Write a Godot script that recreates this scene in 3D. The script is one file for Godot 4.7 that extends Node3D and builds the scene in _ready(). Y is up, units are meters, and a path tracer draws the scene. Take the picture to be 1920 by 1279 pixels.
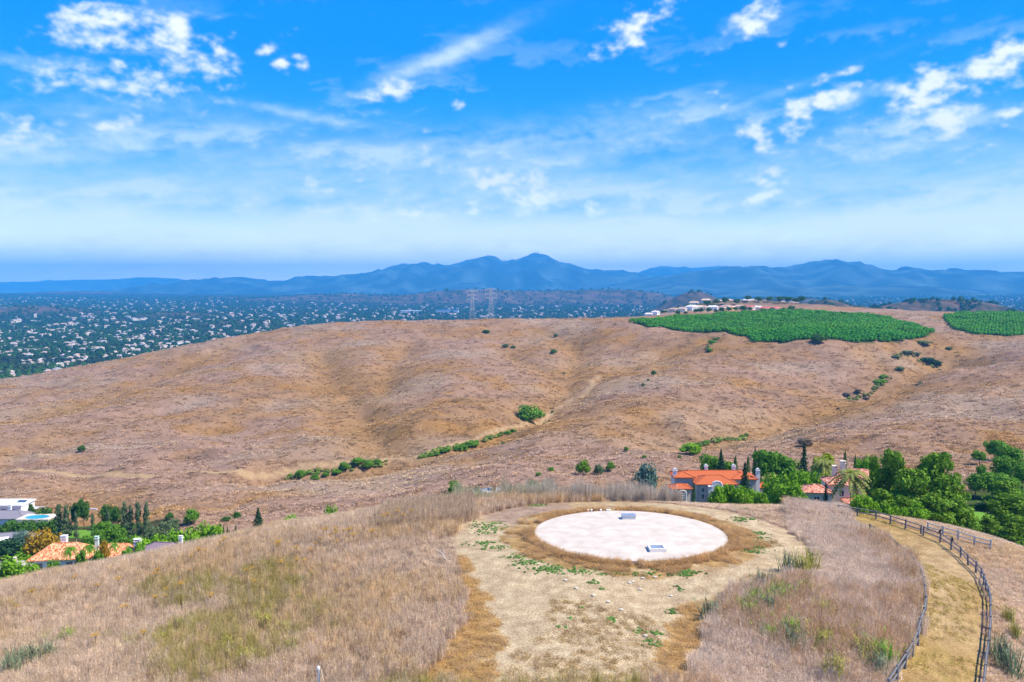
extends Node3D
# A grassy knoll with a buried water tank, brown hills, a town on the plain and blue mountains.

const TANK := Vector2(14.681, -97.800)
var noise_a := FastNoiseLite.new()
var noise_b := FastNoiseLite.new()
var noise_c := FastNoiseLite.new()
var rng := RandomNumberGenerator.new()
var used := {}
var mats := {}

# ------------------------------------------------------------------ naming
func numbered(called: String) -> String:
	if not used.has(called):
		used[called] = 0
		return called
	used[called] += 1
	return "%s_%03d" % [called, used[called]]

func tag(o: Node, label := "", category := "", group := "", kind := "") -> Node:
	if label: o.set_meta("label", label)
	if category: o.set_meta("category", category)
	if group: o.set_meta("group", group)
	if kind: o.set_meta("kind", kind)
	return o

func base(called: String, at: Vector3, turn := 0.0) -> Node3D:
	var o := Node3D.new()
	o.name = numbered(called)
	add_child(o)
	o.position = at
	o.rotation.y = turn
	return o

func part(called: String, mesh: Mesh, m: Material, parent: Node = null) -> MeshInstance3D:
	var o := MeshInstance3D.new()
	o.mesh = mesh
	if m: o.material_override = m
	if parent == null:
		o.name = numbered(called)
		add_child(o)
	else:
		o.name = called
		parent.add_child(o, true)
	return o

# ------------------------------------------------------------------ small mesh kit
class Kit:
	var v := PackedVector3Array()
	var n := PackedVector3Array()
	var c := PackedColorArray()
	var col := Color(1, 1, 1)
	func tri(a: Vector3, b: Vector3, d: Vector3, out: Vector3) -> void:
		var f := (b - a).cross(d - a)
		if f.length_squared() < 1e-14: return
		f = f.normalized()
		if f.dot(out) < 0.0:
			f = -f
			v.append(a); v.append(b); v.append(d)
		else:
			v.append(a); v.append(d); v.append(b)
		for i in 3:
			n.append(f); c.append(col)
	func quad(a: Vector3, b: Vector3, d: Vector3, e: Vector3, out: Vector3) -> void:
		tri(a, b, d, out)
		tri(a, d, e, out)
	func box(p: Vector3, s: Vector3, turn := Basis.IDENTITY) -> void:
		var h := s * 0.5
		for ax in 3:
			for sg in [-1.0, 1.0]:
				var o := Vector3.ZERO; var e1 := Vector3.ZERO; var e2 := Vector3.ZERO
				o[ax] = h[ax] * sg
				e1[(ax + 1) % 3] = h[(ax + 1) % 3]
				e2[(ax + 2) % 3] = h[(ax + 2) % 3]
				quad(p + turn * (o - e1 - e2), p + turn * (o + e1 - e2), p + turn * (o + e1 + e2), p + turn * (o - e1 + e2), turn * o)
	func tube(a: Vector3, b: Vector3, r0: float, r1: float, k := 6) -> void:
		var d := (b - a).normalized()
		var s := d.cross(Vector3.RIGHT if absf(d.x) < 0.8 else Vector3.FORWARD).normalized()
		var t := d.cross(s)
		for i in k:
			var p := s * cos(TAU * i / k) + t * sin(TAU * i / k)
			var q := s * cos(TAU * (i + 1) / k) + t * sin(TAU * (i + 1) / k)
			quad(a + p * r0, a + q * r0, b + q * r1, b + p * r1, p + q)
			tri(b, b + p * r1, b + q * r1, d)
	func mesh() -> ArrayMesh:
		var arr := []
		arr.resize(Mesh.ARRAY_MAX)
		arr[Mesh.ARRAY_VERTEX] = v
		arr[Mesh.ARRAY_NORMAL] = n
		arr[Mesh.ARRAY_COLOR] = c
		var m := ArrayMesh.new()
		m.add_surface_from_arrays(Mesh.PRIMITIVE_TRIANGLES, arr)
		return m

func lin(r: float, g: float, b: float) -> Color:
	return Color(r, g, b).linear_to_srgb()

func mat(key: String, c: Color, rough := 0.9, vertex := false) -> StandardMaterial3D:
	if mats.has(key): return mats[key]
	var m := StandardMaterial3D.new()
	m.albedo_color = c.linear_to_srgb()
	m.roughness = rough
	m.metallic_specular = 0.3
	m.vertex_color_use_as_albedo = vertex
	m.resource_name = key
	mats[key] = m
	return m

func noise_tex(freq: float, octaves: int, lo: Color, hi: Color, size := 512, sd := 1, kind := FastNoiseLite.TYPE_SIMPLEX_SMOOTH) -> NoiseTexture2D:
	var t := NoiseTexture2D.new()
	var f := FastNoiseLite.new()
	f.noise_type = kind
	f.frequency = freq
	f.fractal_octaves = octaves
	f.fractal_gain = 0.62
	f.seed = sd
	t.noise = f
	t.width = size; t.height = size
	t.seamless = true
	var g := Gradient.new()
	g.set_color(0, lo); g.set_color(1, hi)
	t.color_ramp = g
	return t

func textured(key: String, c: Color, metres: float, lo: float, hi: float, rough := 0.9, vertex := false, freq := 0.02) -> StandardMaterial3D:
	if mats.has(key): return mats[key]
	var m := mat(key, c, rough, vertex)
	m.albedo_texture = noise_tex(freq, 5, Color(lo, lo, lo), Color(hi, hi, hi), 512, key.length())
	m.uv1_triplanar = true
	m.uv1_world_triplanar = true
	m.uv1_scale = Vector3.ONE / metres
	return m

# ------------------------------------------------------------------ the lie of the land
const PLAIN := [[0.0, -146.0], [1700.0, -141.0], [3200.0, -121.0], [6000.0, -92.0], [10000.0, -41.0], [14000.0, 20.0], [60000.0, 20.0]]
var near_grid := PackedFloat32Array()
var mid_grid := PackedFloat32Array()
# scattered survey points (x, z, weight) of a thin-plate surface
var survey := PackedVector3Array([Vector3(0.291810, -0.978000, -7.459819), Vector3(0.366810, -0.978000, 111.663876), Vector3(0.264117, -0.892771, -8.160054), Vector3(0.324793, -0.848687, -14.781645), Vector3(0.191617, -0.840097, 25.247227), Vector3(0.214793, -0.768768, 50.529159), Vector3(0.102002, -0.840097, 26.275708), Vector3(0.078826, -0.768768, 42.171752), Vector3(0.029502, -0.892771, -6.350206), Vector3(-0.031174, -0.848687, 25.782399), Vector3(0.001810, -0.978000, -9.100454), Vector3(-0.073190, -0.978000, 20.600927), Vector3(0.029502, -1.063229, 2.549946), Vector3(-0.031174, -1.107313, -28.981584), Vector3(0.102002, -1.115903, -2.455695), Vector3(0.078826, -1.187232, 9.364469), Vector3(0.191617, -1.115903, -7.036124), Vector3(0.214793, -1.187232, 30.672873), Vector3(0.264117, -1.063229, 5.295259), Vector3(0.324793, -1.107313, -41.685612), Vector3(0.146810, -0.978000, -18.542898), Vector3(0.016601, -0.600000, -4.748785), Vector3(0.078088, -0.600000, 6.550872), Vector3(-0.065381, -0.600000, 22.774714), Vector3(-0.152276, -0.620000, -13.777459), Vector3(-0.244636, -0.640000, 16.270552), Vector3(-0.445753, -0.680000, 35.316756), Vector3(0.021582, -0.780000, -35.798952), Vector3(0.154804, -0.780000, -100.319822), Vector3(0.189595, -0.630000, -9.890817), Vector3(0.275677, -0.630000, -30.475368), Vector3(0.361758, -0.630000, 70.443397), Vector3(0.433094, -0.660000, -73.469698), Vector3(0.000068, -0.200000, 73.583360), Vector3(-0.112641, -0.250000, -54.199001), Vector3(0.143555, -0.250000, -49.307269), Vector3(-0.000102, 0.300000, -1.432136), Vector3(0.000137, -0.400000, 47.539166), Vector3(-0.233497, -0.450000, -30.780418), Vector3(0.227655, -0.450000, -0.979435), Vector3(-0.087004, -1.170000, 22.845832), Vector3(-0.356467, -1.140000, 39.054578), Vector3(-0.537136, -1.110000, 10.864959), Vector3(-0.701665, -1.070000, 25.732149), Vector3(-0.388586, -0.860000, -38.953196), Vector3(-0.211386, -0.860000, -27.223821), Vector3(-0.566050, -0.860000, -21.559127), Vector3(0.406104, -1.010000, -162.558606), Vector3(0.399348, -1.130000, 101.772482), Vector3(0.481125, -1.150000, 29.477894), Vector3(0.550882, -1.050000, -10.103745), Vector3(0.492959, -0.800000, 198.610654), Vector3(0.448775, -0.900000, -31.129968), Vector3(0.655098, -1.000000, 64.352047), Vector3(0.526455, -0.800000, -135.703415), Vector3(0.717843, -1.120000, 40.147484), Vector3(-0.435186, -1.400000, -53.052061), Vector3(-0.908729, -1.400000, -22.000573), Vector3(-1.192855, -1.400000, -1.778835), Vector3(-0.695956, -1.450000, 17.779402), Vector3(-0.151060, -1.400000, 18.919829), Vector3(-0.233846, -1.650000, -13.087855), Vector3(0.038357, -1.400000, 5.177339), Vector3(0.227774, -1.400000, -23.152024), Vector3(0.120710, -1.270000, 3.500319), Vector3(0.249581, -1.270000, -0.409989), Vector3(0.332854, -1.260000, 3.880535), Vector3(0.394678, -1.240000, -37.128382), Vector3(0.043837, -1.600000, -57.146255), Vector3(-0.027347, -1.650000, 54.645870), Vector3(0.050686, -1.850000, -19.575944), Vector3(0.063015, -2.300000, -2.502793), Vector3(0.276583, -1.700000, 30.779294), Vector3(0.553420, -2.150000, 15.564429), Vector3(0.406571, -2.000000, -9.357630), Vector3(0.636577, -2.000000, -15.541641), Vector3(0.422671, -1.600000, 7.737519), Vector3(0.511900, -1.400000, -17.755370), Vector3(0.649938, -1.500000, 14.372115), Vector3(0.758261, -1.750000, -25.962424), Vector3(0.748672, -1.400000, -83.431041), Vector3(0.851600, -1.700000, 25.094898), Vector3(0.914108, -2.500000, -11.926173), Vector3(1.024105, -1.700000, 33.598534), Vector3(0.813260, -1.350000, 56.468209), Vector3(1.385554, -2.300000, 7.448484), Vector3(1.157306, -1.500000, -31.997015), Vector3(0.771537, -1.000000, -65.026186), Vector3(1.754376, -2.700000, -1.474677), Vector3(1.214503, -2.600000, -1.040221), Vector3(-1.013095, -1.850000, 9.799655), Vector3(-1.338707, -2.200000, 5.620255), Vector3(-1.199925, -2.500000, -11.674512), Vector3(-1.886393, -3.000000, -13.081288), Vector3(-0.756993, -2.000000, -106.273604), Vector3(-0.648754, -2.000000, 126.372788), Vector3(-0.505271, -2.200000, -33.550880), Vector3(-0.258960, -2.400000, 11.074138), Vector3(-1.107212, -2.600000, 17.211392), Vector3(-1.874487, -2.200000, 7.120710), Vector3(-2.759066, -3.000000, -0.668593), Vector3(-2.601116, -4.000000, -2.078681), Vector3(-3.415084, -4.000000, -0.361576), Vector3(-1.186383, -3.650000, -4.817560), Vector3(-0.775877, -3.700000, 2.791676), Vector3(-0.441817, -3.850000, -16.580804), Vector3(-0.215079, -4.000000, -4.373232), Vector3(0.001452, -4.300000, -22.410983), Vector3(0.299074, -4.900000, -18.904149), Vector3(0.647895, -6.000000, 1.555841), Vector3(1.053461, -6.800000, 2.840136), Vector3(1.482680, -7.600000, -17.894362), Vector3(2.245943, -8.800000, -19.787444), Vector3(-0.756681, -3.100000, -0.125745), Vector3(-0.458853, -2.600000, -9.193751), Vector3(-1.103020, -2.900000, -0.575309), Vector3(-1.752596, -3.400000, 11.056228), Vector3(0.313780, -3.300000, -1.885348), Vector3(0.649721, -4.000000, -89.265722), Vector3(1.010220, -4.400000, 19.846663), Vector3(-0.019311, -3.000000, 12.625407), Vector3(0.910390, -3.200000, 9.386047), Vector3(1.502516, -3.900000, 13.271485), Vector3(2.404453, -4.800000, 14.149454), Vector3(3.532648, -5.900000, 7.870574), Vector3(4.385369, -6.800000, 16.403496), Vector3(0.841562, -3.550000, -12.979750), Vector3(1.424489, -4.300000, -40.127353), Vector3(2.417070, -5.600000, -26.257939), Vector3(3.720612, -7.000000, -54.747159), Vector3(1.172432, -6.000000, -1.970865), Vector3(1.146582, -5.000000, 12.163528), Vector3(0.665423, -4.100000, 77.379901), Vector3(0.370078, -3.900000, 34.631989), Vector3(1.777818, -6.000000, 9.823825), Vector3(2.541377, -7.000000, -32.256964), Vector3(-5.812684, -9.000000, 0.580958), Vector3(-7.218773, -8.500000, -0.429589), Vector3(-4.849424, -9.500000, 1.110024), Vector3(-3.619433, -10.000000, 3.162830), Vector3(-2.248025, -10.500000, 2.471486), Vector3(0.003617, -10.800000, 3.938715), Vector3(1.378168, -10.800000, -0.104045), Vector3(-2.500445, -7.200000, 6.927113), Vector3(-2.963126, -6.200000, 2.651284), Vector3(-3.241084, -5.000000, 0.530049), Vector3(-3.835711, -4.500000, 1.462777), Vector3(-3.570334, -8.300000, -5.149831), Vector3(-4.035920, -7.400000, -1.650754), Vector3(-4.207081, -6.500000, -1.445271), Vector3(-1.376553, -6.400000, -6.175128), Vector3(-1.836332, -7.600000, -2.934659), Vector3(-0.840577, -4.800000, -9.952604), Vector3(-0.646597, -8.800000, 1.670608), Vector3(-0.540072, -6.200000, 7.134986), Vector3(-0.478982, -4.450000, 31.789194), Vector3(-1.612456, -5.200000, -1.717221), Vector3(-2.006822, -4.500000, 0.516759), Vector3(-1.290007, -4.150000, 1.570161), Vector3(0.397201, -5.700000, -8.058202), Vector3(0.647388, -8.000000, -4.563344), Vector3(0.174281, -6.400000, 2.644705), Vector3(0.001719, -5.100000, 9.320090), Vector3(0.258019, -9.500000, -8.033338), Vector3(1.420224, -9.000000, 15.512449), Vector3(2.708523, -7.200000, 22.227939), Vector3(2.187330, -7.400000, 9.310310), Vector3(1.826757, -8.000000, 16.945204), Vector3(3.627344, -7.400000, 33.565268), Vector3(4.427841, -8.300000, -0.972693), Vector3(3.800238, -10.500000, 2.991488), Vector3(4.993996, -10.800000, 0.713145), Vector3(5.076673, -8.500000, -2.205657), Vector3(4.833875, -7.500000, -2.085253), Vector3(6.243021, -7.500000, -0.651093), Vector3(7.075968, -11.000000, 0.793826), Vector3(2.755103, -6.400000, 19.064631), Vector3(3.137820, -12.000000, -0.778470), Vector3(4.147568, -11.900000, -1.714667), Vector3(2.237470, -11.500000, 1.437978), Vector3(5.146875, -12.000000, -0.627229), Vector3(4.008010, -13.000000, 0.885901), Vector3(3.633910, -13.900000, -4.844644), Vector3(2.625855, -13.500000, 9.976850), Vector3(4.877919, -14.000000, -1.700440), Vector3(3.691437, -16.200000, 8.430557), Vector3(5.415441, -16.500000, 0.993342), Vector3(6.002511, -14.000000, 0.197552), Vector3(6.616642, -12.500000, -0.501978), Vector3(8.187059, -13.000000, 0.060340), Vector3(2.720151, -4.200000, -1.128916), Vector3(2.013449, -3.100000, -6.723340), Vector3(3.761000, -4.500000, -1.750850), Vector3(1.815234, -3.400000, 11.196611), Vector3(-10.589272, -13.500000, 0.310565), Vector3(-8.438202, -13.000000, 0.027816), Vector3(-4.920452, -13.000000, -2.467652), Vector3(-2.809802, -13.000000, 0.393027), Vector3(0.004397, -13.000000, -0.144196), Vector3(1.675328, -13.000000, -7.775479), Vector3(5.151304, -19.500000, 0.631747), Vector3(7.365965, -17.000000, -1.799685), Vector3(10.396303, -16.000000, -0.095841), Vector3(12.995378, -20.000000, 0.854784), Vector3(11.788858, -13.000000, 0.012723), Vector3(-11.034571, -17.000000, -0.103432), Vector3(-6.434437, -17.000000, -0.217141), Vector3(-1.834303, -17.000000, 0.944756), Vector3(1.615797, -17.000000, -7.275342), Vector3(-14.484672, -17.000000, -0.170558), Vector3(-14.280033, -22.000000, 0.108903), Vector3(-5.350362, -22.000000, 0.788473), Vector3(3.579310, -22.000000, -0.693445), Vector3(9.965717, -23.000000, -0.111829), Vector3(16.189427, -23.000000, -0.483342), Vector3(21.438654, -22.000000, 0.037632), Vector3(-20.233148, -22.000000, 0.044943)])
var rise := Vector3(88.141075, -0.472091, 3.851774)
# hills out on the plain: x, z, half width, half depth, height
var knobs := [[-2769, -4600, 300, 420, 53.2], [-2052, -4200, 260, 330, 5.0], [-1813, -4300, 260, 350, 27.4], [-1206, -3400, 200, 260, 25.1], [-1752, -8200, 900, 700, 82.7], [-1014, -7600, 500, 500, 22.3], [-443, -7400, 600, 500, 117.2], [2, -7200, 420, 450, 22.6], [511, -7600, 560, 600, 100.4], [1027, -7300, 420, 500, 86.8], [1230, -6800, 330, 400, 75.0], [987, -4300, 210, 260, 148.2], [971, -2500, 130, 200, 101.9], [1288, -2600, 300, 260, 112.5], [1687, -3000, 300, 300, 105.5], [1810, -5200, 500, 500, 97.6], [1511, -2400, 200, 250, 69.7], [-3247, -9000, 420, 420, 36.0], [-2469, -8800, 320, 300, 5.0], [-6223, -11500, 900, 600, 50.9]]
# gullies: lines of points, depth, half width
var gullies := [[PackedVector2Array([Vector2(-205.17, -849.99), Vector2(-165.07, -723.11), Vector2(-132.02, -623.42), Vector2(-89.88, -494.32), Vector2(-67.56, -417.35)]), 9.5, 20.0], [PackedVector2Array([Vector2(65.88, -849.99), Vector2(66.15, -784.73), Vector2(40.79, -585.49), Vector2(24.49, -515.44), Vector2(12.38, -452.91)]), 8.4, 17.5], [PackedVector2Array([Vector2(-362.52, -856.48), Vector2(-355.53, -813.61), Vector2(-335.75, -656.27), Vector2(-340.12, -560.43)]), 8.4, 25.0], [PackedVector2Array([Vector2(0.27, -810.52), Vector2(19.02, -698.78), Vector2(32.75, -604.73)]), 6.3, 17.5], [PackedVector2Array([Vector2(-117.63, -361.87), Vector2(-100.23, -370.22), Vector2(-71.17, -375.90), Vector2(-42.23, -391.21), Vector2(-19.10, -406.38), Vector2(0.15, -432.70), Vector2(29.49, -483.17), Vector2(61.39, -586.61), Vector2(105.41, -680.41), Vector2(154.46, -765.57), Vector2(197.27, -772.88)]), 5.2, 13.8], [PackedVector2Array([Vector2(84.17, -355.05), Vector2(142.26, -429.42), Vector2(215.81, -499.99), Vector2(293.40, -588.84), Vector2(397.37, -712.19)]), 7.4, 20.0], [PackedVector2Array([Vector2(27.33, -1006.76), Vector2(54.11, -891.38), Vector2(71.02, -810.52)]), 5.2, 17.5], [PackedVector2Array([Vector2(115.12, -632.97), Vector2(147.93, -732.80), Vector2(168.88, -761.21)]), 4.2, 11.2], [PackedVector2Array([Vector2(-208.26, -370.22), Vector2(-181.10, -337.92), Vector2(-162.53, -319.18)]), 4.2, 12.5], [PackedVector2Array([Vector2(-117.75, -879.59), Vector2(-115.20, -746.87), Vector2(-95.86, -582.16)]), 6.3, 20.0], [PackedVector2Array([Vector2(-325.73, -952.74), Vector2(-352.29, -905.05), Vector2(-364.17, -846.76)]), 6.3, 20.0], [PackedVector2Array([Vector2(319.44, -698.78), Vector2(285.49, -605.88), Vector2(263.27, -574.46)]), 5.2, 17.5]]
var gully_boxes := []

func plain_height(d: float) -> float:
	for i in PLAIN.size() - 1:
		if d <= PLAIN[i + 1][0]:
			return lerpf(PLAIN[i][1], PLAIN[i + 1][1], clampf((d - PLAIN[i][0]) / (PLAIN[i + 1][0] - PLAIN[i][0]), 0, 1))
	return PLAIN[-1][1]

func line_distance(line: PackedVector2Array, p: Vector2) -> float:
	var best := 1e9
	for i in line.size() - 1:
		best = minf(best, Geometry2D.get_closest_point_to_segment(p, line[i], line[i + 1]).distance_squared_to(p))
	return sqrt(best)

func survey_height(x: float, z: float) -> float:
	var u := x * 0.01; var w := z * 0.01
	var t := rise.x + rise.y * u + rise.z * w
	for s in survey:
		var a := u - s.x; var b := w - s.y
		var q := a * a + b * b
		if q > 1e-12: t += s.z * 0.5 * q * log(q)
	var d := sqrt(x * x + z * z)
	if d > 1750.0:
		t = lerpf(t, plain_height(d), smoothstep(1750.0, 2250.0, d))
	return t

func knob_height(x: float, z: float) -> float:
	var t := 0.0
	for k in knobs:
		var a: float = (x - k[0]) / k[2]; var b: float = (z - k[1]) / k[3]
		var q := a * a + b * b
		if q < 9.0: t += k[4] * exp(-q)
	return t

func carved(x: float, z: float) -> float:
	var t := 0.0
	var p := Vector2(x, z)
	for i in gullies.size():
		if gully_boxes[i].has_point(p):
			var d := line_distance(gullies[i][0], p) / float(gullies[i][2])
			t = maxf(t, float(gullies[i][1]) * exp(-pow(d, 1.15)))
	return t

func survey_land() -> void:
	for g in gullies:
		var r := Rect2(g[0][0], Vector2.ZERO)
		for p in g[0]: r = r.expand(p)
		gully_boxes.append(r.grow(g[2] * 3.5))
	for j in 161:
		for i in 161:
			near_grid.append(survey_height(-160.0 + i * 2.0, -j * 2.0))
	for j in 241:
		for i in 251:
			var x := -1000.0 + i * 8.0; var z := -j * 9.0
			mid_grid.append(survey_height(x, z) - carved(x, z) + knob_height(x, z))

func bilinear(g: PackedFloat32Array, w: int, fx: float, fz: float) -> float:
	var i := int(fx); var j := int(fz)
	var a := fx - i; var b := fz - j
	var k := j * w + i
	return lerpf(lerpf(g[k], g[k + 1], a), lerpf(g[k + w], g[k + w + 1], a), b)

func height(x: float, z: float) -> float:
	var h := 0.0
	var d := sqrt(x * x + z * z)
	if absf(x) < 159.0 and z < 0.0 and z > -319.0:
		h = bilinear(near_grid, 161, (x + 160.0) * 0.5, -z * 0.5)
		var e := smoothstep(260.0, 319.0, -z)
		if absf(x) > 130.0: e = maxf(e, smoothstep(130.0, 159.0, absf(x)))
		if e > 0.0: h = lerpf(h, bilinear(mid_grid, 251, (x + 1000.0) * 0.125, -z / 9.0), e)
	elif absf(x) < 998.0 and z < 0.0 and z > -2150.0:
		h = bilinear(mid_grid, 251, (x + 1000.0) * 0.125, -z / 9.0)
		var e2 := maxf(smoothstep(900.0, 998.0, absf(x)), smoothstep(2000.0, 2150.0, -z))
		if e2 > 0.0: h = lerpf(h, (survey_height(x, z) if d < 2250.0 else plain_height(d)) + knob_height(x, z), e2)
	else:
		h = (survey_height(x, z) if d < 2250.0 else plain_height(d)) + knob_height(x, z)
	var far := smoothstep(170.0, 420.0, d)
	if d > 20.0:
		h += noise_a.get_noise_2d(x * 0.6, z * 0.6) * 0.35 * smoothstep(24.0, 40.0, Vector2(x, z).distance_to(TANK)) 
	if far > 0.0:
		var rough := (1.0 - absf(noise_b.get_noise_2d(x, z)) * 2.2)
		h += far * (rough * 3.2 - 1.6 + noise_a.get_noise_2d(x * 0.25, z * 0.25) * 2.0) * (1.0 - 0.6 * smoothstep(1500.0, 2500.0, d))
	return h

func ground(p: Vector2) -> Vector3:
	return Vector3(p.x, height(p.x, p.y), p.y)

# ------------------------------------------------------------------ what grows where
var apron := PackedVector2Array([Vector2(-1.80, -58.51), Vector2(-1.52, -64.23), Vector2(-1.18, -70.10), Vector2(-2.91, -77.98), Vector2(-5.16, -86.41), Vector2(-7.20, -96.49), Vector2(-6.91, -104.12), Vector2(-4.05, -109.40), Vector2(2.66, -96.31), Vector2(13.42, -85.27), Vector2(26.92, -89.59), Vector2(34.24, -104.71), Vector2(34.93, -98.91), Vector2(32.08, -92.19), Vector2(27.20, -85.60), Vector2(21.34, -81.00), Vector2(17.93, -76.95), Vector2(14.29, -70.50), Vector2(12.35, -65.21), Vector2(10.79, -58.96)])
var trail_area := PackedVector2Array([Vector2(79.55, -191.72), Vector2(52.49, -113.42), Vector2(55.35, -105.51), Vector2(56.11, -99.10), Vector2(54.08, -90.11), Vector2(48.06, -78.28), Vector2(43.70, -71.45), Vector2(39.39, -65.09), Vector2(36.45, -60.67), Vector2(30.07, -59.64), Vector2(30.99, -63.14), Vector2(35.62, -68.91), Vector2(39.70, -75.50), Vector2(43.92, -84.30), Vector2(47.11, -93.24), Vector2(47.42, -100.04), Vector2(46.17, -105.92)])
var fringe_west := PackedVector2Array([Vector2(-6.93, -59.30), Vector2(-5.26, -66.85), Vector2(-4.12, -75.64), Vector2(-6.38, -89.42), Vector2(-5.43, -90.97), Vector2(-4.68, -86.25), Vector2(-2.55, -78.57), Vector2(-0.84, -70.10), Vector2(-1.21, -64.23), Vector2(-1.51, -58.51)])
var fringe_east := PackedVector2Array([Vector2(10.51, -58.96), Vector2(12.04, -65.21), Vector2(13.93, -70.37), Vector2(17.77, -77.39), Vector2(21.38, -81.16), Vector2(24.29, -81.62), Vector2(20.00, -74.78), Vector2(17.12, -69.57), Vector2(15.13, -64.60), Vector2(13.33, -59.41)])
var brush_area := PackedVector2Array([Vector2(78.12, -233.65), Vector2(87.39, -229.69), Vector2(48.05, -112.99), Vector2(48.77, -103.72), Vector2(47.11, -93.24), Vector2(43.92, -84.30), Vector2(39.70, -75.50), Vector2(35.53, -68.91), Vector2(30.68, -63.14), Vector2(28.06, -58.85), Vector2(9.86, -55.90), Vector2(11.53, -60.78), Vector2(14.20, -68.39), Vector2(17.75, -73.94), Vector2(19.87, -78.43), Vector2(23.73, -81.62), Vector2(28.24, -86.09), Vector2(33.58, -94.67), Vector2(37.23, -105.51)])
var valley_track := PackedVector2Array([Vector2(-301.57, -401.01), Vector2(-261.25, -401.77), Vector2(-215.83, -393.45), Vector2(-166.12, -371.63), Vector2(-123.33, -371.63), Vector2(-103.50, -382.39), Vector2(-73.49, -388.25), Vector2(-48.27, -397.21), Vector2(-30.33, -409.48), Vector2(-17.14, -426.17), Vector2(0.15, -453.77), Vector2(28.04, -516.42), Vector2(48.17, -547.79), Vector2(60.57, -589.96), Vector2(67.77, -619.87)])
var garden_right := PackedVector2Array([Vector2(29.99, -150.00), Vector2(48.98, -245.00), Vector2(67.44, -262.00), Vector2(99.34, -262.00), Vector2(103.58, -225.00), Vector2(122.25, -215.00), Vector2(203.05, -300.00), Vector2(233.55, -290.00), Vector2(103.09, -128.00), Vector2(78.89, -124.00), Vector2(61.11, -122.00), Vector2(52.00, -128.00), Vector2(44.80, -135.00), Vector2(38.74, -130.00)])
var garden_left := PackedVector2Array([Vector2(-139.98, -150.00), Vector2(-298.63, -320.00), Vector2(-193.50, -318.00), Vector2(-168.34, -300.00), Vector2(-127.15, -285.00), Vector2(-102.20, -240.00), Vector2(-73.43, -205.00), Vector2(-62.92, -190.00), Vector2(-52.98, -160.00), Vector2(-72.00, -150.00)])
var orchard_main := PackedVector2Array([Vector2(131.76, -899.90), Vector2(173.54, -861.38), Vector2(201.36, -810.52), Vector2(227.04, -768.49), Vector2(222.65, -739.80), Vector2(253.57, -725.87), Vector2(314.99, -732.80), Vector2(363.34, -741.21), Vector2(409.54, -777.31), Vector2(449.99, -843.55), Vector2(471.86, -950.93), Vector2(465.02, -1020.25), Vector2(429.41, -1067.90), Vector2(356.11, -1084.28), Vector2(266.50, -1074.01), Vector2(200.44, -1030.00)])
var orchard_side := PackedVector2Array([Vector2(563.46, -1037.87), Vector2(497.09, -898.19), Vector2(498.13, -853.23), Vector2(537.32, -833.98), Vector2(599.71, -819.82), Vector2(836.79, -1145.76), Vector2(748.27, -1163.32), Vector2(676.28, -1201.55)])

func ring_weight(p: Vector2) -> float:
	var r := (p - TANK).length() + noise_a.get_noise_2d(p.x * 3.0, p.y * 3.0) * 1.1
	return smoothstep(15.6, 16.8, r) * (1.0 - smoothstep(20.8, 22.0, r))

func surface_kind(p: Vector2) -> String:
	var d := p.length()
	if d < 150.0:
		var q := p + Vector2(noise_a.get_noise_2d(p.x * 4.0, p.y * 4.0), noise_a.get_noise_2d(p.x * 4.0 + 90.0, p.y * 4.0)) * 1.3
		var r := (q - TANK).length()
		if r < 15.8: return "verge"
		if ring_weight(p) > 0.5 and not (p.y < TANK.y - 6.0 and p.x < TANK.x - 6.0): return "dirt_road"
		if Geometry2D.is_point_in_polygon(q, fringe_west) or Geometry2D.is_point_in_polygon(q, fringe_east): return "fringe"
		if Geometry2D.is_point_in_polygon(q, apron): return "dirt_road"
		if Geometry2D.is_point_in_polygon(q, trail_area): return "trail"
		if Geometry2D.is_point_in_polygon(q, brush_area): return "brush"
	elif d < 700.0 and d > 300.0:
		if line_distance(valley_track, p) < 2.1 + 0.6 * noise_a.get_noise_2d(p.x * 2.0, p.y * 2.0): return "dirt_track"
	return "ground"

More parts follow.
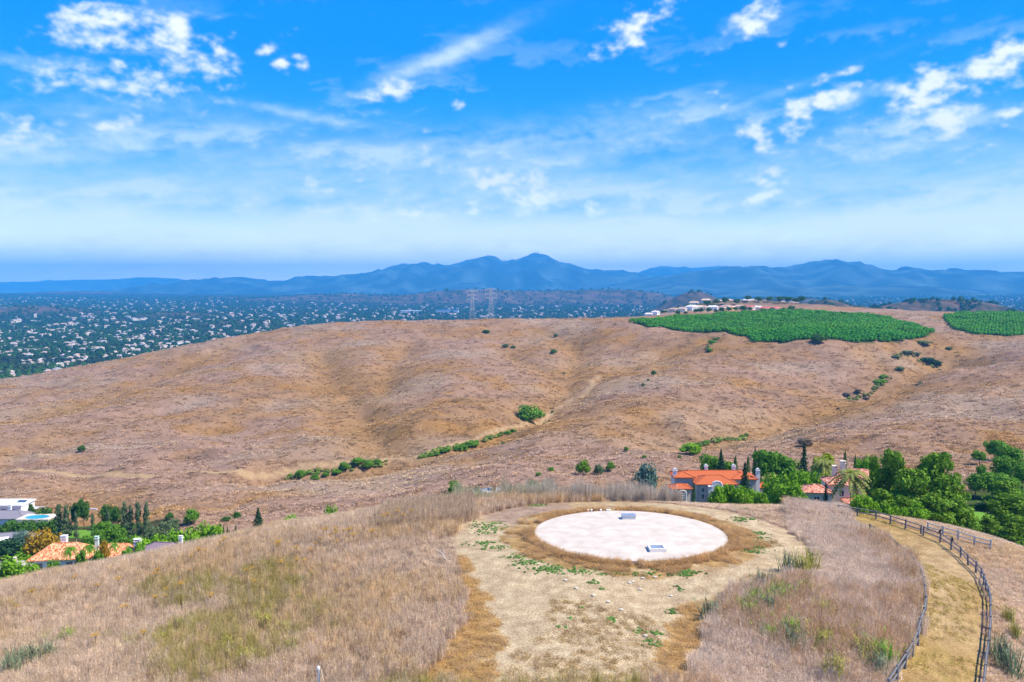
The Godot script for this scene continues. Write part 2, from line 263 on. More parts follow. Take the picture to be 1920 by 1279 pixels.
func ground_color(p: Vector2, kind: String) -> Color:
	var d := p.length()
	var n1 := noise_a.get_noise_2d(p.x * 0.5, p.y * 0.5)
	var n2 := noise_c.get_noise_2d(p.x, p.y)
	var n3 := noise_a.get_noise_2d(p.x * 6.0 + 300.0, p.y * 6.0)
	var c: Color
	match kind:
		"dirt_road":
			c = Color(0.80, 0.67, 0.43).lerp(Color(0.66, 0.46, 0.20), clampf(n1 * 1.3 + n3 * 0.7 - 0.1, 0, 1) * 0.7)
			return c * (1.0 + n3 * 0.16)
		"trail":
			c = Color(0.64, 0.46, 0.20).lerp(Color(0.44, 0.38, 0.10), clampf(n3 * 1.6 + n1, 0, 1) * 0.5)
			return c.lerp(Color(0.70, 0.55, 0.32), clampf(-n1 * 2.0, 0, 0.7)) * (1.0 + n3 * 0.15)
		"fringe":
			return Color(0.62, 0.40, 0.14).lerp(Color(0.70, 0.54, 0.30), clampf(n3 * 2.0 + n1, 0, 1)) * (1.0 + n3 * 0.2)
		"verge":
			c = Color(0.60, 0.42, 0.18).lerp(Color(0.68, 0.54, 0.33), clampf(n3 * 2.0 + n1, 0, 1))
			return c * (1.0 + n1 * 0.3)
		"brush":
			return Color(0.46, 0.33, 0.21) * (1.0 + n3 * 0.25)
		"dirt_track":
			return Color(0.74, 0.55, 0.31) * (1.0 + n3 * 0.2)
	# open grass: greyed straw, pinkish and orange stands
	var straw := Color(0.56, 0.37, 0.21)
	var pink := Color(0.58, 0.405, 0.295)
	var orange := Color(0.57, 0.335, 0.115)
	var pale := Color(0.60, 0.475, 0.36)
	var streak := noise_b.get_noise_2d(p.x * 0.5 + 900.0, p.y * 2.2)
	c = straw.lerp(pink, clampf(0.5 + n2 * 2.2, 0, 1))
	c = c.lerp(orange, clampf(n1 * 1.6 - n2 * 0.9 + streak * 0.6 - 0.05, 0, 0.75))
	c = c.lerp(pale, clampf(noise_b.get_noise_2d(p.x * 0.7 + 500.0, p.y * 0.7) * 2.2 + streak * 0.8 - 0.1, 0, 0.75))
	c = c.lerp(Color(0.34, 0.225, 0.15), clampf(noise_a.get_noise_2d(p.x * 0.55 + 700.0, p.y * 1.1) * 2.4 - streak - 0.35, 0, 0.5))
	c = c.lerp(Color(0.54, 0.33, 0.11), clampf(carved(p.x, p.y) * 0.1, 0, 0.6) if d > 250.0 and d < 1200.0 else 0.0)
	c = c * (1.0 + n3 * 0.22)
	if d > 140.0 and d < 345.0:
		var q := p + Vector2(n1, n2) * 8.0
		if Geometry2D.is_point_in_polygon(q, garden_right) or Geometry2D.is_point_in_polygon(q, garden_left):
			c = Color(0.12, 0.12, 0.05).lerp(Color(0.10, 0.22, 0.03), clampf(0.5 + n1 * 2.0, 0, 1))
	if d > 650.0 and d < 1300.0:
		if Geometry2D.is_point_in_polygon(p, orchard_main) or Geometry2D.is_point_in_polygon(p, orchard_side):
			c = Color(0.06, 0.13, 0.025)
	if d > 1250.0:
		var knob := knob_height(p.x, p.y)
		var town := Color(0.055, 0.085, 0.045).lerp(Color(0.16, 0.16, 0.11), clampf(n2 * 2.0 - 0.2, 0, 1))
		var scrub := Color(0.30, 0.21, 0.15).lerp(Color(0.08, 0.10, 0.05), clampf(0.5 + n1 * 2.2 + n2, 0, 1))
		if knob > 12.0: town = town.lerp(scrub, smoothstep(12.0, 35.0, knob))
		var plateau := smoothstep(500.0, 640.0, p.x) * (1.0 - smoothstep(1650.0, 1900.0, d))
		var low := smoothstep(-75.0, -105.0, height(p.x, p.y)) if d < 2300.0 else 1.0
		c = c.lerp(town, maxf(low, smoothstep(1500.0, 1700.0, d) * (1.0 - plateau)))
	return c

# ------------------------------------------------------------------ sky
# cumulus masses seen in the sky: bearing, elevation, half width, half height (degrees), slant, strength
var puffs := [[-26.46, 16.31, 3.64, 2.11, 0.349, 0.85], [-27.94, 16.25, 1.53, 1.92, 0.000, 0.85], [-25.99, 17.13, 1.23, 1.15, 0.000, 0.90], [-25.90, 14.84, 0.96, 1.53, 0.000, 0.80], [-22.44, 16.18, 1.72, 2.11, 0.000, 1.00], [-20.67, 15.25, 2.11, 1.61, 0.000, 0.95], [-23.46, 13.53, 4.21, 1.53, 0.000, 0.75], [-28.04, 13.04, 3.45, 1.23, 0.000, 0.72], [-25.35, 12.86, 5.75, 1.53, 0.000, 0.62], [-25.77, 14.30, 0.77, 0.54, 0.000, 0.90], [-16.79, 16.01, 1.30, 0.50, 0.611, 0.80], [-15.87, 15.26, 0.65, 0.54, 0.000, 0.95], [-14.43, 15.43, 0.80, 0.54, 0.000, 0.95], [-18.98, 16.69, 0.46, 1.00, -0.698, 0.60], [-18.85, 14.93, 0.57, 0.84, 0.000, 0.65], [8.41, 17.85, 2.68, 0.92, 0.471, 1.00], [8.60, 16.91, 1.07, 0.54, 0.000, 0.85], [16.95, 18.38, 2.22, 1.07, 0.524, 1.00], [16.45, 17.56, 1.07, 1.15, 0.000, 0.90], [18.45, 16.17, 0.69, 0.31, 0.000, 0.75], [30.89, 13.74, 2.49, 1.30, 0.262, 1.05], [27.21, 12.35, 2.76, 1.61, 0.175, 1.05], [27.90, 10.79, 1.99, 1.46, 0.000, 1.05], [28.95, 12.78, 1.92, 1.34, 0.436, 1.00], [31.54, 10.63, 1.38, 0.69, 0.524, 0.85], [30.22, 8.74, 1.61, 0.42, 0.436, 0.65], [24.19, 10.94, 1.38, 0.69, 0.000, 0.70], [20.93, 12.52, 2.87, 0.77, 0.140, 0.95], [19.29, 11.64, 1.30, 1.30, 0.000, 0.90], [19.49, 10.27, 0.84, 0.77, 0.000, 0.85], [20.66, 10.06, 0.57, 0.38, 0.000, 0.80], [16.50, 10.79, 1.46, 0.65, -0.262, 1.00], [17.21, 9.92, 0.96, 0.77, 0.000, 1.00], [17.49, 7.95, 1.38, 0.92, 0.000, 1.00], [17.34, 6.48, 1.61, 0.38, 0.262, 0.90], [22.04, 14.06, 2.45, 0.38, 0.297, 0.80], [18.92, 13.44, 0.42, 0.38, 0.000, 0.80], [14.61, 12.55, 0.50, 0.38, 0.000, 0.85], [13.89, 13.51, 1.00, 0.27, 0.000, 0.55], [-8.22, 14.04, 2.61, 0.65, 0.262, 0.85], [-3.75, 13.03, 0.61, 0.46, 0.000, 0.95], [-9.70, 13.12, 1.23, 0.38, 0.262, 0.65], [-30.85, 9.93, 2.30, 1.23, 0.000, 0.78], [-26.17, 10.60, 1.69, 0.61, 0.349, 0.90], [-32.11, 9.03, 1.15, 0.96, 0.000, 0.75], [-0.36, 7.82, 4.21, 1.38, 0.000, 0.85], [1.54, 7.22, 1.92, 1.53, 0.000, 1.00], [5.33, 6.09, 1.61, 0.57, 0.000, 0.85], [-6.21, 9.85, 0.54, 1.15, 0.000, 0.65], [-10.86, 8.48, 1.00, 0.96, 0.000, 0.70], [-7.55, 5.43, 3.64, 0.69, 0.000, 0.75], [-13.77, 7.31, 4.79, 0.50, 0.000, 0.60], [-14.86, 5.84, 3.07, 0.50, 0.000, 0.55], [-4.16, 6.76, 2.49, 0.96, 0.000, 0.70], [-2.26, 5.85, 4.60, 0.54, 0.000, 0.65]]
var streaks := [[-4.30, 16.37, 5.75, 0.57, 0.401, 0.60], [-15.12, 12.11, 4.41, 0.31, -0.122, 0.65], [8.32, 7.45, 4.41, 0.34, 0.140, 0.60], [-29.05, 8.52, 3.64, 0.31, 0.262, 0.35], [-2.25, 10.44, 12.64, 1.46, 0.140, 0.40], [7.17, 11.09, 9.58, 1.15, 0.209, 0.28], [26.18, 5.76, 9.96, 1.61, 0.070, 0.50], [19.79, 3.92, 16.09, 0.96, 0.035, 0.50], [-23.67, 5.19, 12.64, 2.30, 0.000, 0.25], [-7.93, 4.87, 9.58, 0.96, 0.000, 0.35], [16.19, 12.63, 8.43, 0.31, 0.262, 0.25], [-25.07, 11.77, 8.43, 1.15, 0.000, 0.30]]
var cloud_a := FastNoiseLite.new()
var cloud_b := FastNoiseLite.new()

func sky_color(az: float, el: float, row_puffs: Array, row_streaks: Array) -> Color:
	var stops := [[-90.0, Color(0.70, 0.80, 0.84)], [0.0, Color(2.3, 2.25, 2.1)], [2.5, Color(1.55, 1.52, 1.5)], [6.5, Color(0.25, 0.455, 0.76)], [11.0, Color(0.012, 0.215, 0.60)], [17.0, Color(0.0, 0.165, 0.60)], [24.0, Color(0.0, 0.135, 0.57)], [90.0, Color(0.001, 0.055, 0.33)]]
	var c: Color = stops[-1][1]
	for i in stops.size() - 1:
		if el <= stops[i + 1][0]:
			c = stops[i][1].lerp(stops[i + 1][1], smoothstep(0.0, 1.0, (el - stops[i][0]) / (stops[i + 1][0] - stops[i][0])))
			break
	if el < 0.0: return c
	var squeeze := el * 1.9
	var n := cloud_a.get_noise_2d(az * 2.2, squeeze * 2.2)
	var fine := cloud_b.get_noise_2d(az * 9.0, squeeze * 9.0)
	# high thin veil and streaks
	var wisp := cloud_b.get_noise_2d(az * 0.8 + el * 1.2 + n * 1.5, el * 4.6 - az * 0.5 + n * 2.5)
	var veil := 0.0
	veil += smoothstep(13.5, 7.0, el) * smoothstep(0.5, 4.5, el) * clampf(0.36 + wisp * 0.7 + n * 0.3, 0.0, 0.85)
	veil += smoothstep(24.0, 9.0, el) * clampf(wisp * 0.9 - 0.12 + n * 0.3, 0.0, 0.28)
	for s in row_streaks:
		var a: float = az - s[0]; var e: float = el - s[1]
		var along: float = (a * s[6] + e * s[7]) / s[2]; var off: float = (e * s[6] - a * s[7] + n * 0.25) / s[3]
		var q := along * along + off * off
		if q < 6.0: veil += exp(-q * 1.3) * float(s[5]) * clampf(0.75 + wisp * 0.9 + fine * 0.5, 0.1, 1.3)
	# broken cumulus
	var m := 0.0
	for p in row_puffs:
		var a: float = az - p[0]; var e: float = el - p[1]
		var along: float = (a * p[6] + e * p[7]) / p[2]; var off: float = (e * p[6] - a * p[7]) / p[3]
		var q := along * along + off * off
		if q < 5.0: m = maxf(m, float(p[5]) * exp(-q * 0.75))
	if absf(az) > 34.0 or el > 21.0:
		m = maxf(m, clampf(cloud_a.get_noise_2d(az * 0.35 + 50.0, el * 0.6 + 70.0) * 2.4 - 0.25, 0.0, 0.9) * smoothstep(3.0, 7.0, el) * maxf(smoothstep(34.0, 42.0, absf(az)), smoothstep(21.0, 26.0, el)))
	var puff := smoothstep(0.40, 1.12, m * 0.98 + n * 0.62 + fine * 0.5)
	var low := 1.0 + 2.0 * smoothstep(8.5, 1.0, el)
	c = c.lerp(Color(0.50 * lerpf(1.0, low, 0.85), 0.58 * lerpf(1.0, low, 0.62), 0.66 * lerpf(1.0, low, 0.62)), clampf(veil, 0.0, 0.8))
	var body := Color(0.44, 0.51, 0.63).lerp(Color(0.66, 0.665, 0.675), clampf(0.45 + n * 1.1 + fine * 0.9 + (m - 0.6), 0.0, 1.0))
	body = body * (1.0 + 0.8 * smoothstep(9.0, 2.0, el))
	return c.lerp(body, puff * clampf(0.5 + m * 0.55, 0.0, 0.97))

func on_row(list: Array, el: float) -> Array:
	return list.filter(func(p): return absf(el - p[1]) < 2.3 * maxf(p[3], p[2] * absf(p[7]) + p[3] * absf(p[6])))

func make_sky() -> Sky:
	cloud_a.seed = 11; cloud_a.frequency = 0.12; cloud_a.fractal_octaves = 6; cloud_a.fractal_gain = 0.62
	cloud_b.seed = 29; cloud_b.frequency = 0.06; cloud_b.fractal_octaves = 5; cloud_b.fractal_gain = 0.62
	for l in [puffs, streaks]:
		for p in l: p.append_array([cos(p[4]), sin(p[4])])
	var im := Image.create(512, 256, false, Image.FORMAT_RGBF)
	im.fill(Color(0.70, 0.80, 0.84))
	for y in 131:
		var el := 90.0 - (y + 0.5) / 256.0 * 180.0
		var a := on_row(puffs, el); var b := on_row(streaks, el)
		for x in 512:
			im.set_pixel(x, y, sky_color(fposmod((x + 0.5) / 512.0 * 360.0 + 180.0, 360.0) - 180.0, el, a, b))
	im.resize(4096, 2048, Image.INTERPOLATE_BILINEAR)
	for y in range(740, 1030):
		var el := 90.0 - (y + 0.5) / 2048.0 * 180.0
		var a := on_row(puffs, el); var b := on_row(streaks, el)
		for x in range(-480, 480):
			im.set_pixel((x + 4096) % 4096, y, sky_color((x + 0.5) / 4096.0 * 360.0, el, a, b))
	var pm := PanoramaSkyMaterial.new()
	pm.panorama = ImageTexture.create_from_image(im)
	var s := Sky.new()
	s.sky_material = pm
	return s

# ------------------------------------------------------------------ plants
func leaf(k: Kit, p: Vector3, out: Vector3, s: float, tone: Color, r: RandomNumberGenerator) -> void:
	var d := (out.normalized() + Vector3(r.randf_range(-1, 1), r.randf_range(-1, 1), r.randf_range(-1, 1)) * 0.75).normalized()
	var a := d.cross(Vector3(r.randf_range(-1, 1), r.randf_range(-1, 1), r.randf_range(-1, 1))).normalized()
	var b := d.cross(a)
	k.col = tone
	k.quad(p - a * s, p - b * s * 0.55, p + a * s, p + b * s * 0.55, d)

func leaf_tone(r: RandomNumberGenerator) -> Color:
	var v := r.randf_range(0.65, 1.35)
	return Color(v * r.randf_range(0.85, 1.2), v, v * r.randf_range(0.7, 1.2))

func lobe(k: Kit, p: Vector3, rad: Vector3, count: int, s: float, r: RandomNumberGenerator) -> void:
	for i in count:
		var o := Vector3(r.randfn(), r.randfn(), r.randfn()).normalized()
		leaf(k, p + o * rad * pow(r.randf(), 0.22), o + Vector3(0, 0.25, 0), s * r.randf_range(0.6, 1.3), leaf_tone(r), r)

var crowns := {}
func crown(kind: String, variant: int) -> ArrayMesh:
	var key := kind + str(variant)
	if crowns.has(key): return crowns[key]
	var r := RandomNumberGenerator.new()
	r.seed = hash(key)
	var k := Kit.new()
	match kind:
		"round":
			for i in 22:
				var o := Vector3(r.randfn(), r.randfn(), r.randfn()).normalized() * pow(r.randf(), 0.4)
				var q := r.randf_range(0.11, 0.2)
				lobe(k, Vector3(o.x * 0.34, 0.6 + o.y * 0.26, o.z * 0.34), Vector3(q, q * 0.85, q), 95, 0.042, r)
		"bush":
			for i in 24:
				var t := r.randf() * TAU
				var q := r.randf_range(0.13, 0.2)
				var d := sqrt(r.randf()) * 0.34
				lobe(k, Vector3(cos(t) * d, sqrt(1.0 - pow(d / 0.4, 2.0)) * 0.72 * r.randf_range(0.45, 1.0), sin(t) * d), Vector3(q, q * 1.05, q), 90, 0.046, r)
		"pine":
			for i in 48:
				var y := r.randf_range(0.12, 0.94)
				var wide := 0.46 * pow(1.0 - y, 0.6) * smoothstep(0.0, 0.3, y) + 0.03
				var t := r.randf() * TAU
				var d := sqrt(r.randf()) * wide
				var q := r.randf_range(0.07, 0.13)
				lobe(k, Vector3(cos(t) * d + (y - 0.5) * 0.2, y, sin(t) * d), Vector3(q * 1.15, q * 0.75, q * 1.15), 70, 0.032, r)
		"tall":
			for i in 40:
				var y := r.randf_range(0.2, 0.97)
				var t := r.randf() * TAU
				var q := r.randf_range(0.13, 0.24) * (1.15 - 0.55 * y)
				var d := r.randf_range(0.0, 0.3) * (1.2 - y)
				lobe(k, Vector3(cos(t) * d, y, sin(t) * d), Vector3(q, 0.055, q), 34, 0.042, r)
		"cone":
			for j in 17:
				var y := 0.07 + 0.9 * j / 16.0
				var wide := 0.47 * pow(1.0 - y, 0.85) + 0.015
				var m := 9 if j < 12 else 6
				for i in m:
					var t := TAU * (i + r.randf() * 0.8) / m
					var l := wide * r.randf_range(0.75, 1.1)
					for s in 9:
						var f := (s + r.randf()) / 9.0
						leaf(k, Vector3(cos(t) * l * f, y - f * f * 0.045 + r.randf_range(-0.015, 0.02), sin(t) * l * f), Vector3(cos(t), 0.7, sin(t)), 0.036, leaf_tone(r), r)
		"column":
			for i in 900:
				var y := r.randf()
				var wide := 0.47 * pow(sin(PI * clampf(y * 0.8 + 0.2, 0, 1)), 0.6) * r.randf_range(0.75, 1.0)
				var t := r.randf() * TAU
				leaf(k, Vector3(cos(t) * wide, y, sin(t) * wide), Vector3(cos(t), 0.4, sin(t)), 0.05, leaf_tone(r), r)
		"small":
			for i in 130:
				var o := Vector3(r.randfn(), absf(r.randfn()) * 0.9, r.randfn()).normalized()
				leaf(k, Vector3(o.x * 0.42, 0.25 + o.y * 0.62, o.z * 0.42) * r.randf_range(0.85, 1.05), o, 0.15, leaf_tone(r), r)
		"palm":
			for i in 46:
				var t := TAU * i / 46.0 * 3.0 + r.randf() * 0.3
				var up := r.randf_range(-0.55, 1.25)
				var dirn := Vector3(cos(t), 0, sin(t))
				var p := Vector3(0, 0.62, 0)
				var v := (dirn + Vector3(0, up, 0)).normalized() * 0.052
				var dry := up < -0.25
				for s in 11:
					var q := p + v
					v += Vector3(0, -0.0075, 0)
					var side := dirn.cross(Vector3.UP).normalized()
					var l := 0.075 * sin(PI * (s + 1.5) / 13.0) + 0.012
					for sg in [-1.0, 1.0]:
						k.col = (Color(2.3, 1.15, 0.8) if dry else Color(1.0, 1.0, 1.0)) * r.randf_range(0.75, 1.25)
						k.tri(p, q, (p + q) * 0.5 + side * sg * l + Vector3(0, -0.018, 0) + v * 0.4, Vector3.UP)
						k.tri(p, (p + q) * 0.5, p + side * sg * l * 0.9 + Vector3(0, -0.02, 0) + v * 0.5, Vector3.UP)
					p = q
			k.col = Color(2.8, 1.2, 0.25)
			for i in 60:
				leaf(k, Vector3(r.randfn() * 0.03, 0.64 + r.randf() * 0.09, r.randfn() * 0.03), Vector3.UP, 0.025, Color(3.0, 1.35, 0.2) * r.randf_range(0.7, 1.2), r)
	# fill the unit box so that plants reach their surveyed size
	if kind != "palm":
		var top := 0.01; var wide_by := PackedFloat32Array()
		for p in k.v:
			top = maxf(top, p.y)
			wide_by.append(Vector2(p.x, p.z).length())
		wide_by.sort()
		var reach := 0.5 / wide_by[int(wide_by.size() * 0.97)]
		for i in k.v.size(): k.v[i] = Vector3(k.v[i].x * reach, k.v[i].y / top, k.v[i].z * reach)
	crowns[key] = k.mesh()
	return crowns[key]

var trunks := {}
func trunk_mesh(kind: String) -> ArrayMesh:
	if trunks.has(kind): return trunks[kind]
	var k := Kit.new()
	var r := RandomNumberGenerator.new()
	r.seed = 5
	var top: float = {"round": 0.55, "bush": 0.4, "pine": 0.85, "tall": 0.95, "cone": 0.95, "column": 0.8, "palm": 0.63}[kind]
	var thick: float = {"round": 0.035, "bush": 0.03, "pine": 0.04, "tall": 0.05, "cone": 0.03, "column": 0.06, "palm": 0.035}[kind]
	var p := Vector3(0, -0.04, 0)
	for i in 4:
		var q := Vector3(r.randf_range(-1, 1) * 0.012 * (i + 1), top * (i + 1) / 4.0, r.randf_range(-1, 1) * 0.012 * (i + 1))
		k.tube(p, q, thick * (1.0 - i * 0.2), thick * (0.8 - i * 0.2) if kind != "palm" else thick * 0.9, 7)
		if kind in ["round", "bush", "pine"] and i > 0 and not (kind == "pine" and i > 1):
			for s in 3:
				var t := r.randf() * TAU
				k.tube(q, q + Vector3(cos(t) * 0.25, 0.16, sin(t) * 0.25), thick * 0.42, thick * 0.12, 5)
		p = q
	trunks[kind] = k.mesh()
	return trunks[kind]

var tints := {
	"bright": Color(0.179, 0.376, 0.014), "green": Color(0.120, 0.282, 0.020), "deep": Color(0.065, 0.167, 0.021), "conifer": Color(0.030, 0.093, 0.036), "pine": Color(0.145, 0.282, 0.017),
	"grey": Color(0.145, 0.213, 0.102), "blue": Color(0.128, 0.231, 0.205), "ochre": Color(0.374, 0.237, 0.014), "lime": Color(0.325, 0.401, 0.014), "palm": Color(0.256, 0.290, 0.068), "dead": Color(0.204, 0.168, 0.134),
	"orchard": Color(0.069, 0.315, 0.024), "scrub": Color(0.050, 0.085, 0.024)}

func leaves(tint: String) -> StandardMaterial3D:
	var m := mat("leaves_" + tint, tints[tint], 0.75, true)
	m.backlight_enabled = true
	m.backlight = Color(0.75, 0.75, 0.4)
	return m

func bark(kind: String) -> StandardMaterial3D:
	return mat("bark_pale", Color(0.36, 0.33, 0.28)) if kind == "tall" else mat("bark", Color(0.13, 0.095, 0.07))

# a plant whose tip reaches a surveyed height
func plant(called: String, kind: String, tip: Vector3, wide: float, tint: String, label: String, category: String, group := "", low := 1.2) -> Node3D:
	var g := ground(Vector2(tip.x, tip.z))
	var o := base(called, g, rng.randf() * TAU)
	var tall := clampf(tip.y - g.y, low, 26.0)
	var c := part("crown", crown(kind, rng.randi() % 3), leaves(tint), o)
	var w := wide
	c.scale = Vector3(w, tall, w) if kind != "palm" else Vector3(w, w, w)
	if kind == "palm": c.position.y = tall - w * 0.82
	if kind != "bush" or wide > 5.0:
		var t := part("trunk", trunk_mesh(kind), bark(kind), o)
		t.scale = Vector3(wide, tall, wide) if kind != "palm" else Vector3(w * 0.5, (tall - w * 0.14) / 0.63 , w * 0.5)
		if kind == "palm": t.scale.y = (tall - w * 0.19) / 0.63
	tag(o, label, category, group)
	return o

# a bush standing on the land
func shrub(called: String, p: Vector2, wide: float, tall: float, tint: String, label: String, group := "") -> Node3D:
	var g := ground(p)
	return plant(called, "bush", g + Vector3(0, tall, 0), wide, tint, label, "shrub", group, 0.4)

# ------------------------------------------------------------------ dry growth
func stalk_tuft(sd: int, count: int, spread: float, tall: float, thick: float, twigs: int, heads: Color) -> ArrayMesh:
	var k := Kit.new()
	var r := RandomNumberGenerator.new()
	r.seed = sd
	for i in count:
		var t := r.randf() * TAU
		var a := Vector3(cos(t), 0, sin(t)) * spread * sqrt(r.randf())
		var lean := Vector3(r.randfn(), 0, r.randfn()) * 0.17 * tall
		var h := tall * r.randf_range(0.6, 1.1)
		var tip := a + lean + Vector3(0, h, 0)
		var side := Vector3(cos(t + 1.3 + r.randf()), 0, sin(t + 1.3 + r.randf())) * thick
		var v := r.randf_range(0.5, 1.4)
		k.col = Color(v, v * r.randf_range(0.94, 1.04), v * r.randf_range(0.88, 1.06))
		k.tri(a - side, a + side, tip, Vector3(side.z, 0.4, -side.x))
		for s in twigs:
			var f := r.randf_range(0.4, 0.95)
			var p := a.lerp(tip, f)
			var q := p + Vector3(r.randfn() * 0.13, r.randf_range(0.05, 0.22), r.randfn() * 0.13) * tall
			k.tri(p - side * 0.5, p + side * 0.5, q, Vector3(side.z, 0.4, -side.x))
			if heads.a > 0.0:
				var keep := k.col
				leaf(k, q, Vector3.UP, thick * 1.5, heads * r.randf_range(0.8, 1.2), r)
				k.col = keep
	return k.mesh()

class Field:
	var places: Array[Transform3D] = []
	var tones := PackedColorArray()
	func put(p: Vector3, turn: float, s: Vector3, c: Color) -> void:
		places.append(Transform3D(Basis(Vector3.UP, turn).scaled_local(s), p))
		tones.append(c)

func sow(called: String, f: Field, mesh: Mesh, m: Material, label: String, category: String) -> void:
	var mm := MultiMesh.new()
	mm.transform_format = MultiMesh.TRANSFORM_3D
	mm.use_colors = true
	mm.mesh = mesh
	mm.instance_count = f.places.size()
	for i in f.places.size():
		mm.set_instance_transform(i, f.places[i])
		mm.set_instance_color(i, f.tones[i])
	var o := MultiMeshInstance3D.new()
	o.multimesh = mm
	o.material_override = m
	o.name = numbered(called)
	add_child(o)
	tag(o, label, category, "", "stuff")

# ------------------------------------------------------------------ ground
func build_ground() -> void:
	var rows := PackedFloat32Array()
	var d := 14.0
	while d < 15000.0:
		rows.append(d)
		d *= 1.0062 if d < 300.0 else (1.0075 if d < 1500.0 else 1.013)
	var cols := 321
	var w := rows.size()
	var pos := PackedVector3Array(); pos.resize(w * cols)
	var kinds := PackedStringArray(); kinds.resize(w * cols)
	var tone := PackedColorArray(); tone.resize(w * cols)
	for j in w:
		for i in cols:
			var x := (i - 160) / 160.0 * 1.02 * rows[j]
			var p := Vector2(x, -rows[j])
			var at := j * cols + i
			pos[at] = Vector3(x, height(x, -rows[j]), -rows[j])
			var k := surface_kind(p)
			kinds[at] = k
			var c := ground_color(p, k)
			c.a = 1.0
			tone[at] = c
	var m := StandardMaterial3D.new()
	m.vertex_color_use_as_albedo = true
	m.roughness = 0.95
	m.metallic_specular = 0.15
	m.albedo_texture = noise_tex(0.03, 5, Color(0.62, 0.60, 0.58), Color(1.0, 1.0, 1.0), 1024, 3)
	m.uv1_triplanar = true
	m.uv1_world_triplanar = true
	m.uv1_scale = Vector3.ONE / 9.0
	m.detail_enabled = true
	m.detail_blend_mode = BaseMaterial3D.BLEND_MODE_MUL
	m.detail_albedo = noise_tex(0.035, 6, Color(0.72, 0.68, 0.66), Color(1.0, 1.0, 1.0), 1024, 8)
	m.detail_uv_layer = BaseMaterial3D.DETAIL_UV_2
	m.uv2_triplanar = true
	m.uv2_world_triplanar = true
	m.uv2_scale = Vector3.ONE / 83.0
	m.normal_enabled = true
	var nt := noise_tex(0.05, 5, Color.BLACK, Color.WHITE, 1024, 17)
	nt.color_ramp = null
	nt.as_normal_map = true
	nt.bump_strength = 6.0
	m.normal_texture = nt
	m.normal_scale = 0.7
	m.resource_name = "earth"
	var lists := {}
	for j in w - 1:
		for i in cols - 1:
			var at := j * cols + i
			var k := kinds[at]
			if k in ["verge", "brush", "fringe"]: k = "ground"
			if not lists.has(k): lists[k] = PackedInt32Array()
			lists[k].append_array([at, at + cols, at + 1, at + 1, at + cols, at + cols + 1])
	for k in lists:
		var own := {}
		var arr := []
		arr.resize(Mesh.ARRAY_MAX)
		var vs := PackedVector3Array(); var ns := PackedVector3Array(); var cs := PackedColorArray(); var idx := PackedInt32Array()
		for at in lists[k]:
			if not own.has(at):
				own[at] = vs.size()
				var i: int = at % cols; var j: int = at / cols
				var e := pos[at + 1] if i < cols - 1 else pos[at]
				var f := pos[at - 1] if i > 0 else pos[at]
				var g := pos[at + cols] if j < w - 1 else pos[at]
				var h := pos[at - cols] if j > 0 else pos[at]
				vs.append(pos[at])
				ns.append((e - f).cross(g - h).normalized() * (1.0 if (e - f).cross(g - h).y > 0.0 else -1.0))
				cs.append(tone[at])
			idx.append(own[at])
		arr[Mesh.ARRAY_VERTEX] = vs; arr[Mesh.ARRAY_NORMAL] = ns; arr[Mesh.ARRAY_COLOR] = cs; arr[Mesh.ARRAY_INDEX] = idx
		var am := ArrayMesh.new()
		am.add_surface_from_arrays(Mesh.PRIMITIVE_TRIANGLES, arr)
		var o := part(k, am, m)
		tag(o, {"ground": "dry grassy hills and valley floor around the knoll", "dirt_road": "pale bare dirt apron and track around the round tank", "trail": "golden fenced footpath curving between two rail fences", "dirt_track": "thin sandy track running along the valley floor"}[k], {"ground": "ground", "dirt_road": "dirt road", "trail": "path", "dirt_track": "track"}[k], "", "structure")

func mountain(crest: PackedVector3Array, depth: float, foot: float, c: Color, sd: int, label: String) -> void:
	var f := FastNoiseLite.new()
	f.seed = sd; f.frequency = 0.00055; f.fractal_octaves = 5; f.fractal_type = FastNoiseLite.FRACTAL_RIDGED
	var pts := PackedVector3Array()
	for i in crest.size() - 1:
		var a := crest[maxi(i - 1, 0)]; var d := crest[mini(i + 2, crest.size() - 1)]
		for s in 5:
			var t := s / 5.0
			var q := crest[i].cubic_interpolate(crest[i + 1], a, d, t)
			q.y = lerpf(crest[i].y, crest[i + 1].y, t) * 0.5 + q.y * 0.5 + f.get_noise_2d(q.x * 2.6, 0.0) * 48.0 - 14.0
			pts.append(q)
	pts.append(crest[-1])
	var rows := 26
	var vs := PackedVector3Array(); var cs := PackedColorArray(); var idx := PackedInt32Array()
	for p in pts:
		for k in rows:
			var s := k / 20.0
			var q := p
			if s <= 1.0:
				q.z += depth * (1.0 - s)
				var n := f.get_noise_2d(q.x, q.z * 0.8)
				q.y = lerpf(foot, p.y, pow(s, 1.15)) + n * (p.y - foot) * 0.75 * s * (1.0 - s) * 2.2
				q.x += n * 300.0 * (1.0 - s) * s
			else:
				q.z -= depth * (s - 1.0) * 2.0
				q.y = lerpf(p.y, foot, (s - 1.0) * 4.0)
			vs.append(q)
			var v := 1.0 + clampf(noise_a.get_noise_2d(q.x * 0.03, q.z * 0.03) * 3.0, -0.5, 1.8)
			cs.append(Color(c.r * v, c.g * v, c.b * v))
	for i in pts.size() - 1:
		for k in rows - 1:
			var a := i * rows + k
			idx.append_array([a, a + 1, a + rows, a + 1, a + rows + 1, a + rows])
	var st := SurfaceTool.new()
	st.begin(Mesh.PRIMITIVE_TRIANGLES)
	for i in vs.size():
		st.set_color(cs[i]); st.set_smooth_group(0); st.add_vertex(vs[i])
	for i in idx: st.add_index(i)
	st.generate_normals()
	var o := part("mountain_range", st.commit(), mat("mountain_scrub", Color(1, 1, 1), 0.95, true))
	tag(o, label, "mountain", "", "structure")

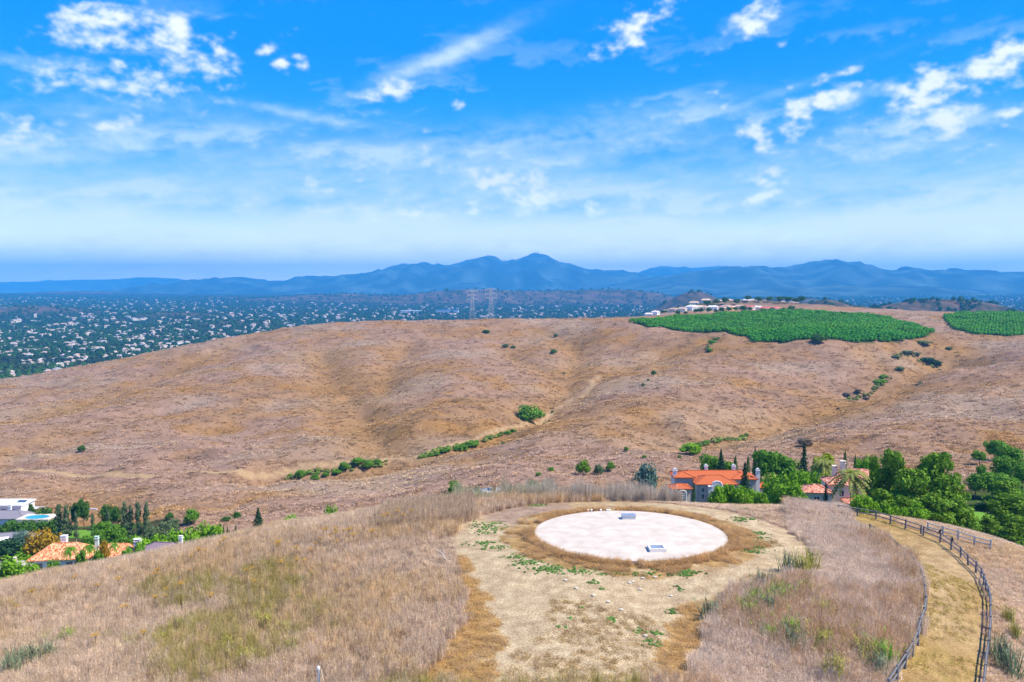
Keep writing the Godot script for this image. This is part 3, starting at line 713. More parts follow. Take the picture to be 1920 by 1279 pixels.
# ------------------------------------------------------------------ buildings
func wing(h: Node3D, x0: float, x1: float, z0: float, z1: float, low: float, eave: float, rise_by: float, wall: Material, roof: Material, over := 0.5) -> void:
	var k := Kit.new()
	k.box(Vector3((x0 + x1) / 2, (low + eave) / 2, (z0 + z1) / 2), Vector3(x1 - x0, eave - low, z1 - z0))
	part("wall", k.mesh(), wall, h)
	k = Kit.new()
	var a := Vector3(x0 - over, eave + 0.02, z1 + over); var b := Vector3(x1 + over, eave + 0.02, z1 + over)
	var c := Vector3(x1 + over, eave + 0.02, z0 - over); var d := Vector3(x0 - over, eave + 0.02, z0 - over)
	var lift := Vector3(0, 0.16, 0)
	var p: Vector3; var q: Vector3
	if x1 - x0 > z1 - z0:
		var e := (z1 - z0) / 2 + over
		p = Vector3(x0 - over + e, eave + rise_by, (z0 + z1) / 2); q = Vector3(x1 + over - e, eave + rise_by, (z0 + z1) / 2)
		k.quad(a + lift, b + lift, q, p, Vector3(0, 1, 1)); k.quad(c + lift, d + lift, p, q, Vector3(0, 1, -1))
		k.tri(d + lift, a + lift, p, Vector3(-1, 1, 0)); k.tri(b + lift, c + lift, q, Vector3(1, 1, 0))
	else:
		var e := (x1 - x0) / 2 + over
		p = Vector3((x0 + x1) / 2, eave + rise_by, z1 + over - e); q = Vector3((x0 + x1) / 2, eave + rise_by, z0 - over + e)
		k.tri(a + lift, b + lift, p, Vector3(0, 1, 1)); k.tri(c + lift, d + lift, q, Vector3(0, 1, -1))
		k.quad(d + lift, a + lift, p, q, Vector3(-1, 1, 0)); k.quad(b + lift, c + lift, q, p, Vector3(1, 1, 0))
	k.quad(a, b, b + lift, a + lift, Vector3(0, 0, 1)); k.quad(b, c, c + lift, b + lift, Vector3(1, 0, 0))
	k.quad(c, d, d + lift, c + lift, Vector3(0, 0, -1)); k.quad(d, a, a + lift, d + lift, Vector3(-1, 0, 0))
	k.quad(a, b, c, d, Vector3(0, -1, 0))
	var r := part("roof", k.mesh(), roof, h)
	# ridge and hip tiles
	var t := Kit.new()
	for e in [[p, q], [a + lift, p], [d + lift, p if x1 - x0 > z1 - z0 else q], [b + lift, q if x1 - x0 > z1 - z0 else p], [c + lift, q]]:
		if e[0].distance_to(e[1]) > 0.3: t.tube(e[0] + Vector3(0, 0.03, 0), e[1] + Vector3(0, 0.03, 0), 0.11, 0.11, 6)
	part("ridge_tile", t.mesh(), roof, r)

func window(h: Node3D, p: Vector3, w: float, t: float, trim: Material, face := Vector3(0, 0, 1)) -> void:
	var turn := Basis.looking_at(-face, Vector3.UP)
	var k := Kit.new()
	k.box(Vector3(0, t / 2 + 0.06, 0.05), Vector3(w + 0.24, 0.12, 0.14)); k.box(Vector3(0, -t / 2 - 0.06, 0.07), Vector3(w + 0.36, 0.12, 0.2))
	for s in [-1, 1]: k.box(Vector3(s * (w / 2 + 0.06), 0, 0.05), Vector3(0.12, t, 0.14))
	k.box(Vector3(0, 0, 0.03), Vector3(0.06, t, 0.05))
	var o := part("window", k.mesh(), trim, h)
	o.transform = Transform3D(turn, p)
	k = Kit.new()
	k.box(Vector3(0, 0, -0.005), Vector3(w, t, 0.03))
	var glass := mat("window_glass", Color(0.025, 0.04, 0.06), 0.08)
	glass.metallic_specular = 0.6
	part("pane", k.mesh(), glass, o)

func chimney(h: Node3D, x: float, z: float, low: float, top: float, w: float, m: Material, arched := true) -> void:
	var k := Kit.new()
	k.box(Vector3(x, (low + top) / 2, z), Vector3(w, top - low, w * 0.8))
	k.box(Vector3(x, top - 0.05, z), Vector3(w + 0.25, 0.14, w * 0.8 + 0.25))
	var o := part("chimney", k.mesh(), m, h)
	k = Kit.new()
	if arched:
		for i in 8:
			var a := PI * i / 8.0; var b := PI * (i + 1) / 8.0
			var pa := Vector3(cos(a), sin(a), 0); var pb := Vector3(cos(b), sin(b), 0)
			var c := Vector3(x, top + 0.02, z)
			for s in [-1.0, 1.0]:
				var off := Vector3(0, 0, s * w * 0.4)
				k.quad(c + pa * w * 0.34 + off, c + pb * w * 0.34 + off, c + pb * w * 0.55 + off, c + pa * w * 0.55 + off, off)
			var dz := Vector3(0, 0, w * 0.4)
			k.quad(c + pa * w * 0.55 - dz, c + pb * w * 0.55 - dz, c + pb * w * 0.55 + dz, c + pa * w * 0.55 + dz, pa)
			k.quad(c + pa * w * 0.34 - dz, c + pb * w * 0.34 - dz, c + pb * w * 0.34 + dz, c + pa * w * 0.34 + dz, -pa)
	else:
		for s in [-1, 1]: k.box(Vector3(x + s * w * 0.4, top + 0.2, z), Vector3(0.12, 0.36, w * 0.7))
		k.box(Vector3(x, top + 0.43, z), Vector3(w + 0.2, 0.1, w * 0.9))
	part("cap", k.mesh(), m, o)

func cottage(walls: Color, roof: Color, w: float, l: float, h: float) -> ArrayMesh:
	var k := Kit.new()
	k.col = walls
	k.box(Vector3(0, h / 2 - 1.0, 0), Vector3(w, h + 2.0, l))
	k.col = roof
	var e := h + w * 0.22
	for s in [-1.0, 1.0]:
		k.quad(Vector3(s * (w / 2 + 0.5), h - 0.1, -l / 2 - 0.5), Vector3(s * (w / 2 + 0.5), h - 0.1, l / 2 + 0.5), Vector3(0, e, l / 2 - w * 0.25), Vector3(0, e, -l / 2 + w * 0.25), Vector3(s, 1, 0))
		k.tri(Vector3(-w / 2 - 0.5, h - 0.1, s * (l / 2 + 0.5)), Vector3(w / 2 + 0.5, h - 0.1, s * (l / 2 + 0.5)), Vector3(0, e, s * (l / 2 - w * 0.25)), Vector3(0, 1, s))
	k.col = walls
	k.box(Vector3(w * 0.45, h * 0.4, l * 0.2), Vector3(w * 0.6, h * 0.9, l * 0.4))
	k.col = roof
	k.box(Vector3(w * 0.45, h * 0.9, l * 0.2), Vector3(w * 0.7, 0.3, l * 0.46))
	k.col = Color(0.04, 0.05, 0.07)
	for s in [-1.0, 1.0]:
		for j in 3:
			k.box(Vector3(s * w / 2, h * 0.55, (j - 1) * l * 0.28), Vector3(0.1, 1.3, 1.3))
			k.box(Vector3((j - 1) * w * 0.28, h * 0.55, s * l / 2), Vector3(1.3, 1.3, 0.1))
	k.col = walls
	k.box(Vector3(-w * 0.2, e, 0), Vector3(0.8, 1.6, 0.8))
	return k.mesh()

func fence(called: String, line: PackedVector2Array, step: float, tall: float, m: Material, label: String, group := "") -> Node3D:
	var run := []
	var carry := 0.0
	for i in line.size() - 1:
		var l := line[i].distance_to(line[i + 1])
		while carry <= l:
			run.append(line[i].lerp(line[i + 1], carry / l))
			carry += step
		carry -= l
	var at := ground(run[0])
	var o := base(called, at)
	var post := Kit.new(); post.tube(Vector3(0, -0.4, 0), Vector3(0, 1, 0), 0.12, 0.105, 7)
	var rail := Kit.new(); rail.tube(Vector3(0, 0, -0.53), Vector3(0, 0, 0.53), 0.08, 0.075, 6); rail.tri(Vector3(0, 0.055, -0.53), Vector3(0.05, -0.03, -0.53), Vector3(-0.05, -0.03, -0.53), Vector3(0, 0, -1))
	var pm := post.mesh(); var rm := rail.mesh()
	var tips := []
	for i in run.size():
		var g := ground(run[i]) - at
		var t := tall * rng.randf_range(0.95, 1.08)
		var lean := Vector3(rng.randf_range(-1, 1), 0, rng.randf_range(-1, 1)) * 0.05
		var p := part("post", pm, m, o)
		p.position = g
		p.basis = Basis(Quaternion(Vector3.UP, (Vector3.UP + lean).normalized())).scaled_local(Vector3(1, t, 1))
		tips.append([g, lean])
		if i > 0:
			for lift in [0.9, 0.48]:
				var a: Vector3 = tips[i - 1][0] + (Vector3.UP + tips[i - 1][1]) * tall * (lift + rng.randf_range(-0.02, 0.02))
				var b: Vector3 = g + (Vector3.UP + lean) * tall * (lift + rng.randf_range(-0.02, 0.02))
				var r := part("rail", rm, m, o)
				r.position = (a + b) / 2
				r.basis = Basis.looking_at((b - a).normalized(), Vector3.UP).scaled_local(Vector3(1, 1, a.distance_to(b)))
	tag(o, label, "fence", group)
	return o

const EYE := Vector3(0, 30, 0)

func in_sight(p: Vector3) -> bool:
	for t in range(4, 60):
		var q := EYE.lerp(p, t / 60.0)
		if height(q.x, q.z) > q.y: return false
	return absf(p.x) < -p.z * 0.68

func _ready() -> void:
	rng.seed = 7
	noise_a.seed = 3; noise_a.frequency = 0.05; noise_a.fractal_octaves = 4
	noise_b.seed = 9; noise_b.frequency = 0.009; noise_b.fractal_octaves = 3
	noise_c.seed = 21; noise_c.frequency = 0.006; noise_c.fractal_octaves = 4
	# ---- camera
	var cam := Camera3D.new()
	cam.name = "camera"
	add_child(cam)
	cam.position = EYE
	cam.rotation_degrees = Vector3(-3.45, 0, 0)
	cam.fov = 46.4
	cam.near = 0.5
	cam.far = 80000.0
	cam.current = true
	# ---- sky, haze, exposure
	var env := Environment.new()
	env.background_mode = Environment.BG_SKY
	env.sky = make_sky()
	env.tonemap_mode = Environment.TONE_MAPPER_LINEAR
	env.tonemap_exposure = 1.92
	env.fog_enabled = true
	env.fog_density = 0.00009
	env.fog_light_color = Color(0.06, 0.44, 1.0).linear_to_srgb()
	env.sdfgi_enabled = true
	env.ssao_enabled = true
	env.ssil_enabled = true
	var we := WorldEnvironment.new()
	we.environment = env
	we.name = "world"
	add_child(we)
	# ---- sun
	var sun := DirectionalLight3D.new()
	sun.name = "sun"
	sun.light_energy = 1.55
	sun.light_color = Color(1.0, 0.955, 0.88)
	sun.light_angular_distance = 0.5
	sun.shadow_enabled = true
	add_child(sun)
	sun.look_at_from_position(Vector3.ZERO, Vector3(-0.80, -1.12, -0.14), Vector3.UP)
	# ---- large structure
	survey_land()
	build_ground()
	far_country()
	water_tank()
	villas()
	fences()
	trees()
	dry_growth()

# ------------------------------------------------------------------ town, foothills, orchards, mountains
func far_country() -> void:
	mountain(PackedVector3Array([Vector3(-21885.58, 194.64, -26000.00), Vector3(-18405.12, 315.97, -26000.00), Vector3(-15622.54, 402.60, -26000.00), Vector3(-13188.89, 471.87, -26000.00), Vector3(-11797.78, 541.12, -26000.00), Vector3(-10930.97, 489.19, -26000.00), Vector3(-9370.05, 402.60, -26000.00), Vector3(-7636.93, 194.64, -26000.00)]), 5000.0, 10.0, Color(0.05, 0.07, 0.06), 4, "faint low ridge fading into haze above the town")
	mountain(PackedVector3Array([Vector3(2574.38, 181.97, -24000.00), Vector3(3373.66, 501.81, -24000.00), Vector3(4171.98, 789.22, -24000.00), Vector3(4844.04, 837.08, -24000.00), Vector3(5453.42, 773.26, -24000.00), Vector3(6173.15, 837.08, -24000.00), Vector3(7054.73, 789.22, -24000.00), Vector3(7857.39, 693.46, -24000.00), Vector3(8666.00, 341.95, -24000.00)]), 3500.0, 10.0, Color(0.05, 0.07, 0.06), 5, "pale far ridge between the twin peaks and right range")
	mountain(PackedVector3Array([Vector3(-8631.16, 48.92, -19000.00), Vector3(-7991.23, 238.98, -19000.00), Vector3(-7608.56, 314.94, -19000.00), Vector3(-7099.47, 378.21, -19000.00), Vector3(-6210.99, 390.86, -19000.00), Vector3(-5704.83, 314.94, -19000.00), Vector3(-5069.24, 378.21, -19000.00), Vector3(-4560.40, 466.75, -19000.00), Vector3(-4053.31, 441.46, -19000.00), Vector3(-3418.16, 517.32, -19000.00), Vector3(-2719.05, 694.19, -19000.00), Vector3(-2401.85, 732.07, -19000.00), Vector3(-2084.82, 757.31, -19000.00), Vector3(-1831.64, 706.82, -19000.00), Vector3(-1388.05, 694.19, -19000.00), Vector3(-1007.27, 845.64, -19000.00), Vector3(-500.33, 933.92, -19000.00), Vector3(-183.74, 807.79, -19000.00), Vector3(69.69, 820.41, -19000.00), Vector3(550.88, 996.94, -19000.00), Vector3(1019.94, 845.64, -19000.00), Vector3(1527.79, 631.05, -19000.00), Vector3(1908.46, 580.51, -19000.00), Vector3(2542.60, 567.88, -19000.00), Vector3(2924.10, 454.10, -19000.00), Vector3(3432.78, 340.25, -19000.00), Vector3(4197.58, 86.95, -19000.00)]), 4200.0, 10.0, Color(0.038, 0.058, 0.05), 6, "high blue mountain with twin peaks")
	mountain(PackedVector3Array([Vector3(1308.77, 24.91, -15000.00), Vector3(2209.59, 224.97, -15000.00), Vector3(2909.64, 344.85, -15000.00), Vector3(3708.99, 474.59, -15000.00), Vector3(4408.50, 544.39, -15000.00), Vector3(4609.03, 524.45, -15000.00), Vector3(5009.78, 504.51, -15000.00), Vector3(5408.64, 574.30, -15000.00), Vector3(5877.31, 644.05, -15000.00), Vector3(6409.57, 564.33, -15000.00), Vector3(6912.71, 464.62, -15000.00), Vector3(7213.33, 454.64, -15000.00), Vector3(7381.45, 524.45, -15000.00), Vector3(7664.16, 444.66, -15000.00), Vector3(7965.16, 424.71, -15000.00), Vector3(8263.55, 484.56, -15000.00), Vector3(8515.18, 444.66, -15000.00), Vector3(8916.37, 424.71, -15000.00), Vector3(9317.26, 414.73, -15000.00), Vector3(9617.26, 424.71, -15000.00), Vector3(10914.54, 524.45, -15000.00), Vector3(12428.33, 274.93, -15000.00)]), 3000.0, 10.0, Color(0.038, 0.058, 0.048), 7, "long jagged blue range behind the orchards")
	mountain(PackedVector3Array([Vector3(2772.15, 3.07, -11500.00), Vector3(3539.42, 95.15, -11500.00), Vector3(4153.80, 118.16, -11500.00), Vector3(4613.79, 164.15, -11500.00), Vector3(5230.34, 95.15, -11500.00), Vector3(5690.59, 125.82, -11500.00), Vector3(6384.27, 64.47, -11500.00), Vector3(6924.05, 18.43, -11500.00), Vector3(7384.51, 41.45, -11500.00), Vector3(8767.32, 64.47, -11500.00), Vector3(9924.41, -12.28, -11500.00)]), 1500.0, -30.0, Color(0.035, 0.055, 0.04), 8, "low dark foothill ridge before the jagged range")
	# antennas on the highest peak
	var peak: Vector3 = Vector3(550.91, 984.34, -19000.00)
	var k := Kit.new()
	for i in 3: k.tube(peak + Vector3(i * 60 - 60, -20, 0), peak + Vector3(i * 60 - 60, 55 + (i % 2) * 25, 0), 7, 4, 5)
	tag(part("antenna_mast", k.mesh(), mat("mast", Color(0.4, 0.4, 0.42))), "tiny radio masts on the highest mountain peak", "antenna")

	# town on the plain
	var wall_tones := [Color(0.80, 0.76, 0.70), Color(0.78, 0.70, 0.60), Color(0.72, 0.62, 0.52), Color(0.82, 0.81, 0.80)]
	var roof_tones := [Color(0.40, 0.30, 0.26), Color(0.46, 0.34, 0.28), Color(0.33, 0.31, 0.31), Color(0.50, 0.44, 0.40)]
	var kinds: Array[ArrayMesh] = []
	for i in 6: kinds.append(cottage(wall_tones[i % 4], roof_tones[(i * 3 + i / 4) % 4], 10.0 + i % 3, 15.0 + i % 4, 5.5 + (i % 2)))
	var hm := mat("town_paint", Color(1, 1, 1), 0.85, true)
	var seen := []
	var field := Field.new()
	var estates := [Field.new(), Field.new(), Field.new()]
	var lots := {}
	for i in 40000:
		var d := exp(rng.randf_range(log(1420.0), log(9600.0)))
		var x := rng.randf_range(-0.78, 0.78) * d
		var block := snappedf(noise_c.get_noise_2d(snappedf(x, 420.0) * 0.9, snappedf(d, 420.0) * 0.9) * 6.0, 0.3)
		var lot := Vector2(x, -d).rotated(block)
		lot = Vector2(snappedf(lot.x, 17.0), snappedf(lot.y, 31.0)).rotated(-block)
		if lots.has(lot.snapped(Vector2(9, 9))): continue
		lots[lot.snapped(Vector2(9, 9))] = true
		x = lot.x; d = -lot.y
		if noise_c.get_noise_2d(x * 1.6, -d * 0.9) < 0.03 or noise_a.get_noise_2d(x * 0.35, d * 0.2) < -0.10: continue
		if d > 3300.0 and rng.randf() < 0.55: continue
		if knob_height(x, -d) > 14.0: continue
		var h := height(x, -d)
		if d < 2250.0 and h > -95.0: continue
		var p := Vector3(x, h, -d)
		var turn := block + (PI / 2 if rng.randf() < 0.3 else 0.0)
		if d < 3300.0 and seen.size() < 900 and in_sight(p + Vector3(0, 5, 0)): seen.append([d, p, turn])
		else: estates[i % 3].put(p, turn, Vector3.ONE * rng.randf_range(0.95, 1.55), Color(1, 1, 1) * rng.randf_range(0.75, 1.15))
	seen.sort_custom(func(a, b): return a[0] < b[0])
	for i in seen.size():
		var s: Array = seen[i]
		if i < 300:
			var o := part("town_house", kinds[i % 6], hm)
			o.position = s[1]; o.rotation.y = s[2]
			tag(o, "small pale town house among trees below the hill", "house", "houses of the town on the plain")
		else: estates[i % 3].put(s[1], s[2], Vector3.ONE, Color(1, 1, 1))
	for i in 3: sow("town_houses", estates[i], kinds[[0, 2, 5][i]], hm, ["distant pale houses with brown roofs over the plain", "distant tan houses spread over the plain", "distant white houses spread over the plain"][i], "houses")
	# big flat roofs
	for b in [[Vector3(-659.41, -48.18, -5200.00), 130.0, Color(0.85, 0.85, 0.86), "white"], [Vector3(-430.89, -42.60, -5300.00), 150.0, Color(0.10, 0.22, 0.55), "blue"]]:
		var g := ground(Vector2(b[0].x, b[0].z))
		var o := base("warehouse", g)
		var q := Kit.new(); q.box(Vector3(0, 7, 0), Vector3(b[1], 16, 60)); part("wall", q.mesh(), mat("warehouse_wall", Color(0.78, 0.78, 0.77)), o)
		q = Kit.new(); q.box(Vector3(0, 15.6, 0), Vector3(b[1] + 2, 1.0, 62)); part("roof", q.mesh(), mat("warehouse_" + b[3], b[2]), o)
		tag(o, "long flat warehouse with %s roof in the far town" % b[3], "warehouse")
	# town trees
	var near_trees := []
	field = Field.new()
	var lm := leaves("scrub")
	for i in 42000:
		var d := exp(rng.randf_range(log(1330.0), log(10500.0)))
		var x := rng.randf_range(-0.78, 0.78) * d
		var knob := knob_height(x, -d)
		if knob > 20.0 and noise_a.get_noise_2d(x * 0.12, d * 0.12) < 0.05: continue
		var h := height(x, -d)
		if d < 2250.0 and h > -72.0: continue
		var p := Vector3(x, h - 0.5, -d)
		var w := rng.randf_range(6.0, 13.0) * (1.0 + d / 9000.0)
		var tall := w * rng.randf_range(0.6, 1.15)
		if d < 1950.0 and near_trees.size() < 500 and in_sight(p + Vector3(0, 6, 0)): near_trees.append([d, p, w, tall])
		else: field.put(p, rng.randf() * TAU, Vector3(w, tall, w), Color(0.9, 1.45, 0.8) * rng.randf_range(0.6, 1.25))
	near_trees.sort_custom(func(a, b): return a[0] < b[0])
	for i in near_trees.size():
		var s: Array = near_trees[i]
		if i < 300:
			var o := part("town_tree", crown("small", i % 3), leaves("deep") if i % 3 else leaves("scrub"))
			o.position = s[1]; o.rotation.y = i; o.scale = Vector3(s[2], s[3], s[2])
			tag(o, "small dark green tree between the pale town houses", "tree", "trees of the town on the plain")
		else: field.put(s[1], 0.0, Vector3(s[2], s[3], s[2]), Color(0.8, 0.9, 0.8))
	sow("town_trees", field, crown("small", 0), lm, "dark tree cover spread over the distant plain", "trees")

	# pylons on the ridge
	var pm := mat("galvanised_steel", Color(0.42, 0.43, 0.45), 0.5)
	for s in [[Vector3(-55.90, -8.58, -1120.00), 42.0, "shorter"], [Vector3(-29.64, -8.58, -1120.00), 44.0, "taller"]]:
		var g := ground(Vector2(s[0].x, s[0].z))
		var o := base("pylon", g, 0.35)
		var t: float = s[1]
		var pts := [[0.0, 4.3], [0.3, 2.9], [0.58, 1.75], [1.0, 1.1]]
		for sx in [-1, 1]:
			for sz in [-1, 1]:
				var q := Kit.new()
				for i in 3: q.tube(Vector3(sx * pts[i][1], pts[i][0] * t - (2.0 if i == 0 else 0.0), sz * pts[i][1]), Vector3(sx * pts[i + 1][1], pts[i + 1][0] * t, sz * pts[i + 1][1]), 0.17, 0.14, 5)
				part("leg", q.mesh(), pm, o)
		for lv in 9:
			var y0 := t * lv / 9.0; var y1 := t * (lv + 1) / 9.0
			var w0 := lerpf(4.3, 1.1, sqrt(lv / 9.0)); var w1 := lerpf(4.3, 1.1, sqrt((lv + 1) / 9.0))
			var q := Kit.new()
			for f in [[Vector3(1, 0, 0), Vector3(0, 0, 1)], [Vector3(0, 0, 1), Vector3(1, 0, 0)]]:
				for sg in [-1.0, 1.0]:
					q.tube(f[0] * -w0 + f[1] * sg * w0 + Vector3(0, y0, 0), f[0] * w1 + f[1] * sg * w1 + Vector3(0, y1, 0), 0.075, 0.075, 4)
					q.tube(f[0] * w0 + f[1] * sg * w0 + Vector3(0, y0, 0), f[0] * -w1 + f[1] * sg * w1 + Vector3(0, y1, 0), 0.075, 0.075, 4)
			part("brace", q.mesh(), pm, o)
		for f in [0.66, 0.8, 0.94]:
			var q := Kit.new()
			for sg in [-1.0, 1.0]:
				q.tube(Vector3(sg * 1.2, t * f, 0), Vector3(sg * 8.5, t * f + 0.7, 0), 0.2, 0.12, 4)
				q.tube(Vector3(sg * 1.2, t * f + 2.0, 0), Vector3(sg * 8.5, t * f + 0.7, 0), 0.16, 0.1, 4)
				q.tube(Vector3(sg * 8.3, t * f + 0.6, 0), Vector3(sg * 8.3, t * f - 2.6, 0), 0.2, 0.2, 5)
			part("crossarm", q.mesh(), pm, o)
		tag(o, "%s lattice pylon of the pair standing on the ridge" % s[2], "pylon")

	# houses and trees on the plateau behind the orchard
	var tones := {"white": [Color(0.82, 0.81, 0.79), Color(0.60, 0.58, 0.55)], "cream": [Color(0.74, 0.66, 0.55), Color(0.52, 0.38, 0.29)], "red": [Color(0.70, 0.60, 0.54), Color(0.46, 0.13, 0.10)], "yellow": [Color(0.80, 0.52, 0.10), Color(0.62, 0.42, 0.30)], "tan": [Color(0.60, 0.46, 0.36), Color(0.42, 0.30, 0.24)]}
	for s in [[Vector2(229.18, -1330.00), "white", 1.20, 9.0], [Vector2(239.90, -1330.00), "white", 0.80, 8.0], [Vector2(272.31, -1340.00), "tan", 0.60, 11.0], [Vector2(284.58, -1330.00), "cream", 1.00, 9.0], [Vector2(302.92, -1340.00), "white", 0.40, 14.0], [Vector2(314.90, -1345.00), "cream", 1.40, 12.0], [Vector2(332.36, -1380.00), "tan", 0.60, 11.0], [Vector2(339.29, -1345.00), "white", 1.20, 11.0], [Vector2(361.24, -1370.00), "tan", 0.40, 13.0], [Vector2(376.68, -1400.00), "tan", 0.60, 12.0], [Vector2(372.72, -1345.00), "yellow", 0.20, 9.0], [Vector2(397.33, -1390.00), "tan", 1.40, 12.0], [Vector2(410.24, -1380.00), "red", 0.60, 12.0], [Vector2(433.11, -1400.00), "white", 1.40, 11.0], [Vector2(442.16, -1390.00), "red", 1.20, 14.0], [Vector2(458.03, -1390.00), "red", 0.40, 13.0], [Vector2(312.25, -1600.00), "cream", 1.00, 12.0], [Vector2(370.57, -1620.00), "cream", 1.20, 13.0], [Vector2(394.52, -1620.00), "cream", 1.40, 13.0], [Vector2(424.73, -1640.00), "cream", 0.40, 12.0], [Vector2(446.76, -1640.00), "cream", 0.20, 12.0], [Vector2(483.12, -1640.00), "white", 1.20, 12.0], [Vector2(498.54, -1640.00), "cream", 1.20, 12.0], [Vector2(523.75, -1650.00), "tan", 1.00, 12.0], [Vector2(557.01, -1650.00), "tan", 1.40, 13.0], [Vector2(582.50, -1650.00), "tan", 0.40, 13.0]]:
		var g := ground(s[0])
		var o := base("plateau_house", g, s[2])
		part("house_body", cottage(tones[s[1]][0], tones[s[1]][1], s[3], s[3] * 1.5, 5.5), hm, o)
		tag(o, "%s house on the plateau behind the green orchard" % {"white": "white walled low", "cream": "cream walled tile roofed", "red": "long red roofed", "yellow": "bright yellow fronted", "tan": "tan walled brown roofed"}[s[1]], "house", "houses on the plateau")
	for s in [[Vector2(223.67, -1240.00), 6.0], [Vector2(245.00, -1230.00), 5.0], [Vector2(255.53, -1225.00), 8.0], [Vector2(267.05, -1225.00), 6.0], [Vector2(282.69, -1225.00), 8.0], [Vector2(288.91, -1220.00), 9.0], [Vector2(301.70, -1222.00), 9.0], [Vector2(312.16, -1218.00), 7.0], [Vector2(321.45, -1216.00), 9.0], [Vector2(333.71, -1225.00), 8.0], [Vector2(344.41, -1225.00), 8.0], [Vector2(354.48, -1220.00), 11.0], [Vector2(368.12, -1230.00), 7.0], [Vector2(385.56, -1225.00), 8.0], [Vector2(400.37, -1225.00), 9.0], [Vector2(416.00, -1225.00), 9.0], [Vector2(428.94, -1222.00), 12.0], [Vector2(446.62, -1230.00), 7.0], [Vector2(273.92, -1480.00), 10.0], [Vector2(287.70, -1500.00), 12.0], [Vector2(312.89, -1500.00), 12.0], [Vector2(333.05, -1500.00), 12.0], [Vector2(368.32, -1500.00), 14.0], [Vector2(385.45, -1500.00), 13.0], [Vector2(401.57, -1500.00), 13.0], [Vector2(423.74, -1500.00), 12.0], [Vector2(449.81, -1520.00), 12.0], [Vector2(470.23, -1520.00), 12.0], [Vector2(490.66, -1520.00), 12.0], [Vector2(504.36, -1500.00), 13.0], [Vector2(519.47, -1500.00), 13.0], [Vector2(534.59, -1500.00), 12.0], [Vector2(566.45, -1560.00), 14.0], [Vector2(218.77, -1300.00), 7.0], [Vector2(348.49, -1480.00), 13.0], [Vector2(370.82, -1470.00), 10.0]]:
		plant("plateau_tree", "round", ground(s[0]) + Vector3(0, s[1], 0), s[1] * 1.15, "deep", "dark round tree on the plateau edge above the orchard", "tree", "trees on the plateau")
	# orchards
	var rest := Field.new()
	var rows := []
	for area in [orchard_main, orchard_side]:
		var box := Rect2(area[0], Vector2.ZERO)
		for p in area: box = box.expand(p)
		var z := box.position.y
		while z < box.end.y:
			var x := box.position.x - box.size.y * 0.25
			while x < box.end.x:
				var p := Vector2(x + z * 0.22 - box.position.y * 0.22 + rng.randf_range(-0.7, 0.7), z + rng.randf_range(-0.7, 0.7))
				if Geometry2D.is_point_in_polygon(p, area): rows.append(p)
				x += 4.0
			z += 4.8
	rows.sort_custom(func(a, b): return a.y > b.y)
	var om := leaves("orchard")
	for i in rows.size():
		var p := ground(rows[i])
		var w := rng.randf_range(4.2, 5.4)
		var tall := rng.randf_range(3.8, 4.9)
		if i < 300:
			var o := part("orchard_tree", crown("small", i % 3), om)
			o.position = p; o.scale = Vector3(w, tall, w); o.rotation.y = i
			tag(o, "rounded green fruit tree in the front rows of the orchards", "tree", "front rows of orchard trees")
		else: rest.put(p, rng.randf() * TAU, Vector3(w, tall, w), Color(1, 1, 1) * rng.randf_range(0.85, 1.2) * Color(1.0 + rng.randf() * 0.6, 1, 1))
	sow("orchard_trees", rest, crown("small", 1), om, "close planted green fruit trees filling the orchards", "trees")

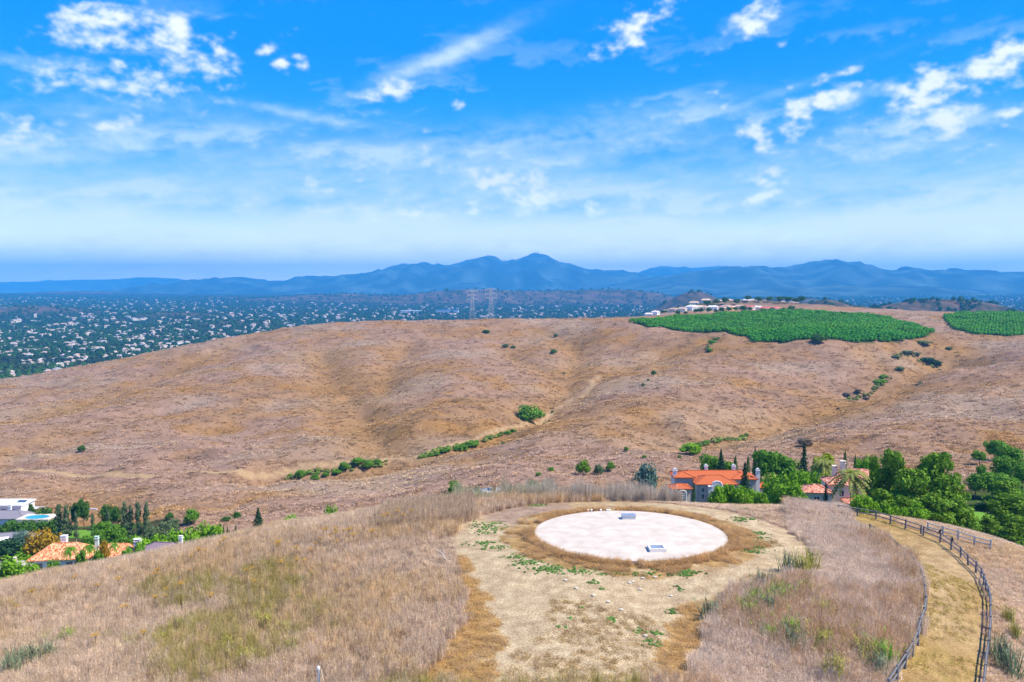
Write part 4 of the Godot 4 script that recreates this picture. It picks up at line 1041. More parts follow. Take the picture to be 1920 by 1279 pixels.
# ------------------------------------------------------------------ the tank on the knoll
func water_tank() -> void:
	var o := base("water_tank", Vector3(TANK.x, -0.25, TANK.y))
	o.rotation.x = -0.04
	var concrete := textured("bleached_concrete", Color(0.57, 0.505, 0.43), 30.0, 0.84, 1.0, 0.9)
	var k := Kit.new()
	var n := 96
	var rad := [0.0, 3.0, 6.0, 9.0, 11.7, 11.9]
	var up := [0.62, 0.60, 0.55, 0.47, 0.38, 0.32]
	for i in n:
		var a := Vector3(cos(TAU * i / n), 0, sin(TAU * i / n)); var b := Vector3(cos(TAU * (i + 1) / n), 0, sin(TAU * (i + 1) / n))
		for j in 5:
			var pa: Vector3 = a * rad[j] + Vector3(0, up[j], 0); var pb: Vector3 = b * rad[j] + Vector3(0, up[j], 0)
			var qa: Vector3 = a * rad[j + 1] + Vector3(0, up[j + 1], 0); var qb: Vector3 = b * rad[j + 1] + Vector3(0, up[j + 1], 0)
			if j == 0: k.tri(pa, qa, qb, Vector3.UP)
			else: k.quad(pa, qa, qb, pb, Vector3.UP)
		k.quad(a * 11.9 + Vector3(0, 0.32, 0), b * 11.9 + Vector3(0, 0.32, 0), b * 11.9 - Vector3(0, 0.8, 0), a * 11.9 - Vector3(0, 0.8, 0), a)
	part("roof_slab", k.mesh(), concrete, o)
	var steel := mat("hatch_steel", Color(0.46, 0.50, 0.55), 0.35)
	steel.metallic = 0.7
	# raised hatch with a closed lid
	var p1: Vector2 = Vector2(15.51, -104.32)
	var l := Vector3(p1.x - TANK.x, 0.55, p1.y - TANK.y)
	k = Kit.new(); k.box(l + Vector3(0, 0.2, 0), Vector3(1.75, 0.5, 1.2))
	var h := part("hatch", k.mesh(), mat("hatch_grey", Color(0.55, 0.55, 0.55), 0.6), o)
	tag(h, "raised hatch with bluish closed metal lid")
	k = Kit.new(); k.box(l + Vector3(0, 0.49, 0), Vector3(1.85, 0.08, 1.3)); k.box(l + Vector3(0.3, 0.55, 0.1), Vector3(0.5, 0.04, 0.3))
	for x in [-0.6, 0.6]: k.tube(l + Vector3(x - 0.12, 0.5, -0.68), l + Vector3(x + 0.12, 0.5, -0.68), 0.05, 0.05, 6)
	k.tube(l + Vector3(-0.15, 0.55, 0.6), l + Vector3(0.15, 0.55, 0.6), 0.03, 0.03, 6)
	part("lid", k.mesh(), steel, h)
	# curbed opening near the edge
	var p2: Vector2 = Vector2(16.62, -89.76)
	l = Vector3(p2.x - TANK.x, 0.35, p2.y - TANK.y)
	k = Kit.new()
	for s in [-1, 1]:
		k.box(l + Vector3(s * 0.85, 0.25, 0), Vector3(0.2, 0.55, 1.9), Basis.IDENTITY); k.box(l + Vector3(0, 0.25, s * 0.86), Vector3(1.5, 0.545, 0.18))
	h = part("hatch", k.mesh(), mat("hatch_curb", Color(0.74, 0.68, 0.62), 0.8), o)
	tag(h, "pale curbed hatch with sunken metal cover")
	k = Kit.new(); k.box(l + Vector3(0, 0.42, 0), Vector3(1.48, 0.06, 1.52)); k.box(l + Vector3(0.45, 0.48, -0.2), Vector3(0.35, 0.06, 0.12))
	part("lid", k.mesh(), steel, h)
	for px in [-4.1, -3.6, -2.3, -1.4, -1.1]:
		k = Kit.new()
		k.tube(Vector3(px, 0.3, -11.6), Vector3(px, 0.52, -11.6), 0.13, 0.10, 8); k.tube(Vector3(px, 0.52, -11.6), Vector3(px, 0.62, -11.6), 0.17, 0.08, 8)
		part("vent_cap", k.mesh(), mat("vent_white", Color(0.82, 0.80, 0.77)), o)
	tag(o, "round bleached concrete roof of a buried water tank", "water tank")
	# loose stones on the apron
	for s in [Vector2(12.54, -81.00), Vector2(13.02, -79.17), Vector2(13.74, -81.93), Vector2(15.09, -82.24), Vector2(12.16, -80.70), Vector2(15.90, -77.83), Vector2(10.43, -74.08), Vector2(6.51, -79.02), Vector2(8.06, -77.24), Vector2(5.57, -81.16), Vector2(9.36, -75.79), Vector2(11.80, -68.65)]:
		k = Kit.new()
		var r := RandomNumberGenerator.new(); r.seed = int(absf(s.x * 100))
		var ring := []
		for j in 4:
			for i in 7:
				var f: float = [0.25, 0.95, 0.85, 0.2][j] * r.randf_range(0.8, 1.15)
				ring.append(Vector3(cos(TAU * i / 7.0) * 0.26 * f, [-0.05, 0.03, 0.12, 0.17][j], sin(TAU * i / 7.0) * 0.19 * f))
		for j in 3:
			for i in 7:
				k.quad(ring[j * 7 + i], ring[j * 7 + (i + 1) % 7], ring[j * 7 + 7 + (i + 1) % 7], ring[j * 7 + 7 + i], ring[j * 7 + i] + ring[j * 7 + 7 + i])
		for i in 5: k.tri(ring[21], ring[22 + i], ring[22 + (i + 1) % 6], Vector3.UP)
		var st := part("stone", k.mesh(), textured("pale_stone", Color(0.66, 0.60, 0.48), 0.6, 0.75, 1.0))
		st.position = ground(s)
		tag(st, "small pale stone lying on the bare dirt apron", "stone", "stones on the dirt apron")

# ------------------------------------------------------------------ houses near by
func villas() -> void:
	var orange := textured("orange_tile", Color(0.62, 0.155, 0.05), 6.0, 0.66, 1.0, 0.8, false, 0.035)
	var salmon := textured("salmon_tile", Color(0.74, 0.37, 0.23), 6.0, 0.25, 1.0, 0.85, false, 0.035)
	var apricot := textured("apricot_tile", Color(0.84, 0.40, 0.18), 6.0, 0.25, 1.0, 0.85, false, 0.03)
	for q in [[salmon, Color(0.60, 0.33, 0.24), Color(0.95, 0.72, 0.62)], [apricot, Color(0.72, 0.36, 0.20), Color(1.0, 0.80, 0.62)]]:
		q[0].albedo_color = lin(0.85, 0.82, 0.80)
		var tex := noise_tex(0.017, 2, q[1], q[2], 512, 33)
		tex.color_ramp.set_offset(0, 0.38)
		tex.color_ramp.set_offset(1, 0.62)
		q[0].albedo_texture = tex
	var stucco := textured("beige_stucco", Color(0.62, 0.55, 0.47), 3.0, 0.85, 1.0)
	var trim := mat("white_stone", Color(0.80, 0.78, 0.74))
	var cream := mat("cream_stucco", Color(0.72, 0.62, 0.50))
	# villa with the red-orange roof
	var s: Vector3 = Vector3(55.53, -24.71, -215.00)
	var g := ground(Vector2(s.x, s.z))
	var o := base("villa", Vector3(s.x, s.y - 0.9, s.z), 0.0)
	wing(o, -10.3, 10.6, -7.5, 0.4, -3.0, 4.9, 1.5, stucco, orange)
	wing(o, -11.2, -6.2, -4.0, 1.4, -3.0, 5.5, 1.15, stucco, orange)
	wing(o, 4.6, 10.9, -4.5, 1.2, -3.0, 5.0, 1.15, stucco, orange)
	wing(o, -6.1, 4.5, -2.0, 5.0, -3.0, 4.5, 1.75, stucco, orange)
	wing(o, 11.6, 17.0, -5.0, -0.5, -3.0, 2.2, 0.9, stucco, orange)
	chimney(o, -11.0, 0.2, 0.0, 7.3, 1.05, trim)
	chimney(o, -1.4, -4.4, 4.0, 7.5, 0.85, trim)
	chimney(o, 6.3, -4.4, 4.0, 7.5, 0.9, trim)
	chimney(o, 11.5, 0.6, -3.0, 7.4, 0.95, trim)
	window(o, Vector3(-8.5, 3.7, 1.42), 0.75, 1.2, trim)
	window(o, Vector3(-4.5, 3.0, 5.02), 0.8, 1.1, trim)
	window(o, Vector3(-4.5, 1.3, 5.02), 0.8, 1.3, trim)
	window(o, Vector3(3.6, 2.7, 5.02), 0.7, 1.3, trim)
	window(o, Vector3(7.0, 3.0, 1.22), 0.9, 1.4, trim)
	# arched portal
	var k := Kit.new()
	for x in [-2.75, 0.75]: k.box(Vector3(x, 0.6, 5.7), Vector3(0.95, 7.2, 1.3))
	var cx := -1.0
	for i in 12:
		var a := PI * i / 12.0; var b := PI * (i + 1) / 12.0
		var lo_a := Vector3(cx + cos(a) * 1.28, 2.2 + sin(a) * 1.3, 6.3); var lo_b := Vector3(cx + cos(b) * 1.28, 2.2 + sin(b) * 1.3, 6.3)
		var hi_a := Vector3(cx + cos(a) * 1.3, 4.3 + sin(a) * 1.25, 6.3); var hi_b := Vector3(cx + cos(b) * 1.3, 4.3 + sin(b) * 1.25, 6.3)
		k.quad(lo_a, lo_b, hi_b, hi_a, Vector3(0, 0, 1))
		var dz := Vector3(0, 0, -1.2)
		k.quad(hi_a, hi_b, hi_b + dz, hi_a + dz, Vector3(0, 1, 0)); k.quad(lo_a, lo_b, lo_b + dz, lo_a + dz, Vector3(0, -1, 0))
		k.quad(lo_a + dz, lo_b + dz, hi_b + dz, hi_a + dz, Vector3(0, 0, -1))
	var portal := part("portal", k.mesh(), mat("portal_stone", Color(0.70, 0.68, 0.66)), o)
	k = Kit.new()
	for i in 12:
		var a := PI * i / 12.0; var b := PI * (i + 1) / 12.0
		k.tube(Vector3(cx + cos(a) * 1.42, 4.3 + sin(a) * 1.37, 6.2), Vector3(cx + cos(b) * 1.42, 4.3 + sin(b) * 1.37, 6.2), 0.15, 0.15, 6)
	for x in [-2.75, 0.75]: k.box(Vector3(x, 4.27, 5.7), Vector3(1.15, 0.2, 1.5))
	part("coping", k.mesh(), trim, portal)
	k = Kit.new(); k.box(Vector3(-1.0, 0.6, 5.03), Vector3(2.5, 5.0, 0.05)); part("door", k.mesh(), mat("dark_door", Color(0.06, 0.04, 0.035)), o)
	tag(o, "large stucco villa with red-orange tile roof and four white chimneys", "house")
	# little gatehouse before it
	var gs: Vector3 = Vector3(43.48, -21.93, -203.00)
	var gh := base("gatehouse", Vector3(gs.x, gs.y - 0.6, gs.z), 0.1)
	wing(gh, -2.3, 2.3, -2.0, 1.4, -3.0, 2.3, 1.0, stucco, orange, 0.6)
	k = Kit.new()
	for i in 8:
		var a := PI * i / 8.0; var b := PI * (i + 1) / 8.0
		k.tube(Vector3(cos(a), 1.35 + sin(a) * 0.75, 2.0), Vector3(cos(b), 1.35 + sin(b) * 0.75, 2.0), 0.13, 0.13, 6)
	for x in [-1.0, 1.0]: k.box(Vector3(x, -0.6, 2.0), Vector3(0.24, 3.9, 0.24))
	for y in [0.1, 0.7, 1.3]: k.box(Vector3(0, y, 2.0), Vector3(1.8, 0.12, 0.12))
	part("gate", k.mesh(), trim, gh)
	tag(gh, "small orange roofed gatehouse with white arched gate", "gatehouse")
	# ivy on the villa wall
	var ivy := plant("climbing_ivy", "column", Vector3(48.30, -20.19, -208.50), 1.0, "deep", "narrow green climber against the villa front wall", "plant", "", 3.0)
	ivy.rotation.y = 0.0
	# tile roofed house behind palms
	s = Vector3(68.31, -11.40, -172.00)
	o = base("tile_roofed_house", Vector3(s.x, s.y - 4.2, s.z), -0.12)
	wing(o, -4.4, 1.2, -3.0, 2.0, -3.0, 2.3, 1.35, cream, salmon, 0.4)
	wing(o, 1.3, 8.6, -7.0, -1.0, -3.0, 3.4, 1.5, cream, salmon, 0.4)
	wing(o, 5.0, 13.5, -10.0, -4.5, -3.0, 4.3, 1.5, cream, salmon, 0.4)
	wing(o, 4.2, 8.0, -0.9, 2.6, -3.0, 0.3, 1.0, cream, salmon, 0.4)
	chimney(o, 5.6, -6.0, 3.0, 7.4, 1.0, cream, false)
	chimney(o, 3.9, -6.4, 3.0, 6.2, 1.0, cream, false)
	window(o, Vector3(4.0, 1.7, -0.98), 1.0, 1.3, trim)
	window(o, Vector3(-2.0, 0.9, 2.02), 1.1, 1.2, trim)
	k = Kit.new()
	for x in 4: k.box(Vector3(-6.6 + x * 0.62, 1.0, 1.2), Vector3(0.1, 1.3, 0.1))
	k.box(Vector3(-5.67, 1.65, 1.2), Vector3(2.1, 0.1, 0.14)); k.box(Vector3(-5.67, 0.4, 0.9), Vector3(2.1, 0.12, 0.8))
	part("balcony", k.mesh(), trim, o)
	tag(o, "house with mottled salmon tile roofs behind two palms", "house")
	# apricot roofed house down on the left
	s = Vector3(-102.71, -32.50, -186.00)
	o = base("apricot_roofed_house", Vector3(s.x, s.y - 0.7, s.z), 0.12)
	var white := mat("white_stucco", Color(0.78, 0.77, 0.75))
	wing(o, -9.5, 3.0, -3.2, 4.2, -4.0, 1.3, 2.9, white, apricot)
	wing(o, 3.1, 13.0, -3.6, 2.4, -4.0, 1.0, 2.2, white, apricot)
	wing(o, 8.5, 13.5, 2.5, 5.0, -4.0, 0.6, 1.2, white, apricot)
	chimney(o, -4.2, -1.6, 0.0, 4.9, 1.3, white, false)
	chimney(o, 3.4, -1.0, 0.0, 4.6, 0.8, mat("mint_chimney", Color(0.52, 0.68, 0.62)), false)
	chimney(o, 13.2, 0.6, 0.0, 4.1, 1.4, white, false)
	for x in [-7.5, -4.2, -0.8]: window(o, Vector3(x, -0.3, 4.22), 1.1, 1.6, mat("dark_frame", Color(0.2, 0.17, 0.15)))
	tag(o, "white house with mottled apricot tile roof below the slope", "house")
	# dull purple roof beside it
	s = Vector3(-80.93, -28.86, -180.00)
	o = base("purple_roofed_house", Vector3(s.x, s.y - 2.4, s.z), -0.05)
	wing(o, -5.2, 6.5, -4.0, 4.0, -3.0, 1.6, 2.4, white, textured("purple_shingle", Color(0.27, 0.20, 0.24), 1.5, 0.8, 1.0))
	chimney(o, 4.6, -0.5, 2.0, 5.0, 0.7, white, false)
	tag(o, "house with dull purple shingle roof showing over the grass", "house")
	# grey and white houses at the foot of the far hill
	s = Vector3(-186.56, -52.95, -292.00)
	o = base("grey_roofed_house", Vector3(s.x, s.y - 2.2, s.z), 0.06)
	var slate := textured("grey_shingle", Color(0.25, 0.24, 0.28), 1.5, 0.8, 1.0)
	wing(o, -14.0, 6.4, -4.0, 4.0, -4.0, 2.2, 2.2, white, slate)
	chimney(o, -2.0, -3.0, 2.0, 5.2, 0.9, white, false)
	tag(o, "low house with long grey shingle roof beside the pool", "house")
	s = Vector3(-201.27, -55.95, -318.00)
	o = base("flat_roofed_house", Vector3(s.x, s.y - 4.0, s.z), 0.0)
	k = Kit.new(); k.box(Vector3(-6, 2.0, 0), Vector3(22, 6, 9)); k.box(Vector3(7.3, 0.6, 2.5), Vector3(4.0, 4.5, 5.0)); part("wall", k.mesh(), white, o)
	k = Kit.new(); k.box(Vector3(-6, 5.2, 0), Vector3(23, 0.4, 10)); k.box(Vector3(7.3, 3.0, 2.5), Vector3(4.6, 0.3, 5.6)); part("roof", k.mesh(), mat("pale_membrane", Color(0.72, 0.74, 0.77)), o)
	for x in [-10.0, -6.0, -2.0, 1.5]: window(o, Vector3(x, 3.0, 4.52), 1.9, 1.5, trim)
	k = Kit.new(); k.box(Vector3(14, 0.5, -6), Vector3(34, 2.2, 0.35), Basis(Vector3.UP, -0.12)); part("garden_wall", k.mesh(), white, o)
	k = Kit.new(); k.box(Vector3(2.5, 5.6, 0), Vector3(3.4, 0.1, 2.4), Basis(Vector3.RIGHT, 0.3)); part("solar_panel", k.mesh(), mat("solar_blue", Color(0.05, 0.09, 0.16), 0.15), o)
	tag(o, "white flat roofed modern house with long garden wall", "house")
	# pool
	s = Vector3(-173.61, -51.73, -287.00)
	var pg := ground(Vector2(s.x, s.z))
	o = base("swimming_pool", Vector3(s.x, maxf(pg.y + 0.5, s.y), s.z), 0.0)
	k = Kit.new(); k.box(Vector3(0, -0.6, 0), Vector3(12, 1.2, 7.5)); part("terrace", k.mesh(), mat("pool_terrace", Color(0.55, 0.48, 0.40)), o)
	k = Kit.new()
	for i in 20:
		k.tri(Vector3(0, 0.03, 0.4), Vector3(cos(TAU * i / 20) * 4.2, 0.03, 0.4 + sin(TAU * i / 20) * 2.7), Vector3(cos(TAU * (i + 1) / 20) * 4.2, 0.03, 0.4 + sin(TAU * (i + 1) / 20) * 2.7), Vector3.UP)
	part("water", k.mesh(), mat("pool_water", Color(0.03, 0.30, 0.40), 0.06), o)
	tag(o, "oval turquoise swimming pool on a pale terrace", "pool")
	# slate roofs behind the ochre tree
	s = Vector3(-146.20, -40.60, -228.00)
	o = base("slate_roofed_house", Vector3(s.x, s.y - 3.0, s.z), 0.3)
	wing(o, -7.0, 7.5, -4.0, 4.0, -4.0, 1.4, 2.6, mat("maroon_wall", Color(0.20, 0.08, 0.08)), slate)
	k = Kit.new(); k.box(Vector3(-1.5, 2.95, 3.0), Vector3(3.6, 0.12, 1.8), Basis(Vector3.RIGHT, 0.45)); part("skylight", k.mesh(), mat("skylight_white", Color(0.8, 0.82, 0.85), 0.3), o)
	tag(o, "maroon walled house with slate roof and white skylight", "house")
	s = Vector3(-114.73, -31.05, -178.00)
	o = base("pale_roofed_house", Vector3(s.x, s.y - 3.0, s.z), 0.1)
	wing(o, -8.0, 4.4, -4.0, 3.5, -4.0, 1.2, 1.7, white, textured("pale_shingle", Color(0.50, 0.46, 0.42), 1.5, 0.8, 1.0))
	chimney(o, 1.5, 0.5, 1.5, 3.6, 0.7, cream, false)
	tag(o, "house with pale grey-brown roof among bright bushes", "house")
	# whitish roof behind the stalks
	s = Vector3(-2.41, -13.23, -165.00)
	o = base("white_roofed_house", Vector3(s.x, s.y - 1.6, s.z), 0.0)
	wing(o, -5.6, 5.0, -3.5, 3.0, -3.0, 2.2, 1.7, white, textured("patchy_white_shingle", Color(0.72, 0.72, 0.74), 2.0, 0.55, 1.0, 0.85, false, 0.06))
	var brick := textured("chimney_brick", Color(0.45, 0.15, 0.08), 0.5, 0.75, 1.0)
	chimney(o, -1.4, 0.4, 2.0, 4.6, 0.8, brick, false)
	chimney(o, 2.7, 0.4, 2.0, 4.6, 0.8, brick, false)
	tag(o, "house with patchy white roof and two brick chimneys behind dry stalks", "house")
	# lawns
	for l in [[Vector3(98.26, -16.93, -166.00), 6.0, 7.0, "bright lawn before a dark hedge among the pines"], [Vector3(74.06, -22.30, -225.00), 7.0, 9.0, "green lawn beside the red-orange roofed villa"], [Vector3(-142.47, -45.15, -262.00), 9.0, 10.0, "bright lawn between the slender grey-green trees"]]:
		k = Kit.new()
		var c := ground(Vector2(l[0].x, l[0].z))
		for j in 8:
			for i in 8:
				var q := []
				for e in [[0, 0], [1, 0], [1, 1], [0, 1]]:
					var x: float = ((i + e[0]) / 8.0 - 0.5) * 2.0 * l[1]; var z: float = ((j + e[1]) / 8.0 - 0.5) * 2.0 * l[2]
					q.append(Vector3(x, height(c.x + x, c.z + z) + 0.12 - c.y, z))
				k.quad(q[0], q[1], q[2], q[3], Vector3.UP)
		var lw := part("lawn", k.mesh(), textured("lawn_grass", Color(0.15, 0.33, 0.02), 2.0, 0.7, 1.0))
		lw.position = c
		tag(lw, l[3], "lawn", "", "structure")

# ------------------------------------------------------------------ fences, birds, posts
func fences() -> void:
	var wood := textured("weathered_rail", Color(0.21, 0.22, 0.24), 0.7, 0.6, 1.0, 0.85, false, 0.05)
	var outer := fence("rail_fence", PackedVector2Array([Vector2(47.14, -113.21), Vector2(51.51, -111.29), Vector2(54.57, -103.72)]), 2.5, 1.25, wood, "grey two-rail fence along the far stretch of the footpath")
	var main := fence("rail_fence", PackedVector2Array([Vector2(54.30, -103.33), Vector2(55.23, -101.00), Vector2(55.23, -96.68), Vector2(53.57, -89.25), Vector2(48.88, -79.48), Vector2(45.11, -73.24), Vector2(39.78, -65.21), Vector2(36.39, -59.98)]), 2.6, 1.3, wood, "dark two-rail fence on the outer bend of the footpath")
	fence("rail_fence", PackedVector2Array([Vector2(47.27, -103.53), Vector2(47.79, -99.10), Vector2(46.39, -90.79), Vector2(43.05, -81.62), Vector2(40.24, -75.64), Vector2(36.07, -69.04), Vector2(31.44, -63.26), Vector2(28.37, -59.52)]), 2.6, 1.4, wood, "half buried rail fence at the edge of the tall brush")
	fence("rail_fence", PackedVector2Array([Vector2(56.18, -105.72), Vector2(58.35, -103.13), Vector2(60.51, -100.81), Vector2(62.92, -100.23)]), 1.9, 1.25, mat("bleached_rail", Color(0.33, 0.34, 0.34)), "pale rail fence running below the trail toward the pines")
	# two black birds on the rail
	for b in [[Vector2(55.23, -101.00), 0.3, "hunched black bird perched on the dark trail fence"], [Vector2(55.25, -98.16), -0.9, "upright black bird perched on the dark trail fence"]]:
		var g := ground(b[0])
		var o := base("bird", g + Vector3(0, 1.3 * 0.9 + 0.05, 0), b[1])
		var k := Kit.new()
		var wide := [0.02, 0.09, 0.13, 0.12, 0.08, 0.075, 0.07, 0.02]
		var ups := [0.0, 0.06, 0.17, 0.30, 0.40, 0.46, 0.52, 0.57]
		var fwd := [-0.10, -0.06, -0.02, 0.03, 0.07, 0.11, 0.13, 0.14]
		for j in 7:
			for i in 8:
				var a := TAU * i / 8; var c := TAU * (i + 1) / 8
				k.quad(Vector3(cos(a) * wide[j], ups[j], sin(a) * wide[j] + fwd[j]), Vector3(cos(c) * wide[j], ups[j], sin(c) * wide[j] + fwd[j]), Vector3(cos(c) * wide[j + 1], ups[j + 1], sin(c) * wide[j + 1] + fwd[j + 1]), Vector3(cos(a) * wide[j + 1], ups[j + 1], sin(a) * wide[j + 1] + fwd[j + 1]), Vector3(cos(a), 0.1, sin(a)))
		k.tube(Vector3(0, 0.50, 0.19), Vector3(0, 0.47, 0.29), 0.025, 0.004, 5)
		k.quad(Vector3(-0.07, 0.16, -0.1), Vector3(0.07, 0.16, -0.1), Vector3(0.05, -0.16, -0.24), Vector3(-0.05, -0.16, -0.24), Vector3(0, 0, -1))
		for s in [-1.0, 1.0]:
			k.tri(Vector3(s * 0.13, 0.34, 0.02), Vector3(s * 0.15, 0.1, -0.1), Vector3(s * 0.05, -0.05, -0.2), Vector3(s, 0, 0))
			k.tube(Vector3(s * 0.05, 0.08, 0), Vector3(s * 0.05, -0.03, 0.02), 0.015, 0.012, 5)
		part("body", k.mesh(), mat("black_feathers", Color(0.012, 0.012, 0.014), 0.5), o)
		tag(o, b[2], "bird")
	# pipe stub with a stake
	var p := ground(Vector2(-15.45, -61.83))
	var o := base("marker_pipe", p)
	var k := Kit.new(); k.tube(Vector3(0, -0.4, 0), Vector3(0, 2.05, 0), 0.085, 0.085, 10); part("pipe", k.mesh(), mat("grey_pipe", Color(0.36, 0.42, 0.46), 0.4), o)
	k = Kit.new(); k.tube(Vector3(0, 2.0, 0), Vector3(0, 2.16, 0), 0.13, 0.13, 10); k.tube(Vector3(0, 2.16, 0), Vector3(0, 2.24, 0), 0.13, 0.05, 10); part("cap", k.mesh(), mat("pipe_cap", Color(0.7, 0.72, 0.74), 0.35), o)
	k = Kit.new(); k.tube(Vector3(0.62, -0.2, 0.1), Vector3(0.22, 2.0, 0.05), 0.045, 0.04, 6); part("stake", k.mesh(), mat("pale_stake", Color(0.62, 0.52, 0.36)), o)
	tag(o, "grey capped metal pipe with a pale leaning stake in the grass", "post")
	# dead white branch
	p = ground(Vector2(-7.68, -88.91))
	o = base("dead_branch", p)
	var limb := mat("bleached_limb", Color(0.68, 0.63, 0.57))
	for l in [[Vector3(0.4, 0, 0), Vector3(-0.55, 1.5, 0.1), 0.06], [Vector3(-0.05, 0.7, 0), Vector3(-0.1, 1.9, 0.1), 0.035], [Vector3(-0.2, 0.95, 0), Vector3(-1.0, 1.7, 0.2), 0.03], [Vector3(0.15, 0.4, 0), Vector3(-0.7, 0.95, 0.2), 0.03]]:
		k = Kit.new(); k.tube(l[0], l[1], l[2], l[2] * 0.3, 6); part("limb", k.mesh(), limb, o)
	tag(o, "bleached dead branch at the edge of the dry grass", "branch")

